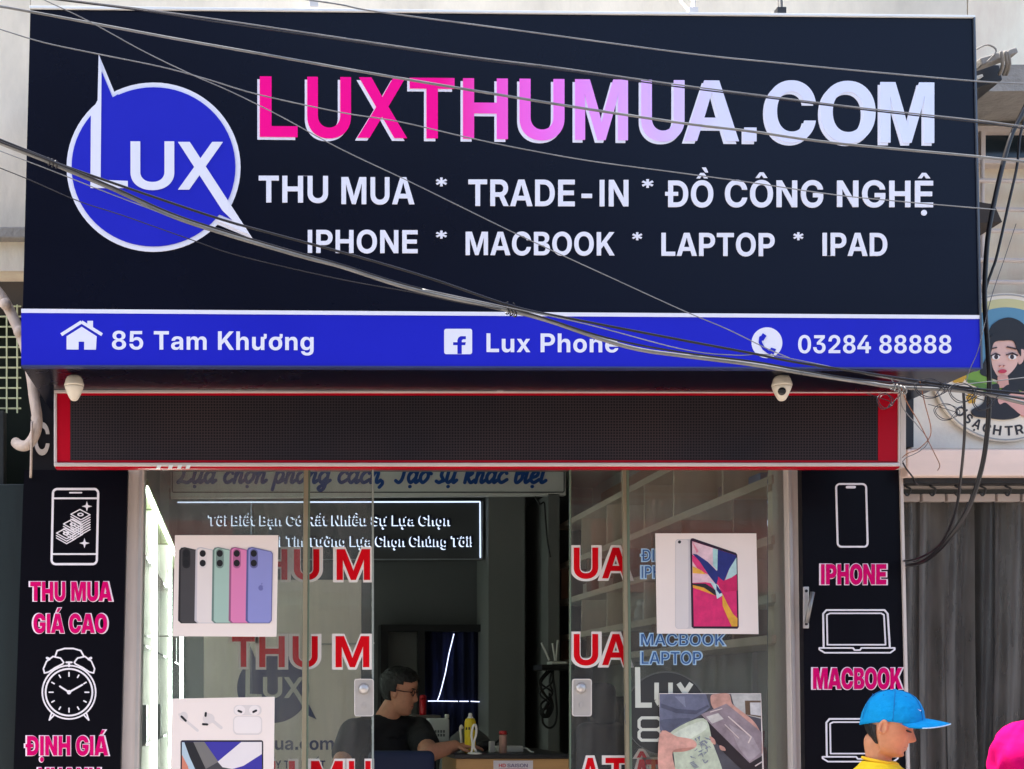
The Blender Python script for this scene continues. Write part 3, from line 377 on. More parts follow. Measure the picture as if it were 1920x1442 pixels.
class Ink:
    """flat shapes in photo pixels, united and cut out of a sheet of the given thickness"""
    def __init__(s): s.c = []
    def poly(s, P):
        P = [(u, -v) for u, v in P]; s.c.append(P if area(P) > 0 else P[::-1]); return s
    def hole(s, P):
        P = [(u, -v) for u, v in P]; s.c.append(P if area(P) < 0 else P[::-1]); return s
    def rect(s, u0, v0, u1, v1, r=0):
        return s.poly(rrect(u0, v0, u1, v1, r))
    def oval(s, u, v, ru, rv=None, n=48, hole=False):
        rv = rv or ru; P = [(u+ru*math.cos(2*math.pi*k/n), v+rv*math.sin(2*math.pi*k/n)) for k in range(n)]
        return s.hole(P) if hole else s.poly(P)
    def line(s, P, w, closed=False, round_=True):
        P = list(P); Q = P+[P[0]] if closed else P
        for a, b in zip(Q, Q[1:]):
            dx, dy = b[0]-a[0], b[1]-a[1]; l = math.hypot(dx, dy)
            if l < 1e-6: continue
            nx, ny = -dy/l*w/2, dx/l*w/2
            s.poly([(a[0]+nx, a[1]+ny), (b[0]+nx, b[1]+ny), (b[0]-nx, b[1]-ny), (a[0]-nx, a[1]-ny)])
        if round_:
            for p in (P if closed else P): s.oval(p[0], p[1], w/2*.995, n=12)
        return s
    def frame(s, u0, v0, u1, v1, w, r=0):
        s.poly(rrect(u0, v0, u1, v1, r)); s.hole(rrect(u0+w, v0+w, u1-w, v1-w, max(0, r-w))); return s
    def text(s, body, font, u0, u1, vb, vt, slope=0, track=0, grow_=0, shear=0, lean=0, cap=727):
        """ink from u0 to u1, baseline vb and cap top vt (at u0); slope dv/du"""
        x = 0; G = []; wi = [0]; ws = []
        for ch in body:
            if ch == ' ': x += 270+track; wi[0] += 1; continue
            a, cs = glyph(font, ch)
            for c in cs: G.append([(px+x+py*shear, py) for px, py in c]); ws.append(wi[0])
            x += a+track
        lo = min(p[0] for c in G for p in c); hi = max(p[0] for c in G for p in c); sx = (u1-u0)/(hi-lo); sy = (vb-vt)/cap
        for c in G:
            Q = [(u0+(px-lo)*sx-lean*py*sy, py*sy-vb-slope*(px-lo)*sx) for px, py in c]
            s.c.append(grow(Q, grow_*sy) if grow_ else Q)
        s.word = ws; return s
    def build_words(s, *a, **k):
        """one part per written word"""
        for n in sorted(set(s.word)):
            t = Ink(); t.c = [c for c, q in zip(s.c, s.word) if q == n]; t.build(*a, **k)
    def letters(s, L, font, vb, vt, slope, uref, du=0, dv=0, grow_=0):
        for ch, u0, u1 in L: s.text(ch, font, u0+du, u1+du, vb+slope*(u0-uref)+dv, vt+slope*(u0-uref)+dv, slope, grow_=grow_)
        return s
    def map(s, f):
        """move every point through f(u, v)"""
        for i, c in enumerate(s.c):
            q = [f(x, -y) for x, y in c]; s.c[i] = [(u, -v) for u, v in q]
        return s
    def clip(s, u0, v0, u1, v1):
        for i, c in enumerate(s.c):
            s.c[i] = [(min(max(x, u0), u1), min(max(y, -v1), -v0)) for x, y in c]
        return s
    def tris(s):
        V = []; E = []; A = []
        for c in s.c:
            k = len(V); n = len(c); V += [Vector(p) for p in c]; E += [(k+i, k+(i+1) % n) for i in range(n)]
            A += [(c[i][0], c[i][1], c[(i+1) % n][0], c[(i+1) % n][1]) for i in range(n)]
        vs, _, fs, *_r = delaunay_2d_cdt(V, E, [], 0, 1e-4)
        P = np.array([tuple(v) for v in vs]); T = np.array([tuple(f) for f in fs]); A = np.array(A)
        C = P[T].mean(1); wn_ = np.zeros(len(T))
        for i in range(0, len(T), 1500):
            px = C[i:i+1500, 0][:, None]; py = C[i:i+1500, 1][:, None]
            left = (A[:, 2]-A[:, 0])*(py-A[:, 1])-(px-A[:, 0])*(A[:, 3]-A[:, 1])
            upw = (A[:, 1] <= py) & (A[:, 3] > py) & (left > 0); dn = (A[:, 1] > py) & (A[:, 3] <= py) & (left < 0)
            wn_[i:i+1500] = upw.sum(1)-dn.sum(1)
        T = T[wn_ > .5]
        a = (P[T[:, 1]]-P[T[:, 0]]); b = (P[T[:, 2]]-P[T[:, 0]]); cr = a[:, 0]*b[:, 1]-a[:, 1]*b[:, 0]
        T = np.where((cr < 0)[:, None], T[:, ::-1], T); T = T[np.abs(cr) > 1e-7]
        return P, T
    def build(s, name, d, mat, parent=None, thick=.003, place=None):
        """lies on depth d and stands 'thick' in front of it"""
        P, T = s.tris(); place = place or (lambda u, v, t: W(u, v, d)+Vector((0, -t, 0)))
        E = {}
        for t in T:
            for i in range(3):
                a, b = int(t[i]), int(t[(i+1) % 3])
                if (b, a) in E: del E[b, a]
                else: E[a, b] = 1
        used = sorted(set(T.flatten().tolist())); ix = {j: i for i, j in enumerate(used)}; n = len(used)
        vs = [place(P[j][0], -P[j][1], thick) for j in used]; fs = [tuple(ix[int(j)] for j in t) for t in T]
        if thick:
            vs += [place(P[j][0], -P[j][1], 0) for j in used]; fs += [(ix[b], ix[a], ix[a]+n, ix[b]+n) for a, b in E]
        me = bpy.data.meshes.new(name); me.from_pydata([tuple(v) for v in vs], [], fs); me.update()
        return link(name, me, mat, parent)
def soft(P, n=5):
    """a closed outline rounded through its points"""
    Q = []; m = len(P)
    for i in range(m):
        a, b, c, d = (np.array(P[(i+j) % m], float) for j in (-1, 0, 1, 2))
        for k in range(n):
            t = k/n; q = .5*((2*b)+(c-a)*t+(2*a-5*b+4*c-d)*t*t+(3*b-a-3*c+d)*t**3); Q.append((float(q[0]), float(q[1])))
    return Q
# a slanted brush hand: strokes of each letter in x-heights, and its width
BRUSH = {
 'a': (.95, [[(.6, .8), (.38, 1), (.1, .7), (.1, .3), (.35, 0), (.62, .35)], [(.68, 1), (.66, .25), (.76, 0), (.95, .2)]]),
 'o': (.85, [[(.38, 1), (.1, .7), (.1, .3), (.36, 0), (.64, .35), (.62, .75), (.38, 1)], [(.6, .85), (.85, .75)]]),
 'c': (.76, [[(.62, .78), (.42, 1), (.12, .65), (.12, .25), (.38, 0), (.76, .25)]]),
 'e': (.76, [[(.12, .42), (.5, .55), (.56, .84), (.38, 1), (.12, .68), (.12, .25), (.4, 0), (.76, .25)]]),
 'i': (.46, [[(.15, 1), (.14, .22), (.25, 0), (.46, .2)]]),
 'u': (.92, [[(.12, 1), (.12, .25), (.3, 0), (.55, .25), (.62, .6)], [(.64, 1), (.63, .22), (.73, 0), (.92, .2)]]),
 'n': (.86, [[(.13, 1), (.12, 0)], [(.13, .55), (.36, 1), (.55, .8), (.54, .2), (.65, 0), (.86, .2)]]),
 'h': (.86, [[(.15, 0), (.15, 1.45), (.3, 1.75), (.4, 1.45), (.16, .75)], [(.14, .5), (.36, 1), (.55, .8), (.54, .2), (.65, 0), (.86, .2)]]),
 'k': (.86, [[(.15, 0), (.15, 1.45), (.3, 1.75), (.4, 1.45), (.16, .75)], [(.16, .5), (.42, 1), (.56, .78), (.2, .5)], [(.26, .5), (.5, .1), (.66, 0), (.86, .2)]]),
 'b': (.78, [[(.4, 1.4), (.3, 1.75), (.15, 1.4), (.14, .25), (.35, 0), (.62, .35), (.52, .82), (.2, .72)], [(.5, .8), (.78, .75)]]),
 'p': (.84, [[(.14, 1), (.12, -.6)], [(.16, .75), (.42, 1), (.66, .6), (.46, .02), (.16, .2)], [(.5, .05), (.84, .25)]]),
 'g': (.95, [[(.6, .8), (.38, 1), (.1, .7), (.1, .3), (.35, 0), (.62, .35)], [(.68, 1), (.66, -.35), (.44, -.66), (.2, -.45), (.66, -.08), (.95, .2)]]),
 's': (.68, [[(0, .12), (.26, 0), (.5, .26), (.28, .62), (.34, 1.05)], [(.45, .1), (.68, .2)]]),
 't': (.56, [[(.2, 1.5), (.18, .22), (.32, 0), (.56, .18)], [(0, 1.06), (.46, 1.06)]]),
 'L': (1.1, [[(.75, 1.4), (.6, 1.75), (.34, 1.5), (.36, .5), (.1, .02), (.35, .1), (.85, 0), (1.1, .25)]]),
 'T': (1.0, [[(.02, 1.35), (.1, 1.6), (.5, 1.6), (1.15, 1.7)], [(.62, 1.62), (.6, .35), (.4, 0), (.12, .16)]]),
 ',': (.4, [[(.15, .1), (.2, -.12), (.05, -.4)]])}
BASE = {'ự': 'u', 'ọ': 'o', 'á': 'a', 'ạ': 'a', 'ệ': 'e'}
def brush_words(body, u0, u1, vb, xh, w=.21, slant=.25):
    x = 0; out = []
    for word in body.split(' '):
        S = []
        for ch in word:
            b = BASE.get(ch, ch); adv, st = BRUSH[b]; S += [[(px+x, py) for px, py in s_] for s_ in st]; cx = x+.36
            if ch == 'ự': S.append([(x+.64, 1), (x+.8, 1.08), (x+.84, 1.26)])
            if ch in 'ựọạệ': S.append([(cx, -.34), (cx+.03, -.34)])
            if ch == 'á': S.append([(cx-.02, 1.25), (cx+.2, 1.55)])
            if ch == 'ệ': S.append([(cx-.2, 1.22), (cx, 1.45), (cx+.2, 1.22)])
            if b == 'i': S.append([(x+.17, 1.34), (x+.19, 1.36)])
            x += adv
        out.append(S); x += .55
    tot = x-.55; sc = (u1-u0)/tot; res = []
    for S in out:
        i = Ink()
        for s_ in S:
            Q = [s_[0]]
            for k in range(len(s_)-1):
                a, b, c, d = (np.array(s_[min(max(j, 0), len(s_)-1)]) for j in (k-1, k, k+1, k+2))
                for t in ((.25, .5, .75, 1) if len(s_) > 2 else (1,)):
                    Q.append(tuple(.5*((2*b)+(c-a)*t+(2*a-5*b+4*c-d)*t*t+(3*b-a-3*c+d)*t**3)))
            i.line([(u0+(px+slant*py)*sc, vb-py*xh) for px, py in Q], w*xh)
        res.append(i)
    return res
def rrect(u0, v0, u1, v1, r=0, n=6):
    if r <= 0: return [(u0, v0), (u1, v0), (u1, v1), (u0, v1)]
    P = []
    for cx, cy, a0 in ((u1-r, v0+r, -90), (u1-r, v1-r, 0), (u0+r, v1-r, 90), (u0+r, v0+r, 180)):
        for k in range(n+1): a = math.radians(a0+90*k/n); P.append((cx+r*math.cos(a), cy+r*math.sin(a)))
    return P
# ---------------------------------------------------------------- ground and the houses
KF = F/5.5
m_conc = M('pavement concrete', (176, 166, 156), .85, amt=.2, scale=1.2, bump=.4, bscale=40)
m_asph = M('asphalt', (92, 90, 88), .9, amt=.25, scale=2, bump=.5, bscale=80)
m_plas = M('grey plaster', (228, 216, 196), .85, amt=.27, scale=2.2, bump=.25, bscale=25, stretch=(1, 1, .45))
m_pink = M('pinkish plaster', (255, 232, 208), .85, amt=.28, scale=3.2, bump=.25, bscale=30, stretch=(1.3, 1, .5))
m_pale = M('pale blue grey panel', (205, 214, 218), .5, amt=.06, scale=1.5)
m_stone = M('weathered ledge', (150, 145, 138), .9, amt=.3, scale=7, bump=.5)
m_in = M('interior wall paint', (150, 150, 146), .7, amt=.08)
m_tile = M('interior floor tile', (150, 145, 140), .3, amt=.1)
m_alu = M('aluminium', (205, 198, 192), .38, .55, amt=.1, scale=6)
m_white = M('white metal paint', (214, 200, 190), .45, amt=.1, scale=4, stretch=(1, 1, .3))
m_blk = M('black film', (13, 14, 22), .32, amt=.25, scale=1.2, bump=.05, bscale=3)
m_dark = M('dark metal and gap shade', (44, 44, 46), .5, .3, amt=.2)
m_lett = M('white lettering', (232, 231, 240), .5, amt=.03, spec=.2)
m_green = M('dark green shutter paint', (9, 27, 27), .5, amt=.3, scale=5, stretch=(6, 1, .4))

g = MB(); g.add([(-300, -300, 0), (300, -300, 0), (300, 300, 0), (-300, 300, 0)], [(0, 1, 2, 3)]); o = g.build('ground', m_asph); struct(o)
g = MB().box(-30, 30, -2.6, 0.0, 0.004, .12, .01); o = g.build('pavement', m_conc); struct(o)

bld = thing('shop_building', 'pale grey shophouse holding the black billboard and glass shopfront', 'building', (.9, 0, 0))
MB().box(-.835, 2.9, 0, .2, 2.62, 7.0).build('wall', m_plas, bld)
MB().box(-.835, -.44, .03, .35, .12, 2.62).build('pillar', m_plas, bld); MB().box(2.24, 2.66, .03, .35, .12, 2.62).build('pillar', m_plas, bld)
MB().box(-.44, 2.45, .06, 4.2, .05, .2).build('floor', m_tile, bld)
MB().box(-.86, 2.9, .2, 4.2, 2.98, 3.1).build('ceiling', m_in, bld)
MB().box(-.6, -.5, .35, 4.2, .2, 2.98).build('side_wall', m_in, bld)
MB().box(2.48, 2.58, .35, 4.2, .2, 2.98).build('side_wall', m_in, bld)
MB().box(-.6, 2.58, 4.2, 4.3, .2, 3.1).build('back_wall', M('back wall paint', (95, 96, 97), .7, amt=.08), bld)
k = MB().prect(916, 926, 984, 1900, 9.2, 9.66); k.prect(1028, 926, 1049, 1900, 9.0, 9.66); k.build('column', M('column paint', (114, 114, 112), .7, amt=.08), bld)
MB().box(1.85, 2.9, -.02, 0, 4.45, 7).build('cladding_panel', m_pale, bld)

lh = thing('neighbour_house', 'grey plaster house with green grille and shutter left of the billboard', 'house', (-2.5, 0, 0))
lm = MB().box(-5, -.837, 0, .3, 3.36, 7.0); lm.build('wall', m_plas, lh)
MB().box(-5, -.838, -.07, .2, 3.315, 3.36, .006).build('ledge', m_stone, lh)
MB().box(-5, -.838, -.02, .3, 3.20, 3.315).build('beam', m_pink, lh)
MB().box(-5, -.838, .12, .3, 3.10, 3.20).build('soffit_panel', M('dark soffit', (84, 79, 77), .85, amt=.2), lh)
MB().box(-5, -.838, .3, .4, .12, 3.12).build('screen', M('dark green mesh screen', (16, 30, 18), .8, amt=.3, scale=9), lh)
gr = MB()
for i in range(26): x = -.905-i*.0425; gr.tube([(x, .1, 2.66), (x, .1, 3.1)], .0035, 6)
for i in range(11): z = 2.68+i*.0415; gr.tube([(-2, .105, z), (-.89, .105, z)], .0035, 6)
gr.build('grille', M('pale green wire', (206, 212, 172), .5, amt=.15), lh)
MB().box(-5, -.95, .05, .12, 2.36, 2.66, .004).build('lintel', M('dark slatted vent', (20, 25, 24), .6, amt=.4, scale=30), lh)
s = MB()
for i in range(20): s.box(-.985-i*.2, -.8+.0-i*.2-.02, .02+.03*(i % 2), .1, .12, 2.36, .004)
s.build('shutter', m_green, lh)
# the pale pipe
pm = M('pipe lagging tape', (196, 178, 164), .75, amt=.18, scale=12, bump=.5, bscale=60)
pp = MB().tube([W(-30, 520, 5.4), W(0, 553, 5.4), W(22, 590, 5.4), W(45, 645, 5.38), W(58, 700, 5.36), W(64, 745, 5.36), W(70, 790, 5.36), W(64, 818, 5.36), W(52, 834, 5.36), W(40, 836, 5.38), W(32, 832, 5.44), W(30, 830, 5.52)], .021, 12, 6)
for u, v in ((10, 570), (36, 622), (64, 740), (69, 785)): pp.ball(W(u, v, 5.37), .0235, n=10)
tag(pp.build('conduit_pipe', pm, smooth=True), 'taped beige pipe bending down beside the green grille', 'pipe')
tag(MB().tube([W(60, 790, 5.33), W(58, 880, 5.36), W(57, 896, 5.45)], .005, 8, 4).build('downpipe', pm, smooth=True), 'thin pale pipe under the bend of the beige pipe', 'pipe')
nb = thing('narrow_signboard', 'narrow black sign strip with letter C behind the beige pipe', 'sign', W(78, 880, 5.46))
MB().prect(56, 738, 106, 882, 5.44, 5.49).build('panel', m_blk, nb)
Ink().text('C', 'b', 64, 93, 853, 793).build('lettering', 5.435, M('dull white letter', (196, 186, 178), .5), nb, .006)

rh = thing('neighbour_house', 'pink plaster house with round fruit sign right of the billboard', 'house', (4, 0, 0))
MB().box(2.905, 7, 0, .3, 4.02, 7).build('wall', m_pink, rh)
MB().box(2.905, 7, .02, .3, 2.6, 4.02).build('wall', m_pink, rh)
MB().quad([(1760, 122), (2500, 118), (2500, 164), (1760, 172)], 5.2, 5.5).build('ledge', m_stone, rh)
wf = MB().prect(1800, 236, 2300, 246, 5.46, 5.52); wf.prect(1800, 296, 2300, 306, 5.46, 5.52); wf.prect(1840, 246, 1848, 296, 5.46, 5.52)
wfo = wf.build('window', m_white, rh)
MB().prect(1800, 246, 2300, 296, 5.5, 5.515).build('pane', M('dark window glass', (20, 38, 48), .08, amt=.3), wfo)
MB().quad([(1830, 378), (1864, 383), (1879, 416), (1830, 418)], 5.1, 5.4).build('bracket', M('rusty bracket', (70, 60, 54), .8, amt=.3), rh)
r_ = MB()
for v in (338, 392, 432, 487, 528): r_.tube([W(1790, v, 5.45), W(2300, v+6, 5.45)], .009, 8)
for u in (1842, 1960): r_.tube([W(u, 300, 5.46), W(u, 548, 5.46)], .008, 8)
r_.build('rail', m_white, rh)
MB().prect(1708, 552, 2400, 842, 5.44, 5.5, .004).build('fascia', M('fascia plaster', (255, 240, 224), .8, amt=.2, scale=3, bump=.2), rh)
MB().prect(1701, 842, 2400, 893, 5.36, 5.5, .006).build('awning_beam', M('awning beam paint', (244, 216, 200), .7, amt=.14, scale=3, stretch=(.5, 1, 2)), rh)
MB().prect(1697, 893, 2400, 905, 5.4, 5.5).build('gap_shade_strip', m_dark, rh)  # solid dark strip stands in for the shade under the beam
MB().box(2.68, 7, .9, 1.0, .12, 2.5).build('inner_wall', M('shade painted inner wall', (30, 28, 27), .8, amt=.3, scale=2, stretch=(3, 1, .4)), rh)  # near-black colour stands for the unlit room behind the curtain
MB().prect(1690, 720, 1713, 838, 5.43, 5.5).build('gap_shade_strip', m_dark, rh)  # dark slab painted in for the shaded opening beside the fascia
# strip curtain
sc_ = thing('strip_curtain', 'grey see-through plastic strip curtain beside the right black panel', 'curtain', W(1850, 1700, 5.55))
rl = MB().prect(1690, 905, 2400, 914, 5.48, 5.53, .003); rl.build('rail', M('old rail', (168, 156, 146), .6, .2, amt=.25, scale=8), sc_)
m_pv = [glass('dusty plastic strip', (.55, .52, .49), .35, .52, (.15, .133, .118), fac=.03), glass('darker plastic strip', (.42, .40, .38), .35, .42, (.085, .077, .07), fac=.03), glass('paler plastic strip', (.6, .57, .53), .35, .6, (.2, .18, .16), fac=.03)]  # strips come in a middle, a darker and a paler tone
m_clip = M('strip clamp', (188, 172, 162), .5, amt=.15)
for i in range(12):
    u0 = 1682+i*47; vs = []; fs = []; nu, nv = 14, 18; ph = random.uniform(0, 6); tw = random.uniform(-.3, .3)
    for j in range(nv+1):
        v = 926+(1950-926)*j/nv
        for q in range(nu+1):
            u = u0-3+(53-16*(i % 3 == 1)*(j/nv))*q/nu+9*math.sin(j*.35+ph)*(j/nv); p = W(u, v, 5.55)
            p.y += .022*math.sin(q/nu*6.3+ph+j*.12)+.02*math.sin(q/nu*11+ph*2)*(j/nv)+.02*(i % 2)+tw*.05*(q/nu-.5)*(j/nv); vs.append(p)
    for j in range(nv):
        for q in range(nu): a = j*(nu+1)+q; fs.append((a, a+1, a+nu+2, a+nu+1))
    st = MB().add(vs, fs).build('strip', m_pv[(0, 2, 0, 1, 0, 2, 1)[i % 7]], sc_, True)
    MB().prect(u0+1, 926, u0+43, 940, 5.51, 5.54, .002).build('clamp', m_clip, st)
    MB().tube([W(u0+20, 903, 5.47), W(u0+15, 911, 5.46), W(u0+25, 917, 5.46), W(u0+20, 929, 5.47), W(u0+14, 924, 5.46)], .0045, 6, 4).build('hook', m_dark, st, True)

# ---------------------------------------------------------------- houses across the street (seen only as reflections; heights and dark tints shape these)
tints = [(110, 100, 88), (84, 84, 86), (104, 98, 86), (90, 84, 80), (104, 102, 100)]
for i in range(5):
    x0 = -9+i*4.6; h = (12.5, 11.5, 9.0, 6.5, 6.2)[i]
    t = thing('opposite_house', ('tan house', 'grey house', 'cream house', 'brown house', 'pale grey house')[i]+' across the street, '+('far left', 'second from the left', 'in the middle', 'second from the right', 'far right')[i], 'house', (x0+2.3, -14, 0), 'houses across the street')
    MB().box(x0, x0+4.55, -18, -14, 0, h).build('wall', M('opposite plaster %d' % i, tints[i], .85, amt=.15), t)
    MB().box(x0+.4, x0+4.1, -13.99, -13.9, .1, 2.5).build('shutter', M('opposite shutter', (60, 62, 66), .5, .3), t)
    MB().box(x0+.1, x0+4.4, -13.9, -12.9, 2.75, 2.85).build('awning', M('opposite awning', (60, 84, 76), .7), t)
    MB().box(x0+.2, x0+4.3, -13.99, -13.8, 3.0, 4.0).build('signboard', M('opposite signboard %d' % (i % 2), ((70, 74, 80), (140, 60, 50))[i % 2], .5), t)
    for k in (0, 1): MB().box(x0+.6+k*1.9, x0+1.9+k*1.9, -13.99, -13.93, 4.6, 5.8).build('window', M('dark window glass', (20, 38, 48), .08), t)

# ---------------------------------------------------------------- the billboard
bb = thing('billboard', 'wide black billboard with blue logo disc and pink to white headline above the shopfront', 'sign', W(940, 690, 5.1))
MB().quad([(57, 15), (1827, 32), (1841, 690), (40, 685)], 4.72, 5.47).build('cabinet', M('billboard film', (2, 6, 26), .27, amt=.2, spec=.21, scale=.8, bump=.03, bscale=2.2), bb)
tm = MB().quad([(55, 10), (1829, 28), (1829, 32.5), (55, 15.5)], 4.712, 5.47, .001); tm.build('top_trim', M('white trim', (236, 236, 232), .4), bb)
MB().quad([(1826, 32), (1829, 32), (1843, 690), (1840, 690)], 4.712, 4.74).build('side_trim', M('dull trim', (90, 96, 104), .4, .4), bb)
D = 4.72
Ink().poly([(39.8, 587), (1839, 598), (1841, 690), (40, 685)]).build('blue_band', D, M('blue film', (26, 32, 186), .38, spec=.25, amt=.06, scale=1.5, bump=.03, bscale=2.5), bb, .002)
Ink().poly([(40, 579.5), (1838.5, 591.5), (1838.7, 598.5), (40, 587)]).build('white_stripe', D, m_lett, bb, .004)
MB().quad([(40, 684), (1841, 689), (1841, 692), (40, 687)], 4.714, 4.75).build('bottom_trim', M('blue grey trim', (60, 70, 120), .4, .3), bb)
HL = [('L', 487, 558), ('U', 576, 658), ('X', 670, 763), ('T', 768, 852), ('H', 868, 952), ('U', 974, 1058), ('M', 1078, 1177), ('U', 1202, 1283), ('A', 1283, 1385), ('.', 1395, 1418), ('C', 1435, 1529), ('O', 1538, 1641), ('M', 1650, 1751)]
x0, x1 = W(487, 0, D).x, W(1751, 0, D).x; cx = None
hd = Ink().letters(HL, 'b', 257, 144, .0092, 487, -4.5, 5).build('headline_backing', D, m_lett, bb, .0015)
hm = ramp_mat('pink to white print', [(0, (255, 0, 140)), (.27, (255, 4, 146)), (.34, (254, 84, 204)), (.42, (250, 116, 230)), (.52, (238, 166, 248)), (.6, (226, 192, 252)), (.68, (224, 224, 250)), (1, (224, 230, 250))], 0, x0-bb.location.x, x1-bb.location.x)
Ink().letters(HL, 'b', 257, 144, .0092, 487).build('headline', D, hm, bb, .0035)
for b_, u0, u1, v0, v1 in (('THU', 485, 615, 380, 330), ('MUA', 640, 777, 383, 332.5), ('TRADE-IN', 878, 1178, 386.5, 337), ('ĐỒ', 1247, 1337, 388.5, 339), ('CÔNG', 1359, 1543, 388.5, 338.5), ('NGHỆ', 1569, 1749, 388.5, 339)): Ink().text(b_, 'b', u0, u1, v0, v1, 0.003, 25).build('lettering', D, m_lett, bb, .003)
for u0, u1, v0, v1 in ((817, 838, 335, 358), (1203, 1225, 338, 362)): Ink().text('*', 'b', u0, u1, v0+27, v0-1.5).build('asterisk', D, m_lett, bb, .003)
for b_, u0, u1, v0, v1 in (('IPHONE', 577, 783, 474.5, 431.5), ('MACBOOK', 873, 1152, 478.5, 435), ('LAPTOP', 1240, 1452, 480, 437), ('IPAD', 1542, 1663, 480, 437)): Ink().text(b_, 'b', u0, u1, v0, v1, 0.003, 25).build('lettering', D, m_lett, bb, .003)
for u0, u1, v0 in ((817, 838, 434), (1185, 1204, 437), (1487, 1506, 437)): Ink().text('*', 'b', u0, u1, v0+25, v0-1).build('asterisk', D, m_lett, bb, .003)
def logo(ms, disc, mark, d, par, f=None, thick=.003, tail=True):
    """speech bubble disc with spike, tail and three letters, in billboard pixels"""
    f = f or (lambda u, v: (u, v))
    if ms: 
        i = Ink().oval(288, 314, 163, 158.5, 72); i.poly([(185.5, 103), (214, 172), (214, 230), (183, 215)]); i.poly([(431, 384), (473, 448), (405, 420), (396, 405)]); i.map(f).build('logo_outline', d, ms, par, thick)
    i = Ink().oval(288, 314, 153.5, 149, 72); i.poly([(191, 135), (211.5, 184), (222, 178), (222, 230), (189.5, 230)]); i.poly([(427, 391), (437, 414), (407, 401), (400, 396)])
    i.map(f).build('logo_disc', d, disc, par, thick*2)
    i = Ink().poly([(185.5, 103), (190.8, 135), (189, 339), (240, 341), (240, 354), (170, 354), (171, 214), (183.5, 190)])
    i.text('U', 'm', 246, 326, 355.5, 268, grow_=8); i.poly([(334, 268), (356, 268), (473, 448), (452, 430), (417, 396)]); i.poly([(398, 268), (418, 268), (355, 357), (334, 357)]); i.line([(408, 411.5), (462, 437)], 6, round_=False)
    i.map(f).build('logo_letters', d, mark, par, thick*3)
logo(m_lett, M('logo blue', (28, 34, 184), .4, spec=.25, amt=.05), m_lett, D, bb)
Ink().text('85 Tam Khương', 'b', 210, 588, 655.5, 621, .004, 35).build_words('address_lettering', D, m_lett, bb, .003)
Ink().text('Lux Phone', 'b', 912, 1159, 660.5, 625.5, .002, 35).build_words('page_lettering', D, m_lett, bb, .003)
Ink().text('03284 88888', 'b', 1496, 1783, 662.5, 629, 0, 20).build_words('phone_lettering', D, m_lett, bb, .003)
i = Ink().line([(115, 628), (153, 604), (191.5, 628)], 6, round_=False); i.poly([(164, 602), (174.5, 602), (174.5, 620), (164, 612)])
i.poly([(125, 655.6), (125, 631), (153.5, 613), (181.5, 631), (180, 656)]); i.hole([(147.5, 655.9), (147.5, 641), (158, 641), (158, 656.1)]); i.build('house_icon', D, m_lett, bb, .003)
i = Ink().rect(832.6, 617, 885, 664.4, 4); q = lambda a: [(640+x/3, 480+y/3) for x, y in a]
i.hole(q([(652, 552), (652, 503), (628, 503), (628, 486), (652, 486), (652, 474), (658, 460), (670, 452), (700, 452), (700, 470), (684, 470), (677, 476), (677, 486), (700, 486), (696, 503), (677, 503), (677, 552)])); i.build('page_icon', D, m_lett, bb, .003)
Ink().oval(1437.5, 643, 28.8, 28.8, 48).build('phone_icon', D, m_lett, bb, .003)
i = Ink().line([(1426, 633), (1425, 642), (1432, 654), (1443, 662)], 5.5); i.poly([(1423, 637), (1430, 625), (1437, 630), (1431, 639)]); i.poly([(1440, 659), (1446, 652), (1455, 655), (1450, 665)]); i.build('handset', D-.003, MATS['logo blue'], bb, .002)

# brackets that hold its top edge
for lab, P in (('thin grey stay holding the billboard top near its left third', [(588, 14), (580, -40)]), ('pale stay pair holding the billboard top right of centre', [(1299, 26), (1303, -60)]), ('dark upright stay on the billboard top towards its right end', [(1464, 26), (1460, -60)])):
    b_ = MB().tube([W(P[0][0], P[0][1], 4.76), W(P[1][0], P[1][1], 5.1), W(P[1][0]-4, P[1][1]-40, 5.5)], .008, 8)
    b_.box(*(lambda p: (p.x-.016, p.x+.016, p.y-.01, p.y+.02, p.z-.004, p.z+.02))(W(P[0][0], P[0][1], 4.76)), .002)
    if 'pair' in lab: b_.tube([W(1297, 26, 4.76), W(1278, 5, 5.0), W(1260, -40, 5.5)], .006, 8)
    tag(b_.build('stay_bracket', m_dark if 'dark' in lab else m_alu, smooth=False), lab, 'bracket', 'stays on top of the billboard')
# the arm and clamp on the right
ab = thing('cable_bracket', 'weathered metal arm with cable clamps jutting out right of the billboard', 'bracket', W(1860, 165, 5.1))
MB().quad([(1838, 108), (1906, 88), (1910, 98), (1842, 122)], 4.9, 4.96, .004).build('arm', m_stone, ab)
MB().quad([(1826, 116), (1874, 122), (1880, 150), (1826, 168)], 5.0, 5.2, .004).build('plate', m_dark, ab)
c_ = MB()
for u in (1876, 1884, 1889): c_.tube([W(u, 96, 4.88), W(u+4, 120, 4.9), W(u-2, 140, 4.95)], .006, 6, 3)
c_.tube([W(1832, 92, 4.9), W(1852, 84, 4.9), W(1868, 96, 4.9), W(1846, 120, 4.9)], .003, 6, 4); c_.build('clamp', m_stone, ab, True)
tag(MB().quad([(1828, 143), (1842, 139), (1844, 143), (1828, 149)], 4.98, 5.02).build('tag_plate', M('white plate', (235, 236, 232), .4)), 'small white plate under the metal arm', 'plate')

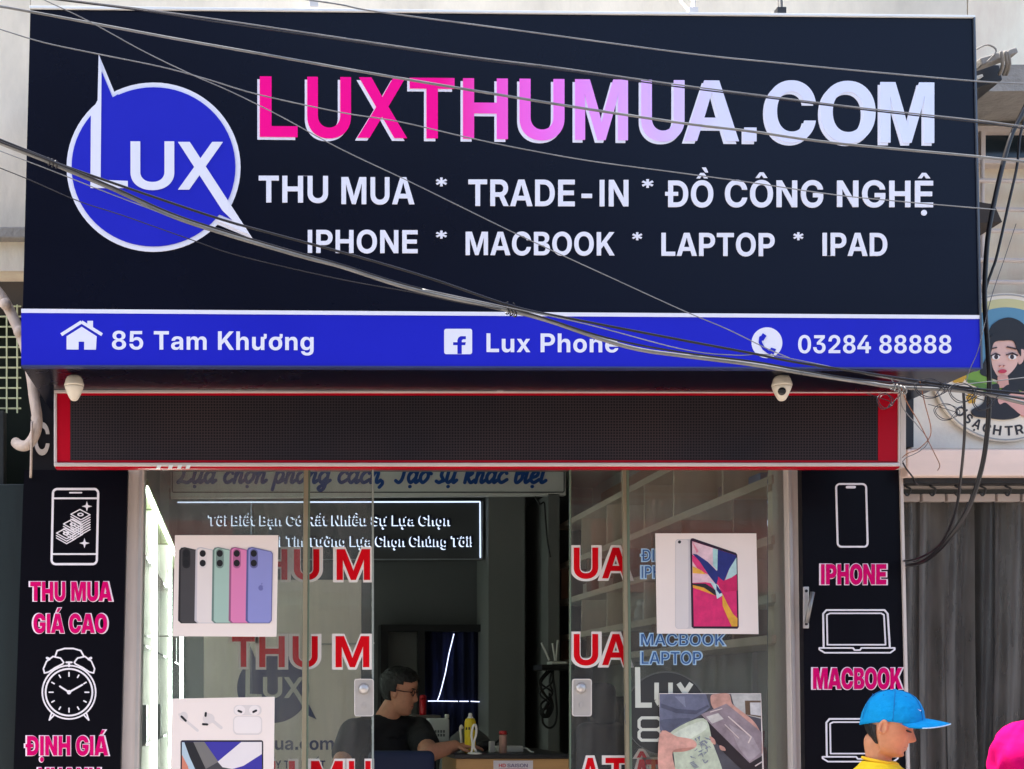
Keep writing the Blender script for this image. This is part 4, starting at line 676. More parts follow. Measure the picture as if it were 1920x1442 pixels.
# ---------------------------------------------------------------- LED display
ld = thing('message_display', 'unlit dark dot matrix message display with red ends under the billboard', 'display', W(895, 872, 5.2))
dm = bpy.data.materials.new('dot matrix'); dm.use_nodes = True; N = dm.node_tree.nodes; L = dm.node_tree.links; b_ = N['Principled BSDF']
tc = N.new('ShaderNodeTexCoord'); sx = N.new('ShaderNodeSeparateXYZ'); L.new(tc.outputs['Object'], sx.inputs[0]); fx = []
for ax in (0, 2):
    a = N.new('ShaderNodeMath'); a.operation = 'MULTIPLY'; a.inputs[1].default_value = 1/.0105; L.new(sx.outputs[ax], a.inputs[0])
    b2 = N.new('ShaderNodeMath'); b2.operation = 'FRACT'; L.new(a.outputs[0], b2.inputs[0]); c2 = N.new('ShaderNodeMath'); c2.operation = 'GREATER_THAN'; c2.inputs[1].default_value = .42; L.new(b2.outputs[0], c2.inputs[0]); fx.append(c2)
mu = N.new('ShaderNodeMath'); mu.operation = 'MULTIPLY'; L.new(fx[0].outputs[0], mu.inputs[0]); L.new(fx[1].outputs[0], mu.inputs[1])
nz = N.new('ShaderNodeTexNoise'); nz.inputs['Scale'].default_value = 2.5; L.new(tc.outputs['Object'], nz.inputs['Vector'])
rp = N.new('ShaderNodeValToRGB'); rp.color_ramp.elements[0].position = .35; rp.color_ramp.elements[0].color = lin((46, 40, 46))+(1,); rp.color_ramp.elements[1].position = .7; rp.color_ramp.elements[1].color = lin((60, 48, 50))+(1,); L.new(nz.outputs[0], rp.inputs[0])
mc = N.new('ShaderNodeMixRGB'); L.new(mu.outputs[0], mc.inputs[0]); L.new(rp.outputs[0], mc.inputs[1]); mc.inputs[2].default_value = lin((14, 12, 17))+(1,)
L.new(mc.outputs[0], b_.inputs['Base Color']); b_.inputs['Roughness'].default_value = .6; b_.inputs['Specular IOR Level'].default_value = .2
m_red = M('red acrylic', (184, 2, 32), .4, amt=.05, spec=.2)
MB().prect(108, 737, 1683, 868, 5.11, 5.16).build('housing', m_red, ld)
MB().prect(132, 742, 1646, 863, 5.105, 5.12).build('screen', dm, ld)
MB().prect(107, 738, 131.5, 866, 5.1045, 5.12).build('end_panel', m_red, ld); MB().prect(1646.5, 738, 1684, 866, 5.1045, 5.12).build('end_panel', m_red, ld)
rt = MB().prect(131.5, 737, 1646.5, 741.5, 5.1035, 5.12); rt.prect(131.5, 863.5, 1646.5, 867, 5.1035, 5.12); rt.build('inner_trim', m_red, ld)
m_fr = M('pinkish aluminium', (224, 208, 200), .35, .35, amt=.12, scale=2, stretch=(1, 1, 4))
fr = MB().prect(101, 731, 1688, 736.8, 5.098, 5.16, .002); fr.prect(101, 867.5, 1688, 874, 5.098, 5.16, .002); fr.prect(101, 737, 106.5, 867.3, 5.099, 5.16, .002); fr.prect(1684.5, 737, 1688, 867.3, 5.099, 5.16, .002); fr.build('frame', m_fr, ld)
MB().prect(1688.3, 733, 1699, 876, 5.1, 5.16, .002).build('side_cover', m_white, ld)
MB().prect(104, 874.2, 1686, 878, 5.11, 5.15).build('bottom_skin', m_red, ld)
for u in (938, 1523): MB().prect(u-6, 724, u+6, 734, 5.09, 5.13, .002).build('clip', m_alu, ld)
i = Ink()
for u in (300, 322, 339, 355): i.poly([(u-5, 872), (u+3, 872), (u, 879), (u-7, 879)])
tag(i.build('tape_marks', 5.095, M('white tape', (238, 240, 232), .5), None, .001), 'white tape scraps on the bottom edge of the message display', 'tape')

# cctv domes
def cctv(u, v, lens, lab):
    d = 4.84; k = F/d; p = W(u, v, d); p.z = 2.634
    t = thing('security_camera', lab, 'camera', p, 'dome cameras under the billboard')
    mw = M('camera housing', (226, 212, 190), .4, amt=.05)
    R_ = 18/k
    MB().lathe([(R_*.5, .0), (R_*.72, -.004), (R_*.86, -.013), (R_*.97, -.026), (R_*1.03, -.032), (R_*1.03, -.037)], p, 28).build('base', mw, t, True)
    MB().lathe([(R_*.98, -.0375), (R_*.96, -.044), (R_*.78, -.06), (R_*.55, -.076), (R_*.38, -.085), (R_*.22, -.0885), (R_*.04, -.089)], p, 28).build('dome', mw, t, True)
    if lens:
        rot = Vector((-.25, -.85, -.35)).to_track_quat('Z', 'Y').to_matrix(); q = p+Vector((-.008, -.019, -.058))
        MB().lathe([(.0135, 0), (.0135, .011), (.011, .013), (.002, .0125)], q, 20, rot=rot).build('lens', M('lens black', (12, 11, 14), .12), t, True)
    return t
cctv(139, 700, False, 'cream dome camera under the left end of the billboard')
cctv(1466, 700, True, 'cream dome camera with black lens under the right end of the billboard')

# ---------------------------------------------------------------- side sign panels
m_pk = M('pink print', (212, 0, 102), .6, amt=.04, spec=.08); m_edge = M('white outline print', (246, 228, 236), .5, amt=.03, spec=.2); m_icon = M('icon print', (238, 230, 232), .5, amt=.04)
DP = 5.42
def panel(lab, px):
    t = thing('side_sign', lab, 'sign', W((px[2][0]+px[3][0])/2, 1980, DP), 'black sign panels on the shop pillars')
    MB().quad(px, DP, DP+.08).build('panel', M('panel film', (6, 6, 15), .35, amt=.25, spec=.14, scale=1.5, bump=.03, bscale=3), t); return t
def two(body, u0, u1, vb, vt, t, slope=0):
    Ink().text(body, 'k', u0, u1, vb, vt, slope, -8, 26).build_words('lettering_edge', DP, m_edge, t, .002)
    Ink().text(body, 'k', u0+2, u1-2, vb, vt, slope, -8).build_words('lettering', DP, m_pk, t, .004)
lp = panel('black panel with pink words and phone and clock icons left of the door', [(45, 881), (240, 881), (212, 1990), (6, 1990)])
two('THU MUA', 55, 212, 1127, 1091, lp); two('GIÁ CAO', 61, 203, 1187, 1151, lp); two('ĐỊNH GIÁ', 46, 205, 1416.5, 1380, lp); two('NHANH', 70, 190, 1476, 1439.5, lp)
i = Ink()
i.frame(96, 915, 185, 1060, 4.2, 10).map(lambda u, v: (u-(v-915)*.02+1.5, v))
i.line([(98, 934.5), (184.5, 934.5)], 3.2, round_=False); i.line([(96, 1039), (182, 1039)], 3.2, round_=False); i.line([(131, 924), (153, 924)], 2.6)
def iso(x, y): return (105+x*9.2+y*6.2+0, 1003-x*0+0)
def bundle(u, v, n):
    for k_ in range(n+1):
        w_ = v-k_*4.6
        P = [(u, w_), (u+19, w_+10.5), (u+36, w_+1)]
        if k_ == n: i.line(P+[(u+17, w_-9)], 1.9, True); i.oval(u+18, w_+.6, 6, 3.4, 20); i.oval(u+18, w_+.6, 2.8, 1.6, 14, True)
        else: i.line(P, 1.9)
bundle(106, 1009, 2); bundle(119, 1001, 4); bundle(133, 992, 6)
for su, sv in ((163, 949.5), (158.5, 1018.5)): i.poly([(su, sv-9.5), (su+2.2, sv-2.2), (su+9.5, sv), (su+2.2, sv+2.2), (su, sv+9.5), (su-2.2, sv+2.2), (su-9.5, sv), (su-2.2, sv-2.2)])
i.build('phone_icon', DP, m_icon, lp, .003)
i = Ink(); cu, cv = 129.5, 1298
i.oval(cu, cv, 51.5); i.oval(cu, cv, 48.6, hole=True); i.oval(cu, cv, 45.5); i.oval(cu, cv, 42.2, hole=True)
for k_ in range(12):
    a = k_*math.pi/6; r0 = 30 if k_ % 3 == 0 else 32
    i.line([(cu+r0*math.sin(a), cv-r0*math.cos(a)), (cu+37*math.sin(a), cv-37*math.cos(a))], 2.6)
i.line([(cu-17, cv-11), (cu, cv), (cu+25, cv-14)], 3.2); i.oval(cu, cv, 4, n=16)
for sg in (-1, 1):
    i.line([(cu+sg*10, cv-56), (cu+sg*16, cv-64), (cu+sg*30, cv-67), (cu+sg*42, cv-58), (cu+sg*48, cv-44), (cu+sg*46, cv-36), (cu+sg*38, cv-38), (cu+sg*26, cv-46), (cu+sg*12, cv-53)], 2.8, True)
    i.line([(cu+sg*37, cv-62), (cu+sg*41, cv-64)], 5); i.line([(cu+sg*28, cv+43), (cu+sg*37, cv+52), (cu+sg*33, cv+40)], 2.8)
i.line([(cu-26, cv-67), (cu-22, cv-78), (cu-8, cv-82), (cu+8, cv-82), (cu+22, cv-78), (cu+28, cv-67)], 3); i.line([(cu-5, cv-56), (cu+5, cv-56)], 3.4); i.line([(cu, cv-56), (cu, cv-49)], 4)
i.build('clock_icon', DP, m_icon, lp, .003)
rp_ = panel('black panel with pink words and phone and laptop icons right of the door', [(1503, 877), (1688, 877), (1714, 1990), (1516, 1990)])
two('IPHONE', 1537, 1663, 1096, 1058, rp_); two('MACBOOK', 1522, 1693, 1292, 1252.5, rp_)
i = Ink().frame(1565.5, 906, 1625, 1027, 3.3, 9).map(lambda u, v: (u+(v-906)*.027, v)); i.line([(1588, 913.5), (1602, 913.5)], 4.8); i.build('phone_icon', DP, m_icon, rp_, .003)
for nm, v0, off in (('laptop_icon', 1143, 0), ('laptop_icon', 1347, 6)):
    i = Ink(); k_ = off
    i.line([(1544+k_, v0+71), (1543+k_, v0+8), (1549+k_, v0+1), (1658+k_, v0+1), (1664+k_, v0+8), (1668+k_, v0+71)], 3.2)
    i.line([(1551+k_, v0+66), (1550+k_, v0+10), (1556+k_, v0+7), (1652+k_, v0+7), (1657+k_, v0+10), (1660+k_, v0+66)], 2.6, True)
    i.line([(1536+k_, v0+72), (1599+k_, v0+72), (1602+k_, v0+76), (1612+k_, v0+76), (1615+k_, v0+72), (1677+k_, v0+72), (1677+k_, v0+75), (1669+k_, v0+81), (1546+k_, v0+81), (1536+k_, v0+75)], 2.8, True)
    i.build(nm, DP, m_icon, rp_, .003)
Ink().text('LAPTOP', 'k', 1532, 1690, 1490, 1452).build('lettering', DP, m_pk, rp_, .004)
tag(MB().quad([(1687.5, 877), (1693, 877), (1719, 1990), (1714, 1990)], 5.41, 5.5).build('corner_strip', m_white), 'thin white metal strip on the outer edge of the right black panel', 'trim')
la = thing('door_latch', 'grey steel latch with tube on the right door jamb', 'latch', W(1514, 1178, 5.4))
MB().prect(1507, 1100, 1517, 1178, 5.40, 5.41, .002).build('plate', m_alu, la)
k_ = MB().tube([W(1524, 1110, 5.38), W(1512, 1168, 5.38)], .0085, 12); k_.build('tube', M('galvanised', (150, 146, 140), .4, .6), la, True)
k_ = MB()
for v in (1108, 1170): k_.ball(W(1512, v, 5.398), .006, n=10)
k_.build('bolt', m_dark, la)
# ---------------------------------------------------------------- glass shopfront
m_gl = glass('dusty hazed door glass', (.95, .96, .95), 0, .06, (.62, .6, .56)); m_gedge = M('greenish glass edge', (104, 118, 100), .2, amt=.1); m_post = M('brass coloured post', (160, 148, 122), .4, .3, amt=.15)  # pane glass carries dust plus a warm diffuse haze lightening the view inside
jm = thing('door_frame', 'white metal door frame round the glass shopfront', 'frame', W(875, 1900, 5.47))
MB().quad([(240, 872), (270, 872), (250, 1990), (214, 1990)], 5.46, 5.62, .004).build('jamb', m_white, jm); MB().quad([(262, 872), (267, 872), (247, 1990), (242, 1990)], 5.452, 5.46).build('jamb_lip', m_alu, jm)
MB().quad([(1476, 872), (1502, 872), (1524, 1990), (1494, 1990)], 5.46, 5.62, .004).build('jamb', m_white, jm); MB().quad([(1479, 872), (1484, 872), (1504, 1990), (1497, 1990)], 5.452, 5.46).build('jamb_lip', m_alu, jm)
MB().box(-.45, 2.27, -.03, .12, 2.46, 2.62).build('header', m_white, jm)
VB = 1921
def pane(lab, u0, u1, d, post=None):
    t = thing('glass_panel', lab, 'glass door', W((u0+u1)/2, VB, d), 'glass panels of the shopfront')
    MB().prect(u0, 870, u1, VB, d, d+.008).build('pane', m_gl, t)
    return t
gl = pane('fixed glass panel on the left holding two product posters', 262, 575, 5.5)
MB().quad([(570, 870), (578, 870), (570, VB), (562, VB)], 5.494, 5.52).build('post', m_post, gl); MB().quad([(578.5, 870), (582, 870), (574, VB), (570.5, VB)], 5.497, 5.515).build('edge', m_gedge, gl)
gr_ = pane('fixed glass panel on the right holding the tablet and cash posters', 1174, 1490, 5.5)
MB().quad([(1168, 870), (1174, 870), (1186, VB), (1180, VB)], 5.497, 5.52).build('post', m_post, gr_); MB().quad([(1174.5, 870), (1179, 870), (1191, VB), (1186.5, VB)], 5.494, 5.515).build('edge', m_gedge, gr_)
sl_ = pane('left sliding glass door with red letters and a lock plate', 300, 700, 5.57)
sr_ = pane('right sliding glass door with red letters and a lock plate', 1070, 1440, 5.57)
MB().prect(697.5, 870, 701, VB, 5.567, 5.582).build('edge', M('pale glass edge', (150, 156, 150), .25), sl_); MB().prect(1068.5, 870, 1071, VB, 5.567, 5.582).build('edge', m_gedge, sr_)
m_rl = M('red vinyl', (212, 2, 20), .55, amt=.05, spec=.1); m_wl = M('white vinyl', (232, 222, 214), .5, amt=.04)
def red(i_args, par, d=5.57):
    for body, u0, u1, vb, vt in i_args:
        e = Ink().text(body, 'm', u0, u1, vb, vt, grow_=58).build('letter', d, m_wl, par, .001)
        Ink().text(body, 'm', u0+3.2, u1-3.2, vb-1, vt+1, grow_=14).build('red_face', d, m_rl, e, .0022)
red([('T', 438, 486, 1086.5, 1030), ('H', 490, 541, 1087, 1030), ('U', 549, 601, 1087, 1030), ('M', 629, 696, 1087.5, 1030), ('T', 433, 480, 1250.5, 1193), ('H', 484, 536, 1251, 1193), ('U', 546.5, 598, 1250.5, 1193), ('M', 627, 694.5, 1251, 1193),
     ('U', 503, 555, 1482, 1427), ('M', 581, 645, 1482, 1427), ('U', 652, 697, 1482, 1427)], sl_)
red([('U', 1073.5, 1123.5, 1084.5, 1027), ('A', 1127, 1182, 1084.5, 1027), ('U', 1073.5, 1123.5, 1247, 1189), ('A', 1127, 1182, 1247, 1189), ('A', 1086, 1127, 1478, 1421), ('T', 1133, 1178, 1478, 1421), ('Ấ', 1184, 1226, 1478, 1421), ('T', 1206, 1236, 1478, 1421)][:6]+[('Ậ', 1184, 1222, 1478, 1424), ('T', 1208, 1242, 1478, 1424)], sr_)
m_lock = M('frosted lock plate', (196, 188, 180), .35, .3, amt=.1, scale=8)
for par, u0, u1, ku, kv in ((sl_, 665, 699, 682, 1291.5), (sr_, 1073, 1107, 1089, 1290)):
    i = Ink().rect(u0, 1274, u1, 1342, 5); lk = i.build('lock_plate', 5.57, m_lock, par, .012)
    i = Ink().frame(u0-1, 1273, u1+1, 1343, 1.4, 5); i.build('lock_rim', 5.57, m_wl, par, .014)
    MB().lathe([(.0215, 0), (.0215, -.006), (.016, -.012), (.009, -.013), (.004, -.016)], W(ku, kv, 5.558), 24, 'Y').build('knob', m_alu, lk, True)
    Ink().oval(ku, kv+31, 3, 5, 16).build('keyhole', 5.557, m_alu, lk, .002)
m_bl = M('blue vinyl', (40, 86, 140), .5, amt=.05); m_ble = M('pale blue vinyl', (168, 196, 216), .5, amt=.04)
for body, u0, u1, vb, vt in (('ĐIỆN', 1201, 1262, 1052.5, 1030), ('IPHONE', 1201.5, 1292, 1084.5, 1061), ('MACBOOK', 1200.5, 1360, 1210.5, 1188), ('LAPTOP', 1201.5, 1316, 1245.5, 1222)):
    e = Ink().text(body, 'm', u0, u1, vb, vt, track=20, grow_=48).build('lettering', 5.5, m_ble, gr_, .001); Ink().text(body, 'm', u0+1.2, u1-1.2, vb-.5, vt+.5, track=20, grow_=-8).build('blue_face', 5.5, m_bl, e, .0022)
# pale logo sticker on the inside of the right panel
m_pl = M('pale sticker', (206, 206, 192), .5, amt=.04)
sk = thing('logo_sticker', 'pale letters on a dark disc stuck on the right glass', 'sticker', W(1249, 1420, 5.515))
Ink().oval(1249, 1338, 76, 77).build('disc', 5.499, M('smoky disc film', (52, 52, 50), .5, amt=.1), sk, .001)
i = Ink().oval(1249, 1338, 79); i.oval(1249, 1338, 77.6, hole=True); i.build('rim', 5.499, M('grey sticker rim', (104, 104, 100), .5), sk, .001)
i = Ink().poly([(1190.5, 1251), (1200, 1251), (1201, 1317.5), (1222, 1317.5), (1222, 1327), (1191, 1327)]); i.line([(1231, 1280), (1231, 1312), (1236, 1321), (1244, 1324), (1252, 1321), (1257, 1312), (1257, 1280)], 8.5, round_=False)
i.line([(1272, 1281), (1302, 1326)], 9, round_=False); i.line([(1296, 1281), (1266, 1326)], 9, round_=False)
for v0, v1 in ((1346, 1368), (1368, 1388)): i.line([(1203, v0), (1233, v0), (1239, v0+5), (1239, v1-5), (1233, v1), (1203, v1), (1198, v1-5), (1198, v0+5)], 5.5, True)
i.build('letters', 5.499, m_pl, sk, .002)

# ---------------------------------------------------------------- posters on the glass
m_paper = M('poster paper', (246, 230, 220), .5, amt=.03)
def poster(lab, px, d=5.488):
    t = thing('poster', lab, 'poster', W((px[2][0]+px[3][0])/2, px[2][1], d), 'product posters on the glass')
    MB().quad(px, d, d+.004).build('sheet', m_paper, t); return t
pc = {}
def col(c):
    if c not in pc: pc[c] = M('print %d %d %d' % c, c, .45, amt=.03)
    return pc[c]
PD = 5.488
A = lambda P: [(230+x/3.918, 860+y/3.918) for x, y in P]
pa = poster('square poster of five phones in a row, upper left glass', [(328, 1003.5), (522, 1003.5), (518.5, 1194), (324, 1193)])
for k_, (c1, c2, c3) in enumerate((((70, 67, 68), (40, 38, 40), (30, 29, 31)), ((236, 224, 218), (206, 200, 202), (226, 216, 212)), ((170, 198, 184), (108, 132, 124), (120, 140, 132)), ((228, 132, 180), (160, 92, 130), (176, 100, 140)), ((146, 148, 206), (92, 94, 150), (100, 100, 150)))):
    l = 415+k_*125-(4 if k_ else 0); th = .0008+.0006*k_
    Ink().poly(A([(l, 675), (l+14, 655), (l+40, 650), (l+180, 682), (l+192, 700), (l+184, 1190), (l+168, 1210), (l+14, 1210), (l-8, 1190)])).build('phone_print', PD, col(c2), pa, th)
    Ink().poly(A([(l+14, 672), (l+34, 656), (l+176, 686), (l+188, 704), (l+178, 1188), (l+160, 1205), (l+24, 1205), (l+8, 1188)])).build('phone_print', PD, col(c1), pa, th+.0002)
    i = Ink(); i.poly([(x, y) for x, y in rrect(*A([(l+24, 664)])[0], *A([(l+82, 806)])[0], 7)]); i.build('phone_print', PD, col(c3), pa, th+.0003)
    i = Ink()
    for yy in (697, 768): q = A([(l+52, yy)])[0]; i.oval(q[0], q[1], 5.8, 6.4, 20)
    i.build('phone_print', PD, col((18, 17, 22)), pa, th+.0004)
q = A([(1015, 950)])[0]; i = Ink().oval(q[0], q[1], 4.6, 5.2, 20); i.oval(q[0]+5.4, q[1]-.5, 2, n=12, hole=True); i.poly([(q[0], q[1]-6), (q[0]+2, q[1]-10), (q[0]+3, q[1]-7)]); i.build('emblem_print', PD, col((110, 110, 170)), pa, .0044)
B = lambda P: [(300+x/3.84, 1160+y/3.84) for x, y in P]
pb = poster('poster of white earbuds above an open laptop, lower left glass', [(322.5, 1310), (515, 1306.5), (513, 1500), (318, 1500)])
i = Ink().poly([(u, v) for u, v in rrect(437, 1342, 491.5, 1378, 9)]); i.poly(rrect(438, 1322, 490.5, 1341, 8)); i.line(B([(140, 690), (180, 730), (270, 805)]), 5); i.line(B([(330, 690), (360, 720), (440, 785)]), 6); i.oval(*B([(350, 720)])[0], 11, 10); i.oval(*B([(170, 705)])[0], 8, 9)
i.build('earbuds_print', PD, col((226, 214, 208)), pb, .0006)
i = Ink().oval(*B([(575, 660)])[0], 10, 9); i.oval(*B([(680, 660)])[0], 10, 9); i.poly(rrect(439, 1344, 489.5, 1375, 8)); i.build('earbuds_print', PD, col((244, 232, 226)), pb, .001)
i = Ink()
for a_, b_ in (((155, 705), (185, 735)), ((330, 680), (328, 700)), ((310, 760), (340, 762)), ((565, 664), (585, 672)), ((672, 672), (692, 662))): i.line(B([a_, b_]), 4.2)
i.build('earbuds_print', PD, col((24, 22, 26)), pb, .0014)
Ink().poly(rrect(338.5, 1388, 493.5, 1496, 4)).build('laptop_print', PD, col((22, 20, 26)), pb, .0006)
Ink().poly([(341, 1391), (491, 1391), (491, 1494), (341, 1494)]).build('laptop_print', PD, col((58, 50, 158)), pb, .0009)
Ink().poly(B([(160, 888), (240, 888), (400, 1083), (470, 1280), (160, 1280)])).build('laptop_print', PD, col((28, 28, 34)), pb, .0012)
Ink().poly(B([(240, 888), (320, 888), (420, 1030), (330, 1083)])).build('laptop_print', PD, col((120, 116, 112)), pb, .0014)
Ink().poly(B([(158, 890), (175, 890), (215, 1000), (270, 1120), (300, 1280), (158, 1280), (158, 1040)])).build('laptop_print', PD, col((184, 204, 214)), pb, .0016)
Ink().poly(B([(158, 980), (200, 1060), (250, 1280), (158, 1280)])).build('laptop_print', PD, col((214, 130, 104)), pb, .0018)
Ink().poly(B([(415, 1030), (585, 888), (733, 888), (733, 975), (600, 1060), (520, 1083), (450, 1070)])).build('laptop_print', PD, col((236, 226, 224)), pb, .0016)
Ink().poly(B([(420, 1030), (330, 1085), (500, 1200), (520, 1085)])).build('laptop_print', PD, col((66, 64, 68)), pb, .0014)
C_ = lambda P: [(1020+x/3.84, 860+y/3.84) for x, y in P]
pt = poster('poster of a tablet with a bright abstract screen, upper right glass', [(1229, 1000), (1418, 1000), (1422.5, 1189), (1232, 1188)])
Ink().poly(rrect(*C_([(945, 580)])[0], *C_([(1100, 1225)])[0], 6)).build('tablet_print', PD, col((206, 198, 198)), pt, .0004); Ink().poly(rrect(*C_([(950, 584)])[0], *C_([(1040, 1222)])[0], 5)).build('tablet_print', PD, col((226, 216, 212)), pt, .0007)
i = Ink().oval(*C_([(975, 600)])[0], 3, n=16); i.build('tablet_print', PD, col((30, 28, 32)), pt, .001)
Ink().poly(C_([(1052, 590), (1058, 576), (1072, 573), (1380, 678), (1391, 692), (1402, 1212), (1392, 1225), (1078, 1223), (1062, 1210)])).build('tablet_print', PD, col((44, 14, 40)), pt, .001)
scr = [((226, 44, 112), [(1066, 594), (1380, 696), (1391, 1208), (1078, 1208)]), ((240, 204, 212), [(1066, 596), (1252, 655), (1244, 812), (1170, 760), (1066, 690)]), ((240, 200, 210), [(1067, 715), (1150, 790), (1235, 880), (1240, 905), (1160, 890), (1068, 895)]),
       ((38, 46, 124), [(1250, 655), (1381, 697), (1384, 730), (1330, 800), (1292, 890), (1256, 850), (1240, 910), (1185, 840), (1120, 740), (1068, 685), (1100, 690), (1180, 745), (1244, 810)]), ((176, 216, 214), [(1214, 645), (1250, 655), (1247, 806), (1216, 770)]),
       ((186, 218, 216), [(1384, 712), (1387, 830), (1296, 892), (1335, 790)]), ((212, 28, 96), [(1250, 850), (1290, 880), (1387, 840), (1390, 950), (1300, 960), (1262, 920)]), ((234, 60, 124), [(1066, 700), (1120, 745), (1180, 835), (1110, 800), (1068, 740)]),
       ((40, 34, 44), [(1070, 900), (1160, 900), (1238, 950), (1250, 985), (1200, 975), (1120, 935), (1070, 912)]), ((206, 232, 232), [(1190, 880), (1250, 910), (1285, 985), (1245, 1010), (1232, 950)]), ((34, 40, 110), [(1238, 905), (1280, 965), (1262, 975), (1240, 945)]), ((240, 176, 60), [(1282, 970), (1320, 1050), (1360, 1120), (1391, 1150), (1390, 1208), (1350, 1208), (1310, 1120), (1285, 1060)]),
       ((240, 180, 70), [(1069, 775), (1130, 805), (1165, 832), (1070, 825)]), ((240, 170, 60), [(1070, 910), (1150, 930), (1230, 985), (1120, 945), (1072, 930)]), ((246, 150, 170), [(1066, 600), (1112, 668), (1098, 680)])]
for k_, (c_, P) in enumerate(scr): Ink().poly(C_(P)).build('screen_print', PD, M('screen print %d' % k_, c_, .4, amt=.22, scale=26), pt, .0013+.0002*k_)
E_ = lambda P: [(1020+x/3.84, 1160+y/3.84) for x, y in P]
pdn = poster('photo poster of hands with banknotes and a boxed phone, lower right glass', [(1236.5, 1300), (1427, 1300), (1434, 1496), (1240, 1496)])
ph = [((84, 82, 88), [(832, 542), (1560, 542), (1572, 1280), (846, 1280)]), ((112, 114, 134), [(832, 542), (1165, 542), (1196, 640), (1130, 692), (965, 778), (890, 842), (833, 800)]), ((86, 88, 106), [(840, 610), (960, 650), (1100, 660), (1180, 620), (1186, 634), (1090, 690), (950, 680), (840, 640)]), ((92, 94, 112), [(835, 740), (930, 720), (1060, 720), (960, 772), (890, 836)]), ((136, 138, 156), [(940, 560), (1020, 640), (1010, 560)]),
      ((196, 192, 184), [(1345, 542), (1560, 542), (1560, 720), (1440, 690), (1366, 622)]), ((104, 82, 62), [(1445, 590), (1560, 590), (1560, 712), (1450, 690)]), ((214, 210, 206), [(1482, 604), (1560, 604), (1560, 700), (1486, 690)]),
      ((212, 160, 142), [(1200, 560), (1240, 542), (1330, 542), (1352, 610), (1400, 650), (1500, 730), (1548, 800), (1566, 860), (1566, 980), (1480, 980), (1300, 720), (1214, 640)]),
      ((44, 36, 40), [(1130, 692), (1480, 1040), (1568, 984), (1570, 1110), (1470, 1130), (1300, 970), (1175, 810)]), ((156, 138, 142), [(1128, 690), (1312, 612), (1566, 818), (1566, 988), (1480, 1040)]), ((214, 206, 196), [(1166, 706), (1252, 680), (1292, 722), (1208, 756)]), ((176, 160, 162), [(1330, 760), (1500, 850), (1560, 960), (1480, 1030), (1400, 930)]),
      ((204, 210, 182), [(895, 832), (1145, 716), (1215, 900), (1290, 1110), (1320, 1280), (1000, 1280), (930, 960)]), ((222, 226, 204), [(930, 830), (1130, 738), (1160, 800), (960, 900)]),
      ((228, 168, 150), [(832, 832), (960, 850), (1060, 868), (1096, 898), (1084, 930), (1010, 956), (925, 962), (945, 1090), (990, 1280), (842, 1280)]), ((206, 142, 124), [(925, 962), (1010, 956), (1084, 930), (1050, 928), (940, 942), (915, 980)]), ((214, 158, 140), [(1190, 846), (1226, 870), (1232, 906), (1205, 890)]), ((214, 158, 140), [(1262, 912), (1296, 926), (1304, 950), (1272, 944)])]
for k_, (c_, P) in enumerate(ph): Ink().poly(soft(E_(P)) if k_ in (3, 8, 13, 14, 15, 16, 17, 18) else E_(P)).build('photo_print', PD, M('photo print %d' % k_, c_, .4, amt=.34, scale=17), pdn, .0004+.0002*k_)
i = Ink(); i.line(E_([(1326, 706), (1490, 852), (1470, 892)]), 2.2); i.line(E_([(1300, 762), (1400, 860)]), 1.2); i.line(E_([(1196, 672), (1278, 648)]), 1.6); i.line(E_([(1520, 1060), (1568, 1030)]), 2); i.build('photo_print', PD, col((226, 208, 200)), pdn, .005)
random.seed(3); i = Ink()
for k_ in range(26):
    x, y = 1060+random.random()*120+k_*1.2, 850+random.random()*180; i.line(E_([(x, y), (x+random.uniform(-22, 22), y+random.uniform(-20, 20)), (x+random.uniform(-14, 26), y+random.uniform(-14, 26))]), 1.1)
for k_ in range(5): i.line(E_([(1050+k_*8, 1040+k_*9), (1075+k_*8, 1030+k_*9)]), 1.5)
i.build('photo_print', PD, col((140, 144, 156)), pdn, .0052)

# ---------------------------------------------------------------- round fruit shop sign on the right house
fs = thing('round_sign', 'round fruit shop sign with a black haired girl on the pink fascia', 'sign', W(1883, 827, 5.42))
FD = 5.432
def ring_poly(cu, cv, r0, r1, a0, a1, n=40):
    a = [math.radians(a0+(a1-a0)*k/n) for k in range(n+1)]
    return [(cu+r1*math.cos(t), cv-r1*math.sin(t)) for t in a]+[(cu+r0*math.cos(t), cv-r0*math.sin(t)) for t in a[::-1]]
Ink().oval(1883, 690, 139, 139, 72).build('board', FD, M('sign board white', (244, 232, 212), .5, amt=.05), fs, .012)
i = Ink().oval(1883, 690, 137, n=72); i.oval(1883, 690, 134.5, n=72, hole=True); i.build('ring_print', FD, col((170, 166, 160)), fs, .0135)
Ink().poly(ring_poly(1883, 690, 112, 128, 20, 160)).build('ring_print', FD, col((214, 206, 150)), fs, .013)
Ink().poly(ring_poly(1883, 690, 1, 112, 0, 180)).build('sky_print', FD, col((96, 150, 178)), fs, .013)
G = lambda P: [(1280+x/3, 480+y/3) for x, y in P]
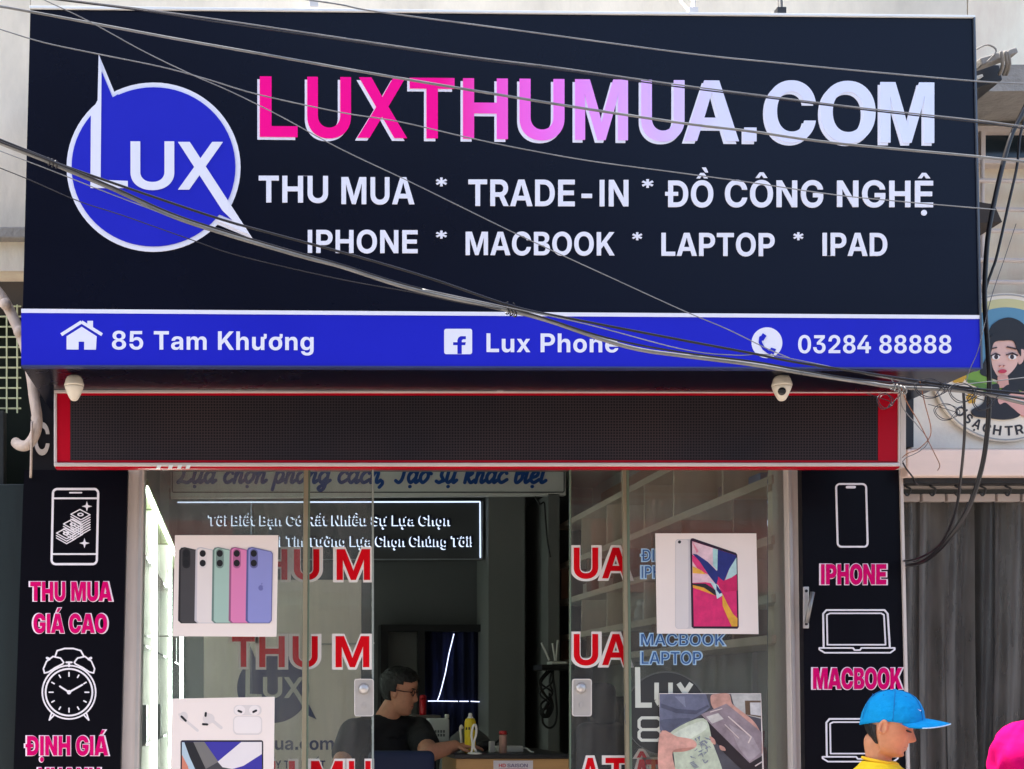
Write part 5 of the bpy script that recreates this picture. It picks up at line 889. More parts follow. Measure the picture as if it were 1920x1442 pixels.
lay = [((124, 166, 62), [(1575, 660), (1700, 650), (1760, 720), (1980, 690), (2050, 760), (1920, 830), (1760, 800), (1700, 760), (1600, 720)]), ((90, 132, 52), [(1590, 700), (1700, 730), (1740, 790), (1640, 740)]),
       ((30, 27, 30), [(1660, 660), (1700, 560), (1712, 430), (1750, 376), (1820, 352), (1890, 376), (1930, 430), (1960, 520), (2010, 640), (2020, 720), (1930, 770), (1820, 730), (1750, 700), (1720, 690)]),
       ((238, 192, 176), [(1726, 500), (1760, 482), (1830, 478), (1870, 500), (1880, 560), (1860, 630), (1800, 690), (1770, 692), (1735, 640), (1722, 570)]), ((234, 186, 170), [(1872, 545), (1895, 530), (1912, 548), (1900, 600), (1876, 612)]),
       ((220, 164, 150), [(1762, 680), (1812, 680), (1822, 730), (1850, 745), (1740, 745), (1758, 725)]), ((34, 30, 34), [(1700, 745), (1760, 725), (1772, 760), (1816, 730), (1870, 750), (1900, 840), (1880, 905), (1800, 925), (1700, 915), (1630, 905), (1615, 870), (1680, 830)]),
       ((228, 170, 158), [(1870, 770), (1960, 780), (2040, 840), (1990, 920), (1900, 905), (1840, 860), (1800, 830), (1770, 840), (1760, 810), (1810, 790)]), ((30, 27, 30), [(1712, 470), (1760, 440), (1850, 450), (1884, 520), (1886, 570), (1866, 530), (1846, 486), (1800, 482), (1740, 492), (1722, 540), (1712, 560)])]
for k_, (c_, P) in enumerate(lay): Ink().poly(soft(G(P))).build('figure_print', FD, col(c_), fs, .0145+.0007*k_)
i = Ink()
for x in (1745, 1838): q = G([(x, 574)])[0]; i.oval(q[0], q[1], 6.2, 5.2, 20)
w_ = Ink()
for x in (1745, 1838): q = G([(x, 576)])[0]; w_.oval(q[0], q[1], 7.4, 4.6, 20)
w_.build('figure_print', FD, col((250, 240, 234)), fs, .0212)
i = Ink()
for x in (1747, 1836): q = G([(x, 575)])[0]; i.oval(q[0], q[1], 3.8, 4.4, 18)
i.line(G([(1724, 566), (1745, 555), (1768, 566)]), 2.4); i.line(G([(1722, 528), (1750, 522)]), 2); i.line(G([(1810, 518), (1862, 530)]), 2); i.line(G([(1808, 562), (1838, 552), (1868, 566)]), 2); i.build('figure_print', FD, col((58, 38, 40)), fs, .0215)
i = Ink(); q = G([(1784, 655)])[0]; i.oval(q[0], q[1], 7.5, 3.6, 20); i.build('figure_print', FD, col((206, 60, 84)), fs, .0217)
i = Ink(); q = G([(1780, 624)])[0]; i.oval(q[0]-3, q[1], 2, 1.2, 10); i.oval(q[0]+4, q[1], 2, 1.2, 10); i.build('figure_print', FD, col((196, 132, 120)), fs, .0217)
i = Ink()
for k_ in range(6):
    a = k_*1.05; q = G([(1540, 685)])[0]; i.oval(q[0]+9*math.cos(a), q[1]+7*math.sin(a), 6, 5, 14)
    q = G([(1615, 800)])[0]; i.oval(q[0]+6*math.cos(a), q[1]+8*math.sin(a), 4, 4, 12)
i.build('flower_print', FD, col((214, 164, 46)), fs, .016)
R0 = 128
for ch, a, wd in (('Ơ', -46, 17), ('S', -36, 12), ('Ạ', -27, 15), ('C', -17.6, 15), ('H', -8, 15), ('T', 2.5, 15), ('R', 12, 15), ('Á', 22.5, 15), ('I', 30, 5)):
    t = Ink().text(ch, 'b', -wd/2, wd/2, 0, -18); th = math.radians(a)
    t.map(lambda u, v: (1883+(R0+v)*math.sin(th)+u*math.cos(th), 690+(R0+v)*math.cos(th)-u*math.sin(th))).build('letter', FD, col((40, 34, 36)), fs, .0135)
# ---------------------------------------------------------------- inside the shop
m_wood = M('honey wood', (206, 158, 100), .5, amt=.14, scale=3, stretch=(1, 1, 12))
m_brown = M('brown board', (150, 112, 90), .6, amt=.25, scale=4)
m_shelf = M('shelf edge board', (214, 196, 176), .55, amt=.1)
m_led = M('cool white led strip', (236, 255, 244), .4, emit=6.5)
# left lit showcase
sh = thing('showcase', 'wall showcase with bright white LED edges along the left wall', 'cabinet', (-.45, 1.8, .2))
MB().box(-.49, -.475, .3, 3.75, .22, 2.4).build('back_panel', matte('showcase back', (43, 54, 46)), sh)
for z in (.9, 1.3, 1.72, 2.1): MB().box(-.475, -.40, .3, 3.75, z, z+.008).build('shelf', glass('shelf glass', (.9, .94, .91)), sh)
XL = -.385
led = lambda pts: MB().tube(pts, .008, 8).build('led_strip', m_led, sh)
led([(XL, .12, 2.355), (XL, 3.7, 2.355)])
for dd, r_ in ((6.24, .009), (7.62, .008), (8.95, .007), (9.2, .007)): MB().tube([(XL, dd-5.5, .25), (XL, dd-5.5, 2.35)], r_, 8).build('led_strip', m_led, sh)
MB().tube([W(272, 1193, 5.9), W(351, 1193, 9.2)], .005, 6).build('shelf_edge', m_alu, sh)
for dd in (6.3, 7.7): MB().box(-.475, XL-.01, dd-5.5, dd-5.48, .22, 2.36).build('frame', m_alu, sh)
MB().box(-.46, XL+.012, .1, 3.72, 2.366, 2.39).build('frame', M('olive edging', (130, 134, 96), .5), sh)
random.seed(11)
for k_ in range(9):
    y0 = .55+.35*k_; z0 = (1.308, .908, 1.728)[k_ % 3]
    tag(MB().box(-.455, -.41, y0, y0+.085, z0, z0+.165, .004).build('phone_case', M('clear case %d' % (k_ % 3), ((90, 98, 92), (60, 66, 64), (104, 98, 88))[k_ % 3], .3)), 'phone case standing in the lit showcase by the left wall', 'phone case', 'phone cases in the lit showcase')
# white board with the logo
wb = thing('logo_board', 'white board with a navy logo disc on the back wall', 'board', W(530, 1640, 8.62))
MB().quad([(382, 1087), (678, 1087), (676, 1640), (382, 1640)], 8.6, 8.64, .004).build('board', M('white board laminate', (240, 222, 210), .35, amt=.05, scale=2), wb)
MB().tube([W(600, 1208, 8.57), W(702, 1206, 8.57)], .006, 6).build('metal_strip', m_alu, wb)
m_nv = M('navy print', (16, 26, 96), .5, amt=.15)
f = lambda u, v: (512+(u-288)*.44, 1290+(v-314)*.44)
logo(None, m_nv, col((214, 204, 196)), 8.6, wb, f, .002)
i = Ink().poly([f(440, 384), f(473, 448), f(430, 428)]); i.build('logo_tail', 8.6, m_nv, wb, .009)
Ink().text('thu mua.com', 'b', 425, 626, 1406, 1381, cap=727).build('lettering', 8.6, m_nv, wb, .002)
Ink().text('UY TÍN NHẤT', 'b', 505, 610, 1441, 1426).build('lettering', 8.6, m_nv, wb, .002)
# script signboard and halo lit sign
ss = thing('script_signboard', 'long white signboard with blue slanted script hung inside under the ceiling', 'sign', W(700, 930, 9.0))
MB().quad([(320, 800), (1061, 800), (1061, 929), (320, 934)], 9.0, 9.06, .004).build('board', M('signboard white', (222, 218, 214), .45, amt=.06), ss)
i = Ink().frame(322, 802, 1058.5, 924, 1.8, 4); i.build('border_line', 9.0, M('dark border', (30, 32, 44), .5), ss, .004)
for bd, u0, u1 in (('Lựa chọn phong cách,', 331, 722), ('Tạo sự khác biệt', 738, 1022)):
    for wd in brush_words(bd, u0, u1, 905, 22, .29): wd.build('lettering', 9.0, M('royal blue letter', (22, 74, 150), .4, amt=.08), ss, .006)
ls = thing('motto_sign', 'dark sign with white edged motto letters and a lit border on the back wall', 'sign', W(620, 1048, 9.3))
MB().quad([(333, 940), (903, 939), (904, 1049), (333, 1052)], 9.3, 9.38).build('board', M('dark grey sign face', (72, 74, 78), .5, amt=.08), ls)
m_halo = M('white sign light', (206, 222, 250), .4, emit=.36)
i = Ink().line([(333, 942), (900, 941), (900.5, 1046)], 2.4, round_=False); i.build('light_border', 9.3, m_halo, ls, .006)
i = Ink().line([(333, 1050), (904, 1048.5), (905, 940)], 2.0, round_=False); i.build('metal_border', 9.3, M('steel border', (170, 176, 184), .3, .6), ls, .005)
for bd, u0, u1, vb, vt in (('Tôi Biết Bạn Có Rất Nhiều Sự Lựa Chọn', 391, 845, 985.5, 966), ('Vì', 511, 527, 1025, 1005), ('Tin Tưởng Lựa Chọn Chúng Tôi!', 537, 886, 1024.5, 1005)):
    Ink().text(bd, 'k', u0-1.1, u1-1.1, vb+.9, vt+.9, 0, 10, 3).build_words('letter_light', 9.3, m_halo, ls, .004); Ink().text(bd, 'k', u0+1, u1+1, vb-.4, vt-.4, 0, 10, 0).build_words('letter_face', 9.3, M('navy letter face', (28, 32, 54), .4), ls, .014)
# back doorway
dw = thing('back_doorway', 'black framed back doorway with a navy curtain behind the counter', 'doorway', W(815, 1700, 9.6))
m_bk = M('black door paint', (16, 16, 20), .5, amt=.2)
fr = MB().prect(714, 1171, 916, 1184, 9.5, 9.68); fr.prect(714, 1184, 728, 1800, 9.5, 9.68); fr.prect(784, 1184, 797, 1800, 9.5, 9.68); fr.prect(906, 1184, 916, 1800, 9.5, 9.68); fr.build('frame', m_bk, dw)
MB().prect(728, 1184, 784, 1800, 9.58, 9.66).build('door_leaf', M('grey door leaf', (108, 110, 110), .5, amt=.1), dw)
vs = []; fs_ = []
for j in range(2):
    for k_ in range(41): p = W(797+109*k_/40, 1184+j*620, 9.6); p.y += .02*math.sin(k_*.9); vs.append(p)
fs_ = [(k_, k_+1, k_+42, k_+41) for k_ in range(40)]
MB().add(vs, fs_).build('curtain', M('navy curtain', (15, 24, 66), .8, amt=.4, scale=5), dw, True)
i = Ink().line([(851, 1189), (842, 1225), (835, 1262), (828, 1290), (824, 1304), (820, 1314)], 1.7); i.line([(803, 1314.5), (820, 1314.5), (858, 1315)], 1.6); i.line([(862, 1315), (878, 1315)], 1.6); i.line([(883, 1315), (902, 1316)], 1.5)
i.build('daylight_glow_strip', 9.55, M('painted daylight glow', (206, 216, 255), .5, emit=.6), dw, .002)  # glowing strip stands in for daylight beside the curtain
# right wall shelves
XS = 2.16
shf = thing('shelf_unit', 'brown wall shelves with pale edges along the right wall', 'shelf', (2.3, 2, 1.7))
MB().box(2.462, 2.475, .1, 3.9, 1.75, 2.9).build('back_panel', m_brown, shf)
for z in (1.742, 1.908, 2.146, 2.392, 2.66): MB().box(XS, 2.46, .1, 3.85, z-.018, z+.018, .002).build('shelf', m_shelf, shf)
random.seed(5)
for k_, z in enumerate((1.76, 1.926, 2.164, 2.41)):
    h = (.13, .2, .21, .232)[k_]
    for yy in (.55, 1.25, 1.75, 2.5, 3.1, 3.8):
        y_ = yy+(.13 if k_ % 2 else 0)
        if y_ < 3.85: MB().box(XS+.006, 2.46, y_, y_+.018, z, z+h).build('divider', m_shelf if k_ % 2 else m_brown, shf)
bx = [((228, 224, 220), 'white'), ((74, 70, 72), 'charcoal'), ((186, 170, 150), 'tan'), ((90, 120, 168), 'blue')]
n_ = 0
for k_, z in enumerate((1.761, 1.927, 2.165, 2.411)):
    for yy in (.2, .42, .85, 1.5, 2.0, 2.75, 3.3):
        if random.random() < .3: continue
        c_, nm = bx[random.randrange(4)]; y_ = yy+random.uniform(0, .08); h = random.uniform(.06, .125); dpt = random.uniform(.06, .14); xx = XS+random.uniform(.03, .12)
        tag(MB().box(xx, xx+.1, y_, y_+dpt, z, z+h, .004).build('device_box', M('box '+nm, c_, .5, amt=.1)), '%s device box standing on the right wall shelves' % nm, 'box', 'device boxes on the right wall shelves')
tag(MB().ball((2.3, 2.42, 1.985), .035, .035, .055).ball((2.3, 2.42, 2.05), .022).lathe([(.03, 0), (.04, .02), (.02, .05)], (2.3, 2.42, 1.93), 16).fused('figurine', M('white figurine', (206, 200, 190), .4), None, .004), 'small white figurine on the right wall shelf behind the red letters', 'figurine')
tag(MB().lathe([(.02, 0), (.07, .01), (.075, .08), (.05, .1)], (2.28, 1.72, 1.93), 20).build('blue_bowl', M('blue bowl', (70, 120, 170), .4), None, True), 'blue bowl on the right wall shelf', 'bowl')
MB().box(2.44, 2.475, .08, 3.9, .2, 1.72).build('wainscot', M('grey wall panel', (142, 140, 132), .5, amt=.07), bld)
MB().box(2.415, 2.442, 1.0, 1.016, .2, 1.72).build('wainscot_joint', m_in, bld)
MB().box(2.2, 2.44, .5, 2.4, 1.0, 1.03, .004).build('wall_counter', M('dark counter', (60, 58, 56), .4), bld)
# vase with reeds
vz = thing('reed_vase', 'clear vase of dried pink reeds at the right end of the side counter', 'vase', (2.32, .62, 1.03))
MB().lathe([(.03, 0), (.035, .02), (.028, .09), (.04, .15), (.045, .155), (.04, .15), (.024, .09), (.03, .02)], (2.32, .62, 1.031), 20).build('vase', glass('vase glass', (.8, .78, .74), .05, .35, (.5, .45, .4)), vz, True)
random.seed(9); r_ = MB()
for k_ in range(26):
    a = random.uniform(0, 6.28); s_ = random.uniform(.03, .13); r_.tube([(2.32, .62, 1.05), (2.32+s_*.5*math.cos(a), .62+s_*.4*math.sin(a), 1.2), (2.32+s_*math.cos(a), .62+s_*math.sin(a), 1.30+random.uniform(-.05, .1))], [.002, .003, .005], 5)
r_.build('reeds', M('dried pink reed', (150, 70, 80), .8, amt=.3), vz)
# office chairs at right
def office_chair(u, v, d, s, lab, rz):
    p = W(u, v, d); t = thing('office_chair', lab, 'chair', (p.x, p.y, .2), 'dark office chairs inside the shop'); mc_ = M('navy black fabric', (24, 26, 38), .75, amt=.2)
    R = Matrix.Rotation(rz, 3, 'Z')
    def bxr(x0, x1, y0, y1, z0, z1, bev):
        q = [Vector((x, y, z)) for y in (y0, y1) for x, z in ((x0, z1), (x1, z1), (x1, z0), (x0, z0))]
        return MB().hexa([R @ a_+Vector((p.x, p.y, 0)) for a_ in q], bev, 4)
    T_ = p.z
    bxr(-.075*s, .075*s, -.05, .05, T_-.22*s, T_, .045).build('headrest', mc_, t, True)
    bxr(-.15*s, .15*s, -.05, .05, T_-.78*s, T_-.2*s, .045).build('backrest', mc_, t, True)
    bxr(-.22*s, .22*s, -.5, .0, .62, .72, .04).build('seat', mc_, t, True)
    MB().tube([(p.x, p.y-.2, .3), (p.x, p.y-.2, .62)], .03, 10).build('stem', m_dark, t)
    b_ = MB()
    for k_ in range(5): a = k_*1.2566; b_.tube([(p.x, p.y-.2, .3), (p.x+.26*math.cos(a), p.y-.2+.26*math.sin(a), .235)], .018, 8)
    b_.build('base', m_dark, t); return t
office_chair(1128, 1280, 7.0, 1.0, 'tall dark office chair right of the counter behind the sliding door', .5)
office_chair(1162, 1306, 7.9, .9, 'second dark office chair farther back near the right post', .3)
# chair back in front of the man
cb = thing('task_chair', 'navy chair with rounded back in front of the seated man', 'chair', (W(758, 1405, 6.1).x, .62, .2))
p = W(755, 1408, 6.1)
MB().box(p.x-.15, p.x+.145, p.y, p.y+.06, p.z-.45, p.z, .028, 5).build('backrest', M('navy fabric', (20, 32, 62), .75, amt=.15), cb, True)
MB().box(p.x-.2, p.x+.2, p.y-.42, p.y+.02, .58, .66, .03, 4).build('seat', MATS['navy fabric'], cb, True); MB().tube([(p.x, p.y-.2, .2), (p.x, p.y-.2, .58)], .03, 10).build('stem', m_dark, cb)
MB().box(p.x-.03, p.x+.03, p.y-.02, p.y, .6, p.z-.3, .004).build('bracket', m_dark, cb)
# counter
ct = thing('service_counter', 'wooden counter with a black top and a white finance plate on its front', 'counter', (1.28, 1.1, .2))
ztop = 1.242; xl, xr = W(856, 0, 6.4).x, W(1066, 0, 6.4).x
MB().box(xl, xr, .9, 1.36, .2, ztop-.022).build('body', m_wood, ct)
MB().box(xl-.012, xr+.02, .885, 1.72, ztop-.021, ztop, .003).build('top', M('black counter top', (30, 29, 31), .35, amt=.15), ct)
pl = Ink().rect(925, 1426, 999, 1470).build('name_plate', 6.4, M('plate white', (236, 228, 230), .4), ct, .004)
i = Ink().text('HD', 'b', 935, 948, 1438.5, 1432); i.build('lettering', 6.4, col((214, 30, 40)), pl, .005)
i = Ink().text('SAISON', 'm', 951, 989, 1438.5, 1432); i.build('lettering', 6.4, col((96, 72, 130)), pl, .005); Ink().line([(935, 1442), (989, 1442)], 1.2).build('underline', 6.4, col((214, 30, 40)), pl, .005)
def on(u, d): p = W(u, 1400, d); p.z = ztop; return p
# spray can
p = on(881.5, 6.5); k = F/6.5
t = thing('spray_can', 'yellow spray can with white nozzle on the counter', 'can', p); r0 = 10.5/k
MB().lathe([(r0*.96, 0), (r0, .004), (r0, .15), (r0*.8, .163), (r0*.5, .167)], p, 24).build('body', M('yellow can', (222, 196, 30), .35, amt=.06), t, True)
MB().lathe([(r0*.62, .164), (r0*.5, .172), (r0*.36, .174), (r0*.34, .186), (r0*.2, .19)], p, 18).build('nozzle', M('white plastic', (232, 230, 222), .4), t, True)
i = Ink()
for q in range(4): i.rect(873+q*5.2, 1363.5, 876+q*5.2, 1368.5)
tt = i.build('label_print', 6.5-r0*.97-.001, col((40, 36, 30)), t, .001)
# white stand beside it
p = on(890, 6.42)
t = thing('phone_stand', 'white looped phone stand in front of the yellow can', 'stand', p)
mw_ = MATS['white plastic']
MB().lathe([(.034, 0), (.032, .006), (.02, .009)], p, 24).build('base', mw_, t, True)
MB().tube([W(884, 1412, 6.42), W(886, 1395, 6.42), W(884, 1378, 6.41), W(887, 1362, 6.41), W(892, 1360, 6.41), W(893, 1375, 6.41), W(888, 1396, 6.42), W(893, 1410, 6.42)], .0055, 8, 5).build('arm', mw_, t, True)
t = thing('cable_stand', 'white hooked arm standing left of the yellow can', 'stand', on(866, 6.55))
MB().tube([on(866, 6.55), W(865, 1388, 6.55), W(863, 1368, 6.55), W(865, 1361, 6.55), W(868, 1366, 6.55)], .006, 8, 5).build('arm', mw_, t, True); MB().lathe([(.024, 0), (.022, .005), (.01, .008)], on(866, 6.55), 20).build('base', mw_, t, True)
# red capped bottle
p = on(943, 6.5); t = thing('capped_bottle', 'pinkish bottle with red lid on the counter', 'bottle', p); r0 = 7/(F/6.5)
MB().lathe([(r0*.95, 0), (r0, .004), (r0, .082), (r0*.9, .088)], p, 20).build('body', M('pinkish label', (176, 136, 120), .4, amt=.15), t, True); MB().lathe([(r0*1.03, .089), (r0*1.03, .104), (r0*.9, .107)], p, 20).build('lid', M('red lid', (172, 36, 38), .4), t, True)
p = on(960, 6.66)
ps_ = thing('power_strip', 'white power strip lying at the back of the counter', 'power strip', p); MB().box(p.x-.085, p.x+.05, p.y-.03, p.y+.03, ztop, ztop+.03, .006).build('body', mw_, ps_)
p = on(922, 6.6); tag(MB().box(p.x-.014, p.x+.014, p.y-.012, p.y+.012, ztop+.0, ztop+.055, .005).build('charger_plug', mw_), 'small white charger cube left of the red lidded bottle', 'charger')
MB().tube([on(975, 6.66)+Vector((0, 0, .015)), on(985, 6.64)+Vector((0, 0, .02)), on(995, 6.6)+Vector((0, 0, .006)), on(1000, 6.56)+Vector((0, 0, .004))], .004, 6, 4).build('cord', mw_, ps_)
p = on(905, 6.75)
tag(MB().tube([p, p+Vector((.05, 0, .03)), p+Vector((.12, 0, .09))], .006, 6, 3).ball(p+Vector((.02, 0, .03)), .05, .03, .025).build('hand_tool', m_dark), 'dark hand tool lying behind the yellow can', 'tool')
# rounded dark seat behind, white box, red flask, side table
p = W(880, 1364, 7.6)
tag(MB().ball((p.x, p.y, 1.08), .17, .12, .262).build('rounded_backrest', M('grey fabric', (92, 94, 94), .8, amt=.1), None, True), 'grey rounded chair back behind the counter', 'chair')
sd = thing('side_table', 'small dark table with the red flask behind the counter', 'table', (W(810, 0, 8.4).x, 2.9, .2)); zt = W(0, 1341, 8.4).z
MB().box(W(778, 0, 8.4).x, W(824, 0, 8.4).x, 2.85, 3.2, zt-.025, zt, .003).build('top', M('table top', (96, 88, 82), .5), sd)
for u in (782, 820):
    for y_ in (2.88, 3.16): MB().tube([(W(u, 0, 8.4).x, y_, .2), (W(u, 0, 8.4).x, y_, zt-.025)], .012, 8).build('leg', m_dark, sd)
p = W(795, 1340, 8.4); p.z = zt; p.y = 2.95; t = thing('flask', 'red flask on the small dark table', 'flask', p)
MB().lathe([(.02, 0), (.021, .004), (.021, .1)], p, 18).build('body', M('red flask paint', (196, 22, 36), .35), t, True); MB().lathe([(.0205, .101), (.0205, .118), (.012, .124)], p, 18).build('cap', MATS['red flask paint'], t, True)
wbx = thing('white_canister', 'square white canister with a printed label behind the counter', 'canister', W(824, 1392, 7.3)); q = MB().prect(804, 1347, 843, 1392, 7.3, 7.42, .008); q.build('body', M('canister white', (206, 208, 206), .4, amt=.06), wbx)
MB().lathe([(.012, 0), (.012, .018), (.008, .022)], W(838, 1347, 7.36), 14).build('cap', mw_, wbx, True); i = Ink()
for k_ in range(8): i.rect(815+(k_ % 4)*5.2, 1369+(k_//4)*7, 818.5+(k_ % 4)*5.2, 1374+(k_//4)*7)
i.build('label_print', 7.3, col((96, 100, 104)), wbx, .001)
MB().prect(796, 1392, 860, 1396, 7.22, 7.5).build('ledge', m_dark, wbx)
# router shelf with cables
rs = thing('wall_shelf', 'small black wall shelf holding the router', 'shelf', W(1046, 1257, 8.4))
MB().prect(1016, 1246, 1078, 1256, 8.3, 8.55, .003).build('board', M('black shelf', (22, 22, 24), .5), rs)
ro = thing('router', 'white router with raised antennas on the black wall shelf', 'router', W(1045, 1246, 8.4))
MB().prect(1034, 1240, 1064, 1245.5, 8.35, 8.48, .004).build('body', mw_, ro)
for a_, b_ in (((1030, 1238), (1015, 1205)), ((1041, 1239), (1036, 1206)), ((1042, 1239), (1046, 1200))): MB().tube([W(*a_, 8.42), W(*b_, 8.42)], .006, 8).build('antenna', mw_, ro)
random.seed(2); m_cb = M('black cable', (20, 20, 21), .45, amt=.2)
cbn = MB()
for k_ in range(5):
    P = [W(1030+random.uniform(-5, 8), 1258, 8.35)]
    for v in (1280, 1300, 1320): P.append(W(1022+random.uniform(-12, 14), v, 8.33+random.uniform(-.02, .02)))
    P += [W(1012+random.uniform(-4, 8), 1335, 8.33), W(1022+random.uniform(-6, 10), 1345, 8.33), W(1032+random.uniform(-4, 6), 1325, 8.34), W(1030, 1300, 8.35)]
    cbn.tube(P, .006, 6, 5)
cbn.tube([W(1036, 1262, 8.33), W(1041, 1300, 8.33), W(1044, 1335, 8.33), W(1040, 1358, 8.33), W(1029, 1365, 8.33), W(1018, 1355, 8.33), W(1018, 1335, 8.33), W(1028, 1315, 8.33)], .007, 8, 5)
tag(cbn.build('cable_bundle', m_cb, smooth=True), 'tangle of black cables hanging under the wall shelf', 'cables')
tag(MB().tube([W(1003, 931, 8.9), W(1012, 945, 8.9), W(1020, 942, 8.9), W(1022, 960, 8.9), W(1026, 1010, 8.9), W(1032, 1045, 8.9)], .006, 6, 5).build('loose_cable', m_cb, smooth=True), 'thin dark cable dangling from the corner of the script signboard', 'cable')
# ---------------------------------------------------------------- people
ZK = [-.119, -.112, -.10, -.085, -.07, -.05, -.03, -.01, .01, .03, .05, .07, .09, .105, .114, .119]
FR = [.040, .060, .074, .077, .076, .077, .078, .078, .077, .081, .084, .080, .068, .050, .030, .001]
BK = [-.03, -.02, -.005, .012, .034, .058, .076, .088, .096, .100, .101, .097, .084, .064, .040, .001]
HW = [.018, .032, .045, .053, .058, .063, .067, .070, .072, .075, .076, .074, .064, .048, .030, .001]
def gs(x, m, s_): return math.exp(-((x-m)/s_)**2)
def head_point(z, a, out=0.0):
    f_, b_, h_ = (np.interp(z, ZK, q) for q in (FR, BK, HW)); c, s_ = math.cos(a), math.sin(a)
    n = 2.3; r = 1/((abs(c)**n+abs(s_)**n)**(1/n)); x = (f_ if c > 0 else b_)*c*r; y = h_*s_*r
    if c > 0:
        x += .027*gs(a, 0, .17)*(np.interp(z, [-.046, -.038, -.03, -.022, 0, .02, .032], [0, .6, 1, .92, .5, .15, 0]))
        x += .0085*gs(a, 0, .32)*(gs(z, -.056, .006)+.85*gs(z, -.071, .007))-.003*gs(a, 0, .4)*gs(z, -.0635, .003)-.004*gs(a, 0, .4)*gs(z, -.085, .007)+.006*gs(a, 0, .4)*gs(z, -.103, .012)
        for e in (-.43, .43): x -= .009*gs(a, e, .2)*gs(z, .012, .013); y += 0
        x += .003*gs(abs(a), .4, .25)*gs(z, .032, .008)+.003*gs(abs(a), .6, .25)*gs(z, -.02, .02)
    l = math.hypot(x, y) or 1
    return Vector((x*(1+out/l), y*(1+out/l), z))
class Head:
    def __init__(s, c, yaw, pitch, sc, zs=1, bs=1): s.c = Vector(c); s.s = sc; s.zs = zs; s.bs = bs; s.R = Matrix.Rotation(yaw, 3, 'Z') @ Matrix.Rotation(pitch, 3, 'Y')
    def __call__(s, p): p = Vector(p)*s.s; return s.R @ Vector((p.x*(s.bs if p.x < 0 else 1), p.y, p.z*s.zs))+s.c
    def skin(s, mb, nz=56, na=72):
        vs = []; fs = []; zs = [-.119+.238*(.5-.5*math.cos(math.pi*k/nz)) for k in range(nz+1)]
        for z in zs:
            for k in range(na): vs.append(s(head_point(z, -math.pi+2*math.pi*k/na)))
        for j in range(nz):
            for k in range(na): fs.append((j*na+k, j*na+(k+1) % na, (j+1)*na+(k+1) % na, (j+1)*na+k))
        fs.append(tuple(range(na))[::-1]); fs.append(tuple(range(nz*na, (nz+1)*na))); mb.add(vs, fs)
        for sg in (-1, 1):
            R = s.R @ Matrix.Rotation(sg*.35, 3, 'Z') @ Matrix.Rotation(-.15, 3, 'Y')
            mb.ball(s((-.012, sg*.073, -.004)), .016*s.s, .004*s.s, .029*s.s*s.zs, 16, R)
            q = [s((-.012+.015*math.cos(t)-.002, sg*.079, -.002+.027*math.sin(t))) for t in np.linspace(-2.6, 1.9, 12)]
            q = [s((-.012-.015*math.cos(t), sg*.079, -.002+.027*math.sin(t))) for t in np.linspace(-1.2, 2.6, 12)]
            mb.tube(q, .0052*s.s, 6)
    def cap_of(s, keep, out, nz=60, na=90, jit=0.0, jf=(9, 90)):
        """a shell over the part of the scalp for which keep(z, a) holds"""
        mb = MB(); vs = []; inn = []; fs = []; zs = [-.119+.238*(.5-.5*math.cos(math.pi*k/nz)) for k in range(nz+1)]; K = []
        for z in zs:
            for k in range(na):
                a = -math.pi+2*math.pi*k/na; o = out*(1+jit*noise.noise(Vector((a*jf[0], z*jf[1], 1)))); p = head_point(z, a, o); p.z += o*max(0, z/.119)**3
                vs.append(s(p)); inn.append(s(head_point(z, a, -.004))); K.append(keep(z, a))
        N_ = len(vs); E = {}
        for j in range(nz):
            for k in range(na):
                q = (j*na+k, j*na+(k+1) % na, (j+1)*na+(k+1) % na, (j+1)*na+k)
                if all(K[i] for i in q):
                    fs.append(q); fs.append(tuple(i+N_ for i in q[::-1]))
                    for a_, b_ in zip(q, q[1:]+q[:1]):
                        if (b_, a_) in E: del E[b_, a_]
                        else: E[a_, b_] = 1
        fs += [(b_, a_, a_+N_, b_+N_) for a_, b_ in E]
        used = sorted({i for f in fs for i in f}); ix = {j: i for i, j in enumerate(used)}; al = vs+inn
        mb.add([al[i] for i in used], [tuple(ix[i] for i in f) for f in fs]); return mb
    def arc(s, z0, z1, a0, a1, out, r, n=10):
        return MB().tube([s(head_point(z0+(z1-z0)*t+.0, a0+(a1-a0)*t, out)) for t in np.linspace(0, 1, n)], [r*s.s*(.35+.65*math.sin(math.pi*(.12+.76*t))) for t in np.linspace(0, 1, n)], 6)
def hand(mb, w, dirv, upv, s_=1.0, curl=.5):
    """palm, four unequal bent fingers and a thumb from the side of the palm"""
    d = Vector(dirv).normalized(); u = (Vector(upv)-d*Vector(upv).dot(d)).normalized(); r = d.cross(u); w = Vector(w)
    for k in (-1.5, -.5, .5, 1.5): mb.cone(w, w+d*.075*s_+r*k*.02*s_, .017*s_, .0115*s_, 10)
    for k, l in ((-1.5, .06), (-.5, .074), (.5, .08), (1.5, .07)):
        p = w+d*.078*s_+r*k*.021*s_; dd = d; l *= s_
        for q in range(3):
            c_ = curl*(.35+.3*q); e = (dd*math.cos(c_)-u*math.sin(c_)).normalized(); n_ = p+e*l*(.45, .32, .23)[q]; mb.cone(p, n_, (.0092-.001*q)*s_, (.0086-.001*q)*s_, 8); p = n_; dd = e
    p = w+d*.02*s_+r*.025*s_; q = p+(d*.5+r*.75-u*.2).normalized()*.042*s_; mb.cone(p, q, .0125*s_, .0105*s_, 8); mb.cone(q, q+(d*.9+r*.25-u*.3).normalized()*.032*s_, .0102*s_, .0085*s_, 8)

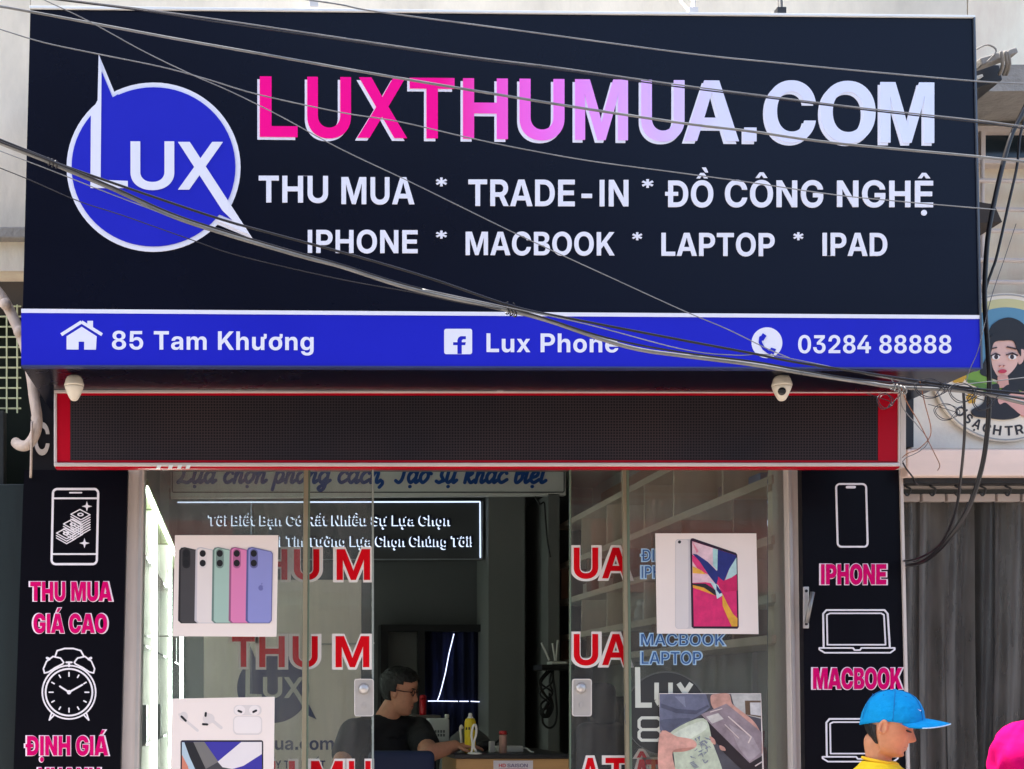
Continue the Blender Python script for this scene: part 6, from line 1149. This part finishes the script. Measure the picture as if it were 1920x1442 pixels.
def skin(name, c): 
    m = M(name, c, .55, amt=.16, scale=22, bump=.1, bscale=260); b_ = m.node_tree.nodes['Principled BSDF']; b_.inputs['Specular IOR Level'].default_value = .3; b_.inputs['Subsurface Weight'].default_value = .08; b_.inputs['Subsurface Radius'].default_value = (.012, .005, .003); return m
m_hair = M('black hair', (14, 12, 12), .55, amt=.3, scale=40, bump=.6, bscale=160, stretch=(1, 1, .3))
# the boy
bp_ = W(1660, 1363, 4.5); bx_, by_ = bp_.x+.034, bp_.y
boy = thing('person', 'boy in a yellow shirt looking down, in profile before the right panel', 'person', (bx_, by_, .12))
YB = math.radians(-24); RB = Matrix.Rotation(YB, 3, 'Z'); BZ = 0.0
def b3(x, y, z): q = RB @ Vector((x, y, 0)); return Vector((bx_+q.x, by_+q.y, z*1.022))
H = Head(bp_, YB, math.radians(14), .97, .80, .70)
mb = MB(); H.skin(mb)
mb.cone(H((-.022, 0, -.07)), b3(-.047, 0, 1.25), .038, .039); mb.cone(b3(-.047, 0, 1.25), b3(-.05, 0, 1.19), .04, .06)
mb.ball(b3(-.045, 0, 1.08), .088, .135, .15, 20, RB); mb.ball(b3(-.035, 0, .93), .08, .115, .15, 20, RB); mb.ball(b3(-.04, 0, .82), .09, .125, .1, 20, RB)
for sg in (-1, 1):
    mb.cone(b3(-.05, sg*.04, 1.2), b3(-.05, sg*.145, 1.165), .045, .045); mb.cone(b3(-.05, sg*.15, 1.165), b3(-.06, sg*.185, .96), .041, .034); mb.cone(b3(-.06, sg*.185, .96), b3(.04, sg*.175, .78), .034, .024)
    hand(mb, b3(.045, sg*.175, .77), RB @ Vector((.35, 0, -1)), RB @ Vector((0, -sg, 0)), .82, .45)
    mb.cone(b3(-.04, sg*.07, .80), b3(-.03, sg*.075, .49), .072, .05); mb.cone(b3(-.03, sg*.075, .49), b3(-.055, sg*.078, .2), .05, .032); mb.cone(b3(-.06, sg*.078, .19), b3(.07, sg*.085, .15), .032, .026)
m_skb = skin('tan skin', (202, 140, 104)); mb.fused('body', m_skb, boy, .0031, 1)  # own tan skin tone, shared with the hooded person
sh_ = MB(); sh_.tube([b3(-.05, 0, 1.268), b3(-.05, 0, 1.25), b3(-.05, 0, 1.225), b3(-.048, 0, 1.18)], [.052, .067, .098, .115], 24)
sh_.ball(b3(-.045, 0, 1.08), .104, .152, .165, 20, RB); sh_.ball(b3(-.035, 0, .93), .1, .136, .17, 20, RB)
for sg in (-1, 1): sh_.cone(b3(-.05, sg*.045, 1.198), b3(-.05, sg*.145, 1.165), .06, .058); sh_.cone(b3(-.05, sg*.15, 1.16), b3(-.06, sg*.185, 1.02), .058, .054)
sh_.fused('shirt', M('yellow cotton', (230, 196, 14), .8, amt=.08, scale=9, bump=.5, bscale=24), boy, .007, 3)
MB().tube([b3(-.047+.052*math.cos(t), .052*math.sin(t), 1.268+.010*math.cos(t+3.14)) for t in np.linspace(0, 6.2832, 30)], .0052, 8).build('collar', M('orange yellow rib', (236, 188, 26), .8), boy, True)
pa_ = MB(); pa_.ball(b3(-.04, 0, .81), .105, .14, .1, 20, RB)
for sg in (-1, 1): pa_.cone(b3(-.04, sg*.07, .79), b3(-.03, sg*.075, .52), .088, .075)
pa_.fused('shorts', M('navy shorts', (36, 42, 62), .8, bump=.4, bscale=30), boy, .008, 2)
H.cap_of(lambda z, a: (abs(a) > 2.0 and -.078 < z < .006) or (abs(a) > 1.62 and -.005 < z < .006), .005, jit=.5).build('hair', m_hair, boy, True)
for sg in (-1, 1):
    H.arc(.027, .031, sg*.2, sg*.7, .0024, .0040).build('eyebrow', m_hair, boy, True); H.arc(.003, .007, sg*.2, sg*.66, .0018, .0036).build('eyelid_line', M('lash brown', (52, 34, 28), .6), boy, True)
m_lip = M('lip colour', (176, 98, 86), .45, amt=.05)
H.arc(-.0638, -.0630, -.42, .42, .0002, .0018).build('lip_line', M('lip line', (142, 76, 66), .5), boy, True)
# cap
m_cap = M('bright blue cap cloth', (0, 140, 200), .85, amt=.12, scale=14, bump=.9, bscale=38, spec=.2)
cap = Head(W(1672, 1353, 4.5), YB, math.radians(5), 1.0); cv = []; cf = []; nA, nZ = 64, 18
for layer, th in ((0, 0), (1, -.004)):
    for j in range(nZ+1):
        e = math.pi/2*j/nZ
        for k in range(nA):
            a = 2*math.pi*k/nA; fr_ = .5+.5*math.cos(a); sq = 1/((abs(math.cos(a))**2.35+abs(math.sin(a))**2.35)**(1/2.35)); wr = (.0016+.003*max(0, -math.cos(a+.5))*max(0, 1-e*1.4))*noise.noise(Vector((a*5, e*14, 3)))+.0010*math.sin(a*6)**8
            x = (.095+.003*fr_+th+wr)*sq*math.cos(a)*math.cos(e)**.75; y = (.086+th+wr)*sq*math.sin(a)*math.cos(e)**.75; z = (.103+th+wr)*math.sin(e)**.94-.020*max(0, -math.cos(a))**1.5*(1-j/nZ)-.006*max(0, math.cos(a))*(1-j/nZ)
            cv.append(cap((x, y, z)))
for j in range(nZ):
    for k in range(nA):
        q = (j*nA+k, j*nA+(k+1) % nA, (j+1)*nA+(k+1) % nA, (j+1)*nA+k); cf.append(q); o_ = (nZ+1)*nA; cf.append(tuple(i+o_ for i in q[::-1]))
o_ = (nZ+1)*nA
for k in range(nA): cf.append((k, o_+k, o_+(k+1) % nA, (k+1) % nA))
capt = thing('cap', 'bright blue baseball cap worn by the boy', 'cap', cap((0, 0, 0)))
MB().add(cv, cf).build('crown', m_cap, capt, True)
MB().ball(cap((0, 0, .1035)), .007, .007, .004, 12).build('button', m_cap, capt, True)
def crown(a, e, o):
    sq = 1/((abs(math.cos(a))**2.35+abs(math.sin(a))**2.35)**(1/2.35))
    return cap(((.0965+o)*sq*math.cos(a)*math.cos(e)**.75, (.086+o)*sq*math.sin(a)*math.cos(e)**.75, (.103+o)*math.sin(e)**.94))
sm = MB()
for k in range(6): sm.tube([crown(-.52+k*math.pi/3, e_, .0006) for e_ in np.linspace(.02, 1.5, 16)], .0011, 5)
sm.build('seam', M('cap seam thread', (0, 104, 164), .8), capt, True)
ey_ = MB()
for k in range(6): ey_.ball(crown(k*math.pi/3, .95, -.0006), .0018, n=8)
ey_.build('eyelets', MATS['cap seam thread'], capt, True)
bv = []; bf = []; n1, n2 = 40, 10
for layer in (0, 1):
    for j in range(n2+1):
        t = j/n2
        for k in range(n1+1):
            a = -1.32+2.64*k/n1; ext = .080*(max(0, math.cos(a*1.08))**.55)*t; r0 = Vector(((.090)*math.cos(a), .085*math.sin(a), 0)); dirx = Vector((1, .12*math.sin(a), 0))
            p = r0+dirx*ext; p.z = .020-.004*t-3.7*(p.y**2)*(.8+.2*t)-.9*ext*ext-.0035*layer; bv.append(cap(p))
m_ = (n2+1)*(n1+1)
for j in range(n2):
    for k in range(n1):
        q = (j*(n1+1)+k, j*(n1+1)+k+1, (j+1)*(n1+1)+k+1, (j+1)*(n1+1)+k); bf.append(q); bf.append(tuple(i+m_ for i in q[::-1]))
for k in range(n1): a_ = n2*(n1+1)+k; bf.append((a_, a_+1, a_+1+m_, a_+m_))
MB().add(bv, bf).build('brim', m_cap, capt, True)
rim = [cap(Vector((.090*math.cos(a), .085*math.sin(a), 0))+Vector((1, .12*math.sin(a), 0))*.0805*(max(0, math.cos(a*1.08))**.55)) for a in np.linspace(-1.1, 1.1, 30)]
for i_, a in enumerate(np.linspace(-1.1, 1.1, 30)):
    ext = .0805*(max(0, math.cos(a*1.08))**.55); y = .085*math.sin(a)+.12*math.sin(a)*ext; rim[i_] = cap((.09*math.cos(a)+ext, y, -.0038+.018-3.7*y*y-.9*ext*ext))
MB().tube(rim, .0022, 6).build('brim_edge', M('pale brim edge', (170, 206, 226), .6), capt, True)
i = Ink().poly([(-13, -2), (-10, 5), (-4, 6), (14, -6), (-3, 2), (-8, 2)])
cq = lambda u, v, t: cap(Vector(((.0985+t)*math.cos(-.62-u*.011)*math.cos(.42-v*.009)**.8, (.0895+t)*math.sin(-.62-u*.011)*math.cos(.42-v*.009)**.8, (.103+t)*math.sin(.42-v*.009)**.94)))
i.map(lambda u, v: (-u*.62, v*.62)).map(lambda u, v: (-u, v)).build('emblem', 0, M('white emblem', (236, 238, 240), .5), capt, .0016, place=lambda u, v, t: cq(u, v, t+.001))

# the man behind the counter
MD = 6.7; mp_ = W(750, 1298, MD); YM = math.radians(-20)
man = thing('person', 'man in black t-shirt and glasses sitting at the counter inside the shop', 'person', (.72, 1.35, .2))
H = Head(mp_, YM, math.radians(10), .93); mb = MB(); H.skin(mb)
YT = math.radians(-62); RT = Matrix.Rotation(YT, 3, 'Z'); nb_ = Vector((.715, mp_.y+.03, 1.395))
def m3(x, y, z): q = RT @ Vector((x, y, 0)); return Vector((nb_.x+q.x, nb_.y+q.y, z))
mb.cone(H((-.02, 0, -.07)), nb_+Vector((0, 0, .01)), .052, .056); mb.cone(nb_, m3(-.01, 0, 1.34), .06, .085)
mb.ball(m3(-.01, 0, 1.19), .11, .175, .18, 20, RT); mb.ball(m3(-.02, 0, .98), .12, .165, .17, 20, RT); mb.ball(m3(-.03, 0, .82), .13, .18, .12, 20, RT)
sL, sR = m3(0, .185, 1.335), m3(0, -.185, 1.33)      # his left is on the picture's right
eL = W(806, 1412, 6.45); wL = W(852, 1399, 6.5); eR = W(640, 1432, 6.45); wR = W(652, 1500, 6.2)
for s_, e_, w_ in ((sL, eL, wL), (sR, eR, wR)):
    mb.cone(m3(0, 0, 1.36), s_, .06, .06); mb.cone(s_, e_, .056, .045); mb.cone(e_, w_, .044, .029)
hand(mb, wL, (1, .1, .02), (0, -.2, 1), .9, .35); hand(mb, wR, (.4, .1, -1), (0, -1, 0), .9, .4)
for sg in (-1, 1): mb.cone(m3(-.02, sg*.1, .80), m3(.38, sg*.13, .78), .085, .065); mb.cone(m3(.38, sg*.13, .78), m3(.36, sg*.13, .3), .062, .042); mb.cone(m3(.35, sg*.13, .26), m3(.5, sg*.13, .235), .04, .032)
mb.fused('body', skin('indoor skin', (196, 140, 112)), man, .005, 2)
ts = MB(); ts.tube([nb_+Vector((0, 0, .0)), m3(-.005, 0, 1.37), m3(-.01, 0, 1.33)], [.07, .085, .12], 24)
ts.ball(m3(-.01, 0, 1.19), .128, .195, .2, 20, RT); ts.ball(m3(-.02, 0, .98), .142, .188, .2, 20, RT)
for s_, e_ in ((sL, eL), (sR, eR)): ts.cone(m3(0, 0, 1.355), s_, .075, .076); ts.cone(s_, s_.lerp(e_, .66), .078, .07)
ts.fused('t_shirt', M('black cotton', (22, 22, 25), .85, amt=.2, scale=6, bump=.5, bscale=16), man, .007, 3)
tr = MB(); tr.ball(m3(-.03, 0, .81), .145, .195, .12, 20, RT)
for sg in (-1, 1): tr.cone(m3(-.02, sg*.1, .80), m3(.38, sg*.13, .78), .1, .08); tr.cone(m3(.38, sg*.13, .78), m3(.36, sg*.13, .3), .078, .06)
tr.fused('trousers', M('dark trousers', (40, 42, 50), .8), man, .009, 2)
H.cap_of(lambda z, a: (abs(a) > 1.95 and z > -.05) or (abs(a) > 1.6 and z > -.004) or (abs(a) > 1.25 and z > .04) or z > .066+.01*math.cos(a*3), .014, jit=.5).build('hair', m_hair, man, True)
for sg in (-1, 1): H.arc(.029, .031, sg*.2, sg*.66, .002, .0032).build('eyebrow', m_hair, man, True); MB().ball(H(head_point(.010, sg*.43, -.001)), .006, .011, .005, 12, H.R).build('eye', M('dark eye', (30, 24, 24), .2), man, True)
H.arc(-.0635, -.0635, -.36, .36, .002, .0042).build('lip', m_lip, man, True)
gm = M('dark red glasses frame', (64, 22, 24), .3); gs_ = MB()
for sg in (-1, 1):
    c_ = head_point(.010, sg*.42, .016); gs_.tube([H((c_.x+.002*math.cos(t)*0, c_.y+.024*math.cos(t), c_.z+.017*math.sin(t))) for t in np.linspace(0, 6.2832, 20)], .0024, 6)
    gs_.tube([H((c_.x, c_.y+sg*.024, c_.z+.004)), H((.04, sg*.079, .010)), H((-.012, sg*.083, .012))], .0026, 6, 3)
gs_.tube([H((head_point(.01, .42, .016).x+.003, -.01, .012)), H((head_point(.01, .42, .016).x+.003, .01, .012))], .0022, 6); gs_.build('glasses', gm, man, True)
tag(MB().box(.55, .95, 1.3, 1.65, .62, .69, .02).build('stool_seat', m_dark), 'dark stool under the seated man', 'stool')

# the person in pink
pd_ = 4.2; pc_ = W(1936, 1446, pd_); YP = math.radians(20)
pk = thing('person', 'person in a magenta hood at the right edge of the picture', 'person', (pc_.x, pc_.y, .12)); RP = Matrix.Rotation(YP, 3, 'Z')
def p3(x, y, z): q = RP @ Vector((x, y, 0)); return Vector((pc_.x+q.x, pc_.y+q.y, z))
H = Head(pc_, YP, math.radians(8), .95); mb = MB(); H.skin(mb)
zc = pc_.z; mb.cone(H((-.02, 0, -.07)), p3(-.05, 0, zc-.17), .05, .056); mb.ball(p3(-.04, 0, zc-.34), .1, .16, .18, 20, RP); mb.ball(p3(-.03, 0, zc-.54), .1, .145, .17, 20, RP)
for sg in (-1, 1):
    mb.cone(p3(-.04, sg*.05, zc-.2), p3(-.04, sg*.17, zc-.23), .05, .05); mb.cone(p3(-.04, sg*.17, zc-.23), p3(-.05, sg*.2, zc-.48), .045, .036); mb.cone(p3(-.05, sg*.2, zc-.48), p3(.12, sg*.18, zc-.6), .036, .026); hand(mb, p3(.13, sg*.18, zc-.605), RP @ Vector((1, 0, -.3)), RP @ Vector((0, 0, 1)), .9, .5)
    mb.cone(p3(-.03, sg*.08, zc-.6), p3(-.02, sg*.08, .55), .08, .052); mb.cone(p3(-.02, sg*.08, .55), p3(-.04, sg*.085, .2), .05, .034); mb.cone(p3(-.05, sg*.085, .17), p3(.08, sg*.09, .15), .032, .026)
mb.fused('body', m_skb, pk, .006, 2)
m_mg = M('magenta cloth', (178, 0, 88), .9, amt=.15, scale=8, bump=.5, bscale=14, spec=.1)
hd_ = H.cap_of(lambda z, a: abs(a) > .95 or z > .085, .036, jit=.55, jf=(2.4, 15)); hd_.build('hood', m_mg, pk, True)
jk = MB(); jk.tube([p3(-.04, 0, zc-.1), p3(-.045, 0, zc-.16), p3(-.04, 0, zc-.24)], [.085, .095, .13], 24); jk.ball(p3(-.04, 0, zc-.34), .12, .18, .2, 20, RP); jk.ball(p3(-.03, 0, zc-.54), .125, .17, .19, 20, RP)
for sg in (-1, 1): jk.cone(p3(-.04, sg*.05, zc-.2), p3(-.04, sg*.17, zc-.23), .07, .066); jk.cone(p3(-.04, sg*.17, zc-.23), p3(-.05, sg*.2, zc-.48), .064, .054); jk.cone(p3(-.05, sg*.2, zc-.48), p3(.1, sg*.18, zc-.59), .054, .042)
jk.fused('jacket', m_mg, pk, .008, 2)
fol = MB()
for k_ in range(5):
    z0_ = .09-.035*k_; fol.tube([H(head_point(z0_-.03*t*t+.012*math.sin(t*3+k_), -(1.05+1.5*t), .034+.004*math.sin(t*3.1))) for t in np.linspace(0, 1, 9)], [.001, .003, .005, .006, .0065, .006, .005, .003, .001], 10, 3)
fol.fused('hood_folds', m_mg, pk, .004, 4)
MB().tube([H(head_point(.085+.028*math.cos(t), t*.95/1.0, .028)) for t in np.linspace(-1, 1, 14)], .008, 8).build('hood_hem', m_mg, pk, True)
tr = MB(); tr.ball(p3(-.03, 0, zc-.62), .115, .155, .1, 20, RP)
for sg in (-1, 1): tr.cone(p3(-.03, sg*.08, zc-.6), p3(-.02, sg*.08, .55), .092, .068); tr.cone(p3(-.02, sg*.08, .55), p3(-.04, sg*.085, .24), .066, .052)
tr.fused('trousers', M('dark jeans', (44, 50, 66), .8, bump=.4, bscale=30), pk, .009, 2)

# ---------------------------------------------------------------- cables across the front
m_w1 = M('weathered grey cable', (128, 126, 122), .3, amt=.4, scale=9, spec=.8); m_w2 = M('black cable jacket', (34, 31, 33), .3, amt=.35, scale=9, spec=.5); m_w3 = M('pale grey wire', (128, 127, 126), .3, amt=.35, scale=9, spec=.8)
def cable(lab, P, px, d0, d1, mat, name='overhead_cable', grp='cables strung across the billboard', n=6, pw=1):
    u0, u1 = P[0][0], P[-1][0]; N_ = len(P)
    pts = [W(u, v, d0+(d1-d0)*(i_/(N_-1))**pw) for i_, (u, v) in enumerate(P)]
    tag(MB().tube(pts, px*(.37 if px < 8 else .43)/F*(d0+d1)/2, 8, n).build(name, mat, smooth=True), lab, 'cable', grp)
EL = lambda P: [(P[0][0]-(P[1][0]-P[0][0])*1.2, P[0][1]-(P[1][1]-P[0][1])*1.2)]+P+[(P[-1][0]+(P[-1][0]-P[-2][0])*1.2, P[-1][1]+(P[-1][1]-P[-2][1])*1.2)]
cable('pale thick cable running from the upper left corner below the headline tops', EL([(0, 12), (30, 17), (180, 45), (330, 73), (500, 103), (640, 128), (757, 148), (907, 173), (1073, 200), (1273, 230), (1413, 247), (1563, 268), (1827, 293), (1920, 303)]), 6.5, 4.0, 4.3, m_w1)
cable('upper strand of the twin cable crossing above the headline', EL([(127, 0), (267, 17), (417, 38), (640, 71), (873, 105), (1040, 126), (1173, 145), (1280, 160), (1460, 183), (1613, 202), (1827, 225), (1920, 237)]), 3.6, 4.05, 4.3, m_w3)
cable('lower strand of the twin cable crossing above the headline', EL([(110, 0), (267, 20), (417, 43), (640, 75), (873, 109), (1040, 130), (1173, 149), (1280, 164), (1460, 186), (1613, 205), (1827, 229), (1920, 241)]), 3.4, 4.08, 4.33, m_w2)
cable('topmost wire slanting over the billboard top edge to the right', EL([(580, 0), (640, 9), (707, 22), (940, 53), (1280, 99), (1460, 118), (1613, 133), (1827, 152), (1920, 157)]), 3.8, 4.1, 4.35, m_w3)
cable('thin wire from the left edge through the headline letters to the rusty bracket', EL([(0, 55), (83, 80), (177, 100), (300, 125), (383, 147), (483, 177), (640, 211), (747, 228), (873, 257), (973, 278), (1107, 302), (1280, 325), (1413, 343), (1563, 365), (1713, 380), (1867, 393)])[:-1], 3.0, 4.1, 4.6, m_w3)
cable('steep thin wire falling from the top left across both service lines', EL([(83, 0), (167, 40), (267, 95), (360, 140), (433, 172), (520, 215), (640, 280), (773, 343), (940, 425), (1057, 480), (1140, 518), (1280, 582), (1363, 617), (1437, 653), (1480, 671)])[:-1], 2.6, 3.9, 4.2, m_w3)
cable('upper thick black cable of the sagging pair over the logo and blue band', EL([(0, 262), (90, 298), (123, 312), (267, 362), (417, 412), (540, 446), (673, 482), (807, 522), (960, 574), (1073, 598), (1280, 638), (1413, 663), (1480, 677), (1613, 698), (1713, 713), (1813, 727), (1920, 738)]), 6.5, 4.0, 4.15, m_w2)
cable('thickest grey cable bundle sagging below the logo and over the blue band', EL([(0, 268), (90, 303), (117, 315), (213, 355), (317, 403), (417, 437), (567, 481), (640, 500), (773, 542), (940, 579), (1023, 600), (1140, 640), (1207, 657), (1280, 667), (1413, 684), (1513, 701), (1613, 716), (1680, 726), (1780, 731), (1847, 739), (1920, 756)]), 9, 4.02, 4.17, m_w1)
cable('grey strand riding on the thickest cable bundle', EL([(0, 266), (90, 300), (213, 351), (317, 398), (417, 432), (567, 476), (640, 496), (773, 537), (940, 574), (1023, 597), (1140, 634), (1280, 661), (1413, 678), (1513, 696), (1613, 712), (1780, 727), (1920, 748)]), 5, 3.99, 4.14, m_w2)
cable('thin line under the upper black cable at the blue band', EL([(960, 578), (1100, 608), (1280, 655), (1380, 666), (1430, 664), (1500, 676), (1700, 716), (1920, 745)]), 2.6, 4.05, 4.15, m_w3)
cable('thin wire from the left edge meeting the bundle under the logo', EL([(0, 283), (50, 302), (110, 325), (167, 348), (240, 376), (330, 410)])[:-1], 2.6, 4.0, 4.05, m_w3)
cable('lowest thin wire curving from the left edge under the logo', EL([(0, 315), (57, 338), (147, 377), (233, 405), (360, 450), (450, 480), (640, 524), (773, 548), (850, 565), (940, 580)])[:-1], 2.6, 4.05, 4.06, m_w2)
cable('thin straight line from the tangle down to the right edge', EL([(1720, 716), (1780, 722), (1850, 716), (1920, 708)])[1:], 2.2, 4.15, 4.2, m_w3)
# ties, tangle, drops
for u, v, n_, lab in ((92, 297, 3, 'wire tie round the cables at the left of the logo'), (952, 576, 3, 'wire tie round the cables above the white stripe'), (1675, 718, 4, 'wire tie round the cables under the right end of the billboard')):
    t_ = MB(); d_ = 4.02+.14*u/1920
    for k_ in range(n_):
        c_ = W(u+k_*7, v+6+k_*2.6, d_); r_ = .0105
        t_.tube([c_+Vector((.003*math.sin(q*2), r_*math.cos(q), r_*math.sin(q))) for q in np.linspace(0, 6.4, 16)], .0022, 6)
    if u > 500: t_.tube([W(u, v-2, d_-.012), W(u-3, v-7, d_-.016), W(u+1, v-10, d_-.02)], .0016, 5, 3); t_.tube([W(u+10, v+2, d_-.012), W(u+13, v-5, d_-.016), W(u+10, v-8, d_-.02)], .0016, 5, 3)
    tag(t_.build('cable_tie', m_w3 if u > 1000 else m_w2, smooth=True), lab, 'tie', 'wire ties on the cables')
random.seed(21)
labs = ['small wire coil hanging left of the cable tangle', 'wire coil in the middle of the cable tangle', 'large thin wire loop under the cable tangle', 'tight wire coil at the right of the cable tangle', 'loose wire loop over the round sign']
for k_, (cu, cv_, ru, rv) in enumerate(((1655, 752, 12, 16), (1740, 728, 26, 20), (1770, 772, 20, 17), (1800, 736, 22, 20), (1838, 754, 16, 17))):
    t_ = MB(); P = []
    for q in range(30): a = q*.48; P.append(W(cu+ru*(1+.12*math.sin(q))*math.cos(a)+q*.3, cv_+rv*math.sin(a)*(1-.01*q), 4.12+.004*math.sin(q*.7)))
    P = [W(cu-30, cv_-14, 4.13)]+P+[W(cu+34, cv_-12, 4.13)]
    tag(t_.tube(P, .0012 if k_ != 2 else .001, 6, 3).build('wire_coil', m_w2, smooth=True), labs[k_], 'wire coil', 'wire coils at the tangle')
m_or = M('orange wire', (150, 92, 50), .5, amt=.2)
for lab, P, m__ in (('orange wire end dangling past the round sign', [(1690, 728), (1702, 757), (1722, 790), (1738, 822), (1752, 850), (1762, 872), (1758, 882)], m_or), ('pale wire end curling left beside the fascia', [(1688, 730), (1690, 757), (1700, 775), (1722, 800), (1740, 826), (1726, 845), (1700, 858), (1692, 866)], m_w3), ('second orange wire end curling at the awning beam', [(1725, 716), (1735, 760), (1745, 800), (1742, 822), (1722, 842), (1702, 850), (1692, 858)], m_or)):
    cable(lab, P, 2.2, 4.12, 4.9, m__, 'wire_end', 'loose wire ends')
cable('dark wire stub hanging by the right panel top', [(1693, 868), (1700, 880), (1708, 890), (1712, 896), (1716, 906), (1722, 909)], 4, 5.0, 5.2, m_w2, 'wire_end', 'loose wire ends')
cable('thick black cable looping down in front of the round sign to the right panel', [(1990, 60), (1920, 205), (1895, 258), (1875, 330), (1856, 420), (1849, 480), (1846, 560), (1851, 640), (1855, 720), (1852, 800), (1840, 880), (1812, 960), (1770, 1020), (1730, 1053), (1690, 1062)], 10, 4.92, 5.46, m_w2, 'drop_cable', 'black cables right of the billboard', pw=5)
cable('thinner black cable inside the loop at the right panel', [(1806, 728), (1809, 797), (1803, 880), (1791, 961), (1763, 1020), (1722, 1047), (1690, 1052)], 6.5, 4.6, 5.46, m_w2, 'drop_cable', 'black cables right of the billboard', pw=2)
cable('dark cable slanting beside the billboard edge to the round sign', [(1930, 200), (1913, 253), (1907, 310), (1890, 387), (1869, 480), (1860, 507), (1848, 545), (1846, 590)], 7, 4.98, 5.0, m_w2, 'drop_cable', 'black cables right of the billboard')
cable('hair thin wire slanting down at the lower right corner of the billboard', [(1905, 420), (1885, 480), (1858, 560), (1836, 650), (1818, 694), (1812, 716)], 2, 4.9, 4.2, m_w2, 'drop_cable', 'black cables right of the billboard')
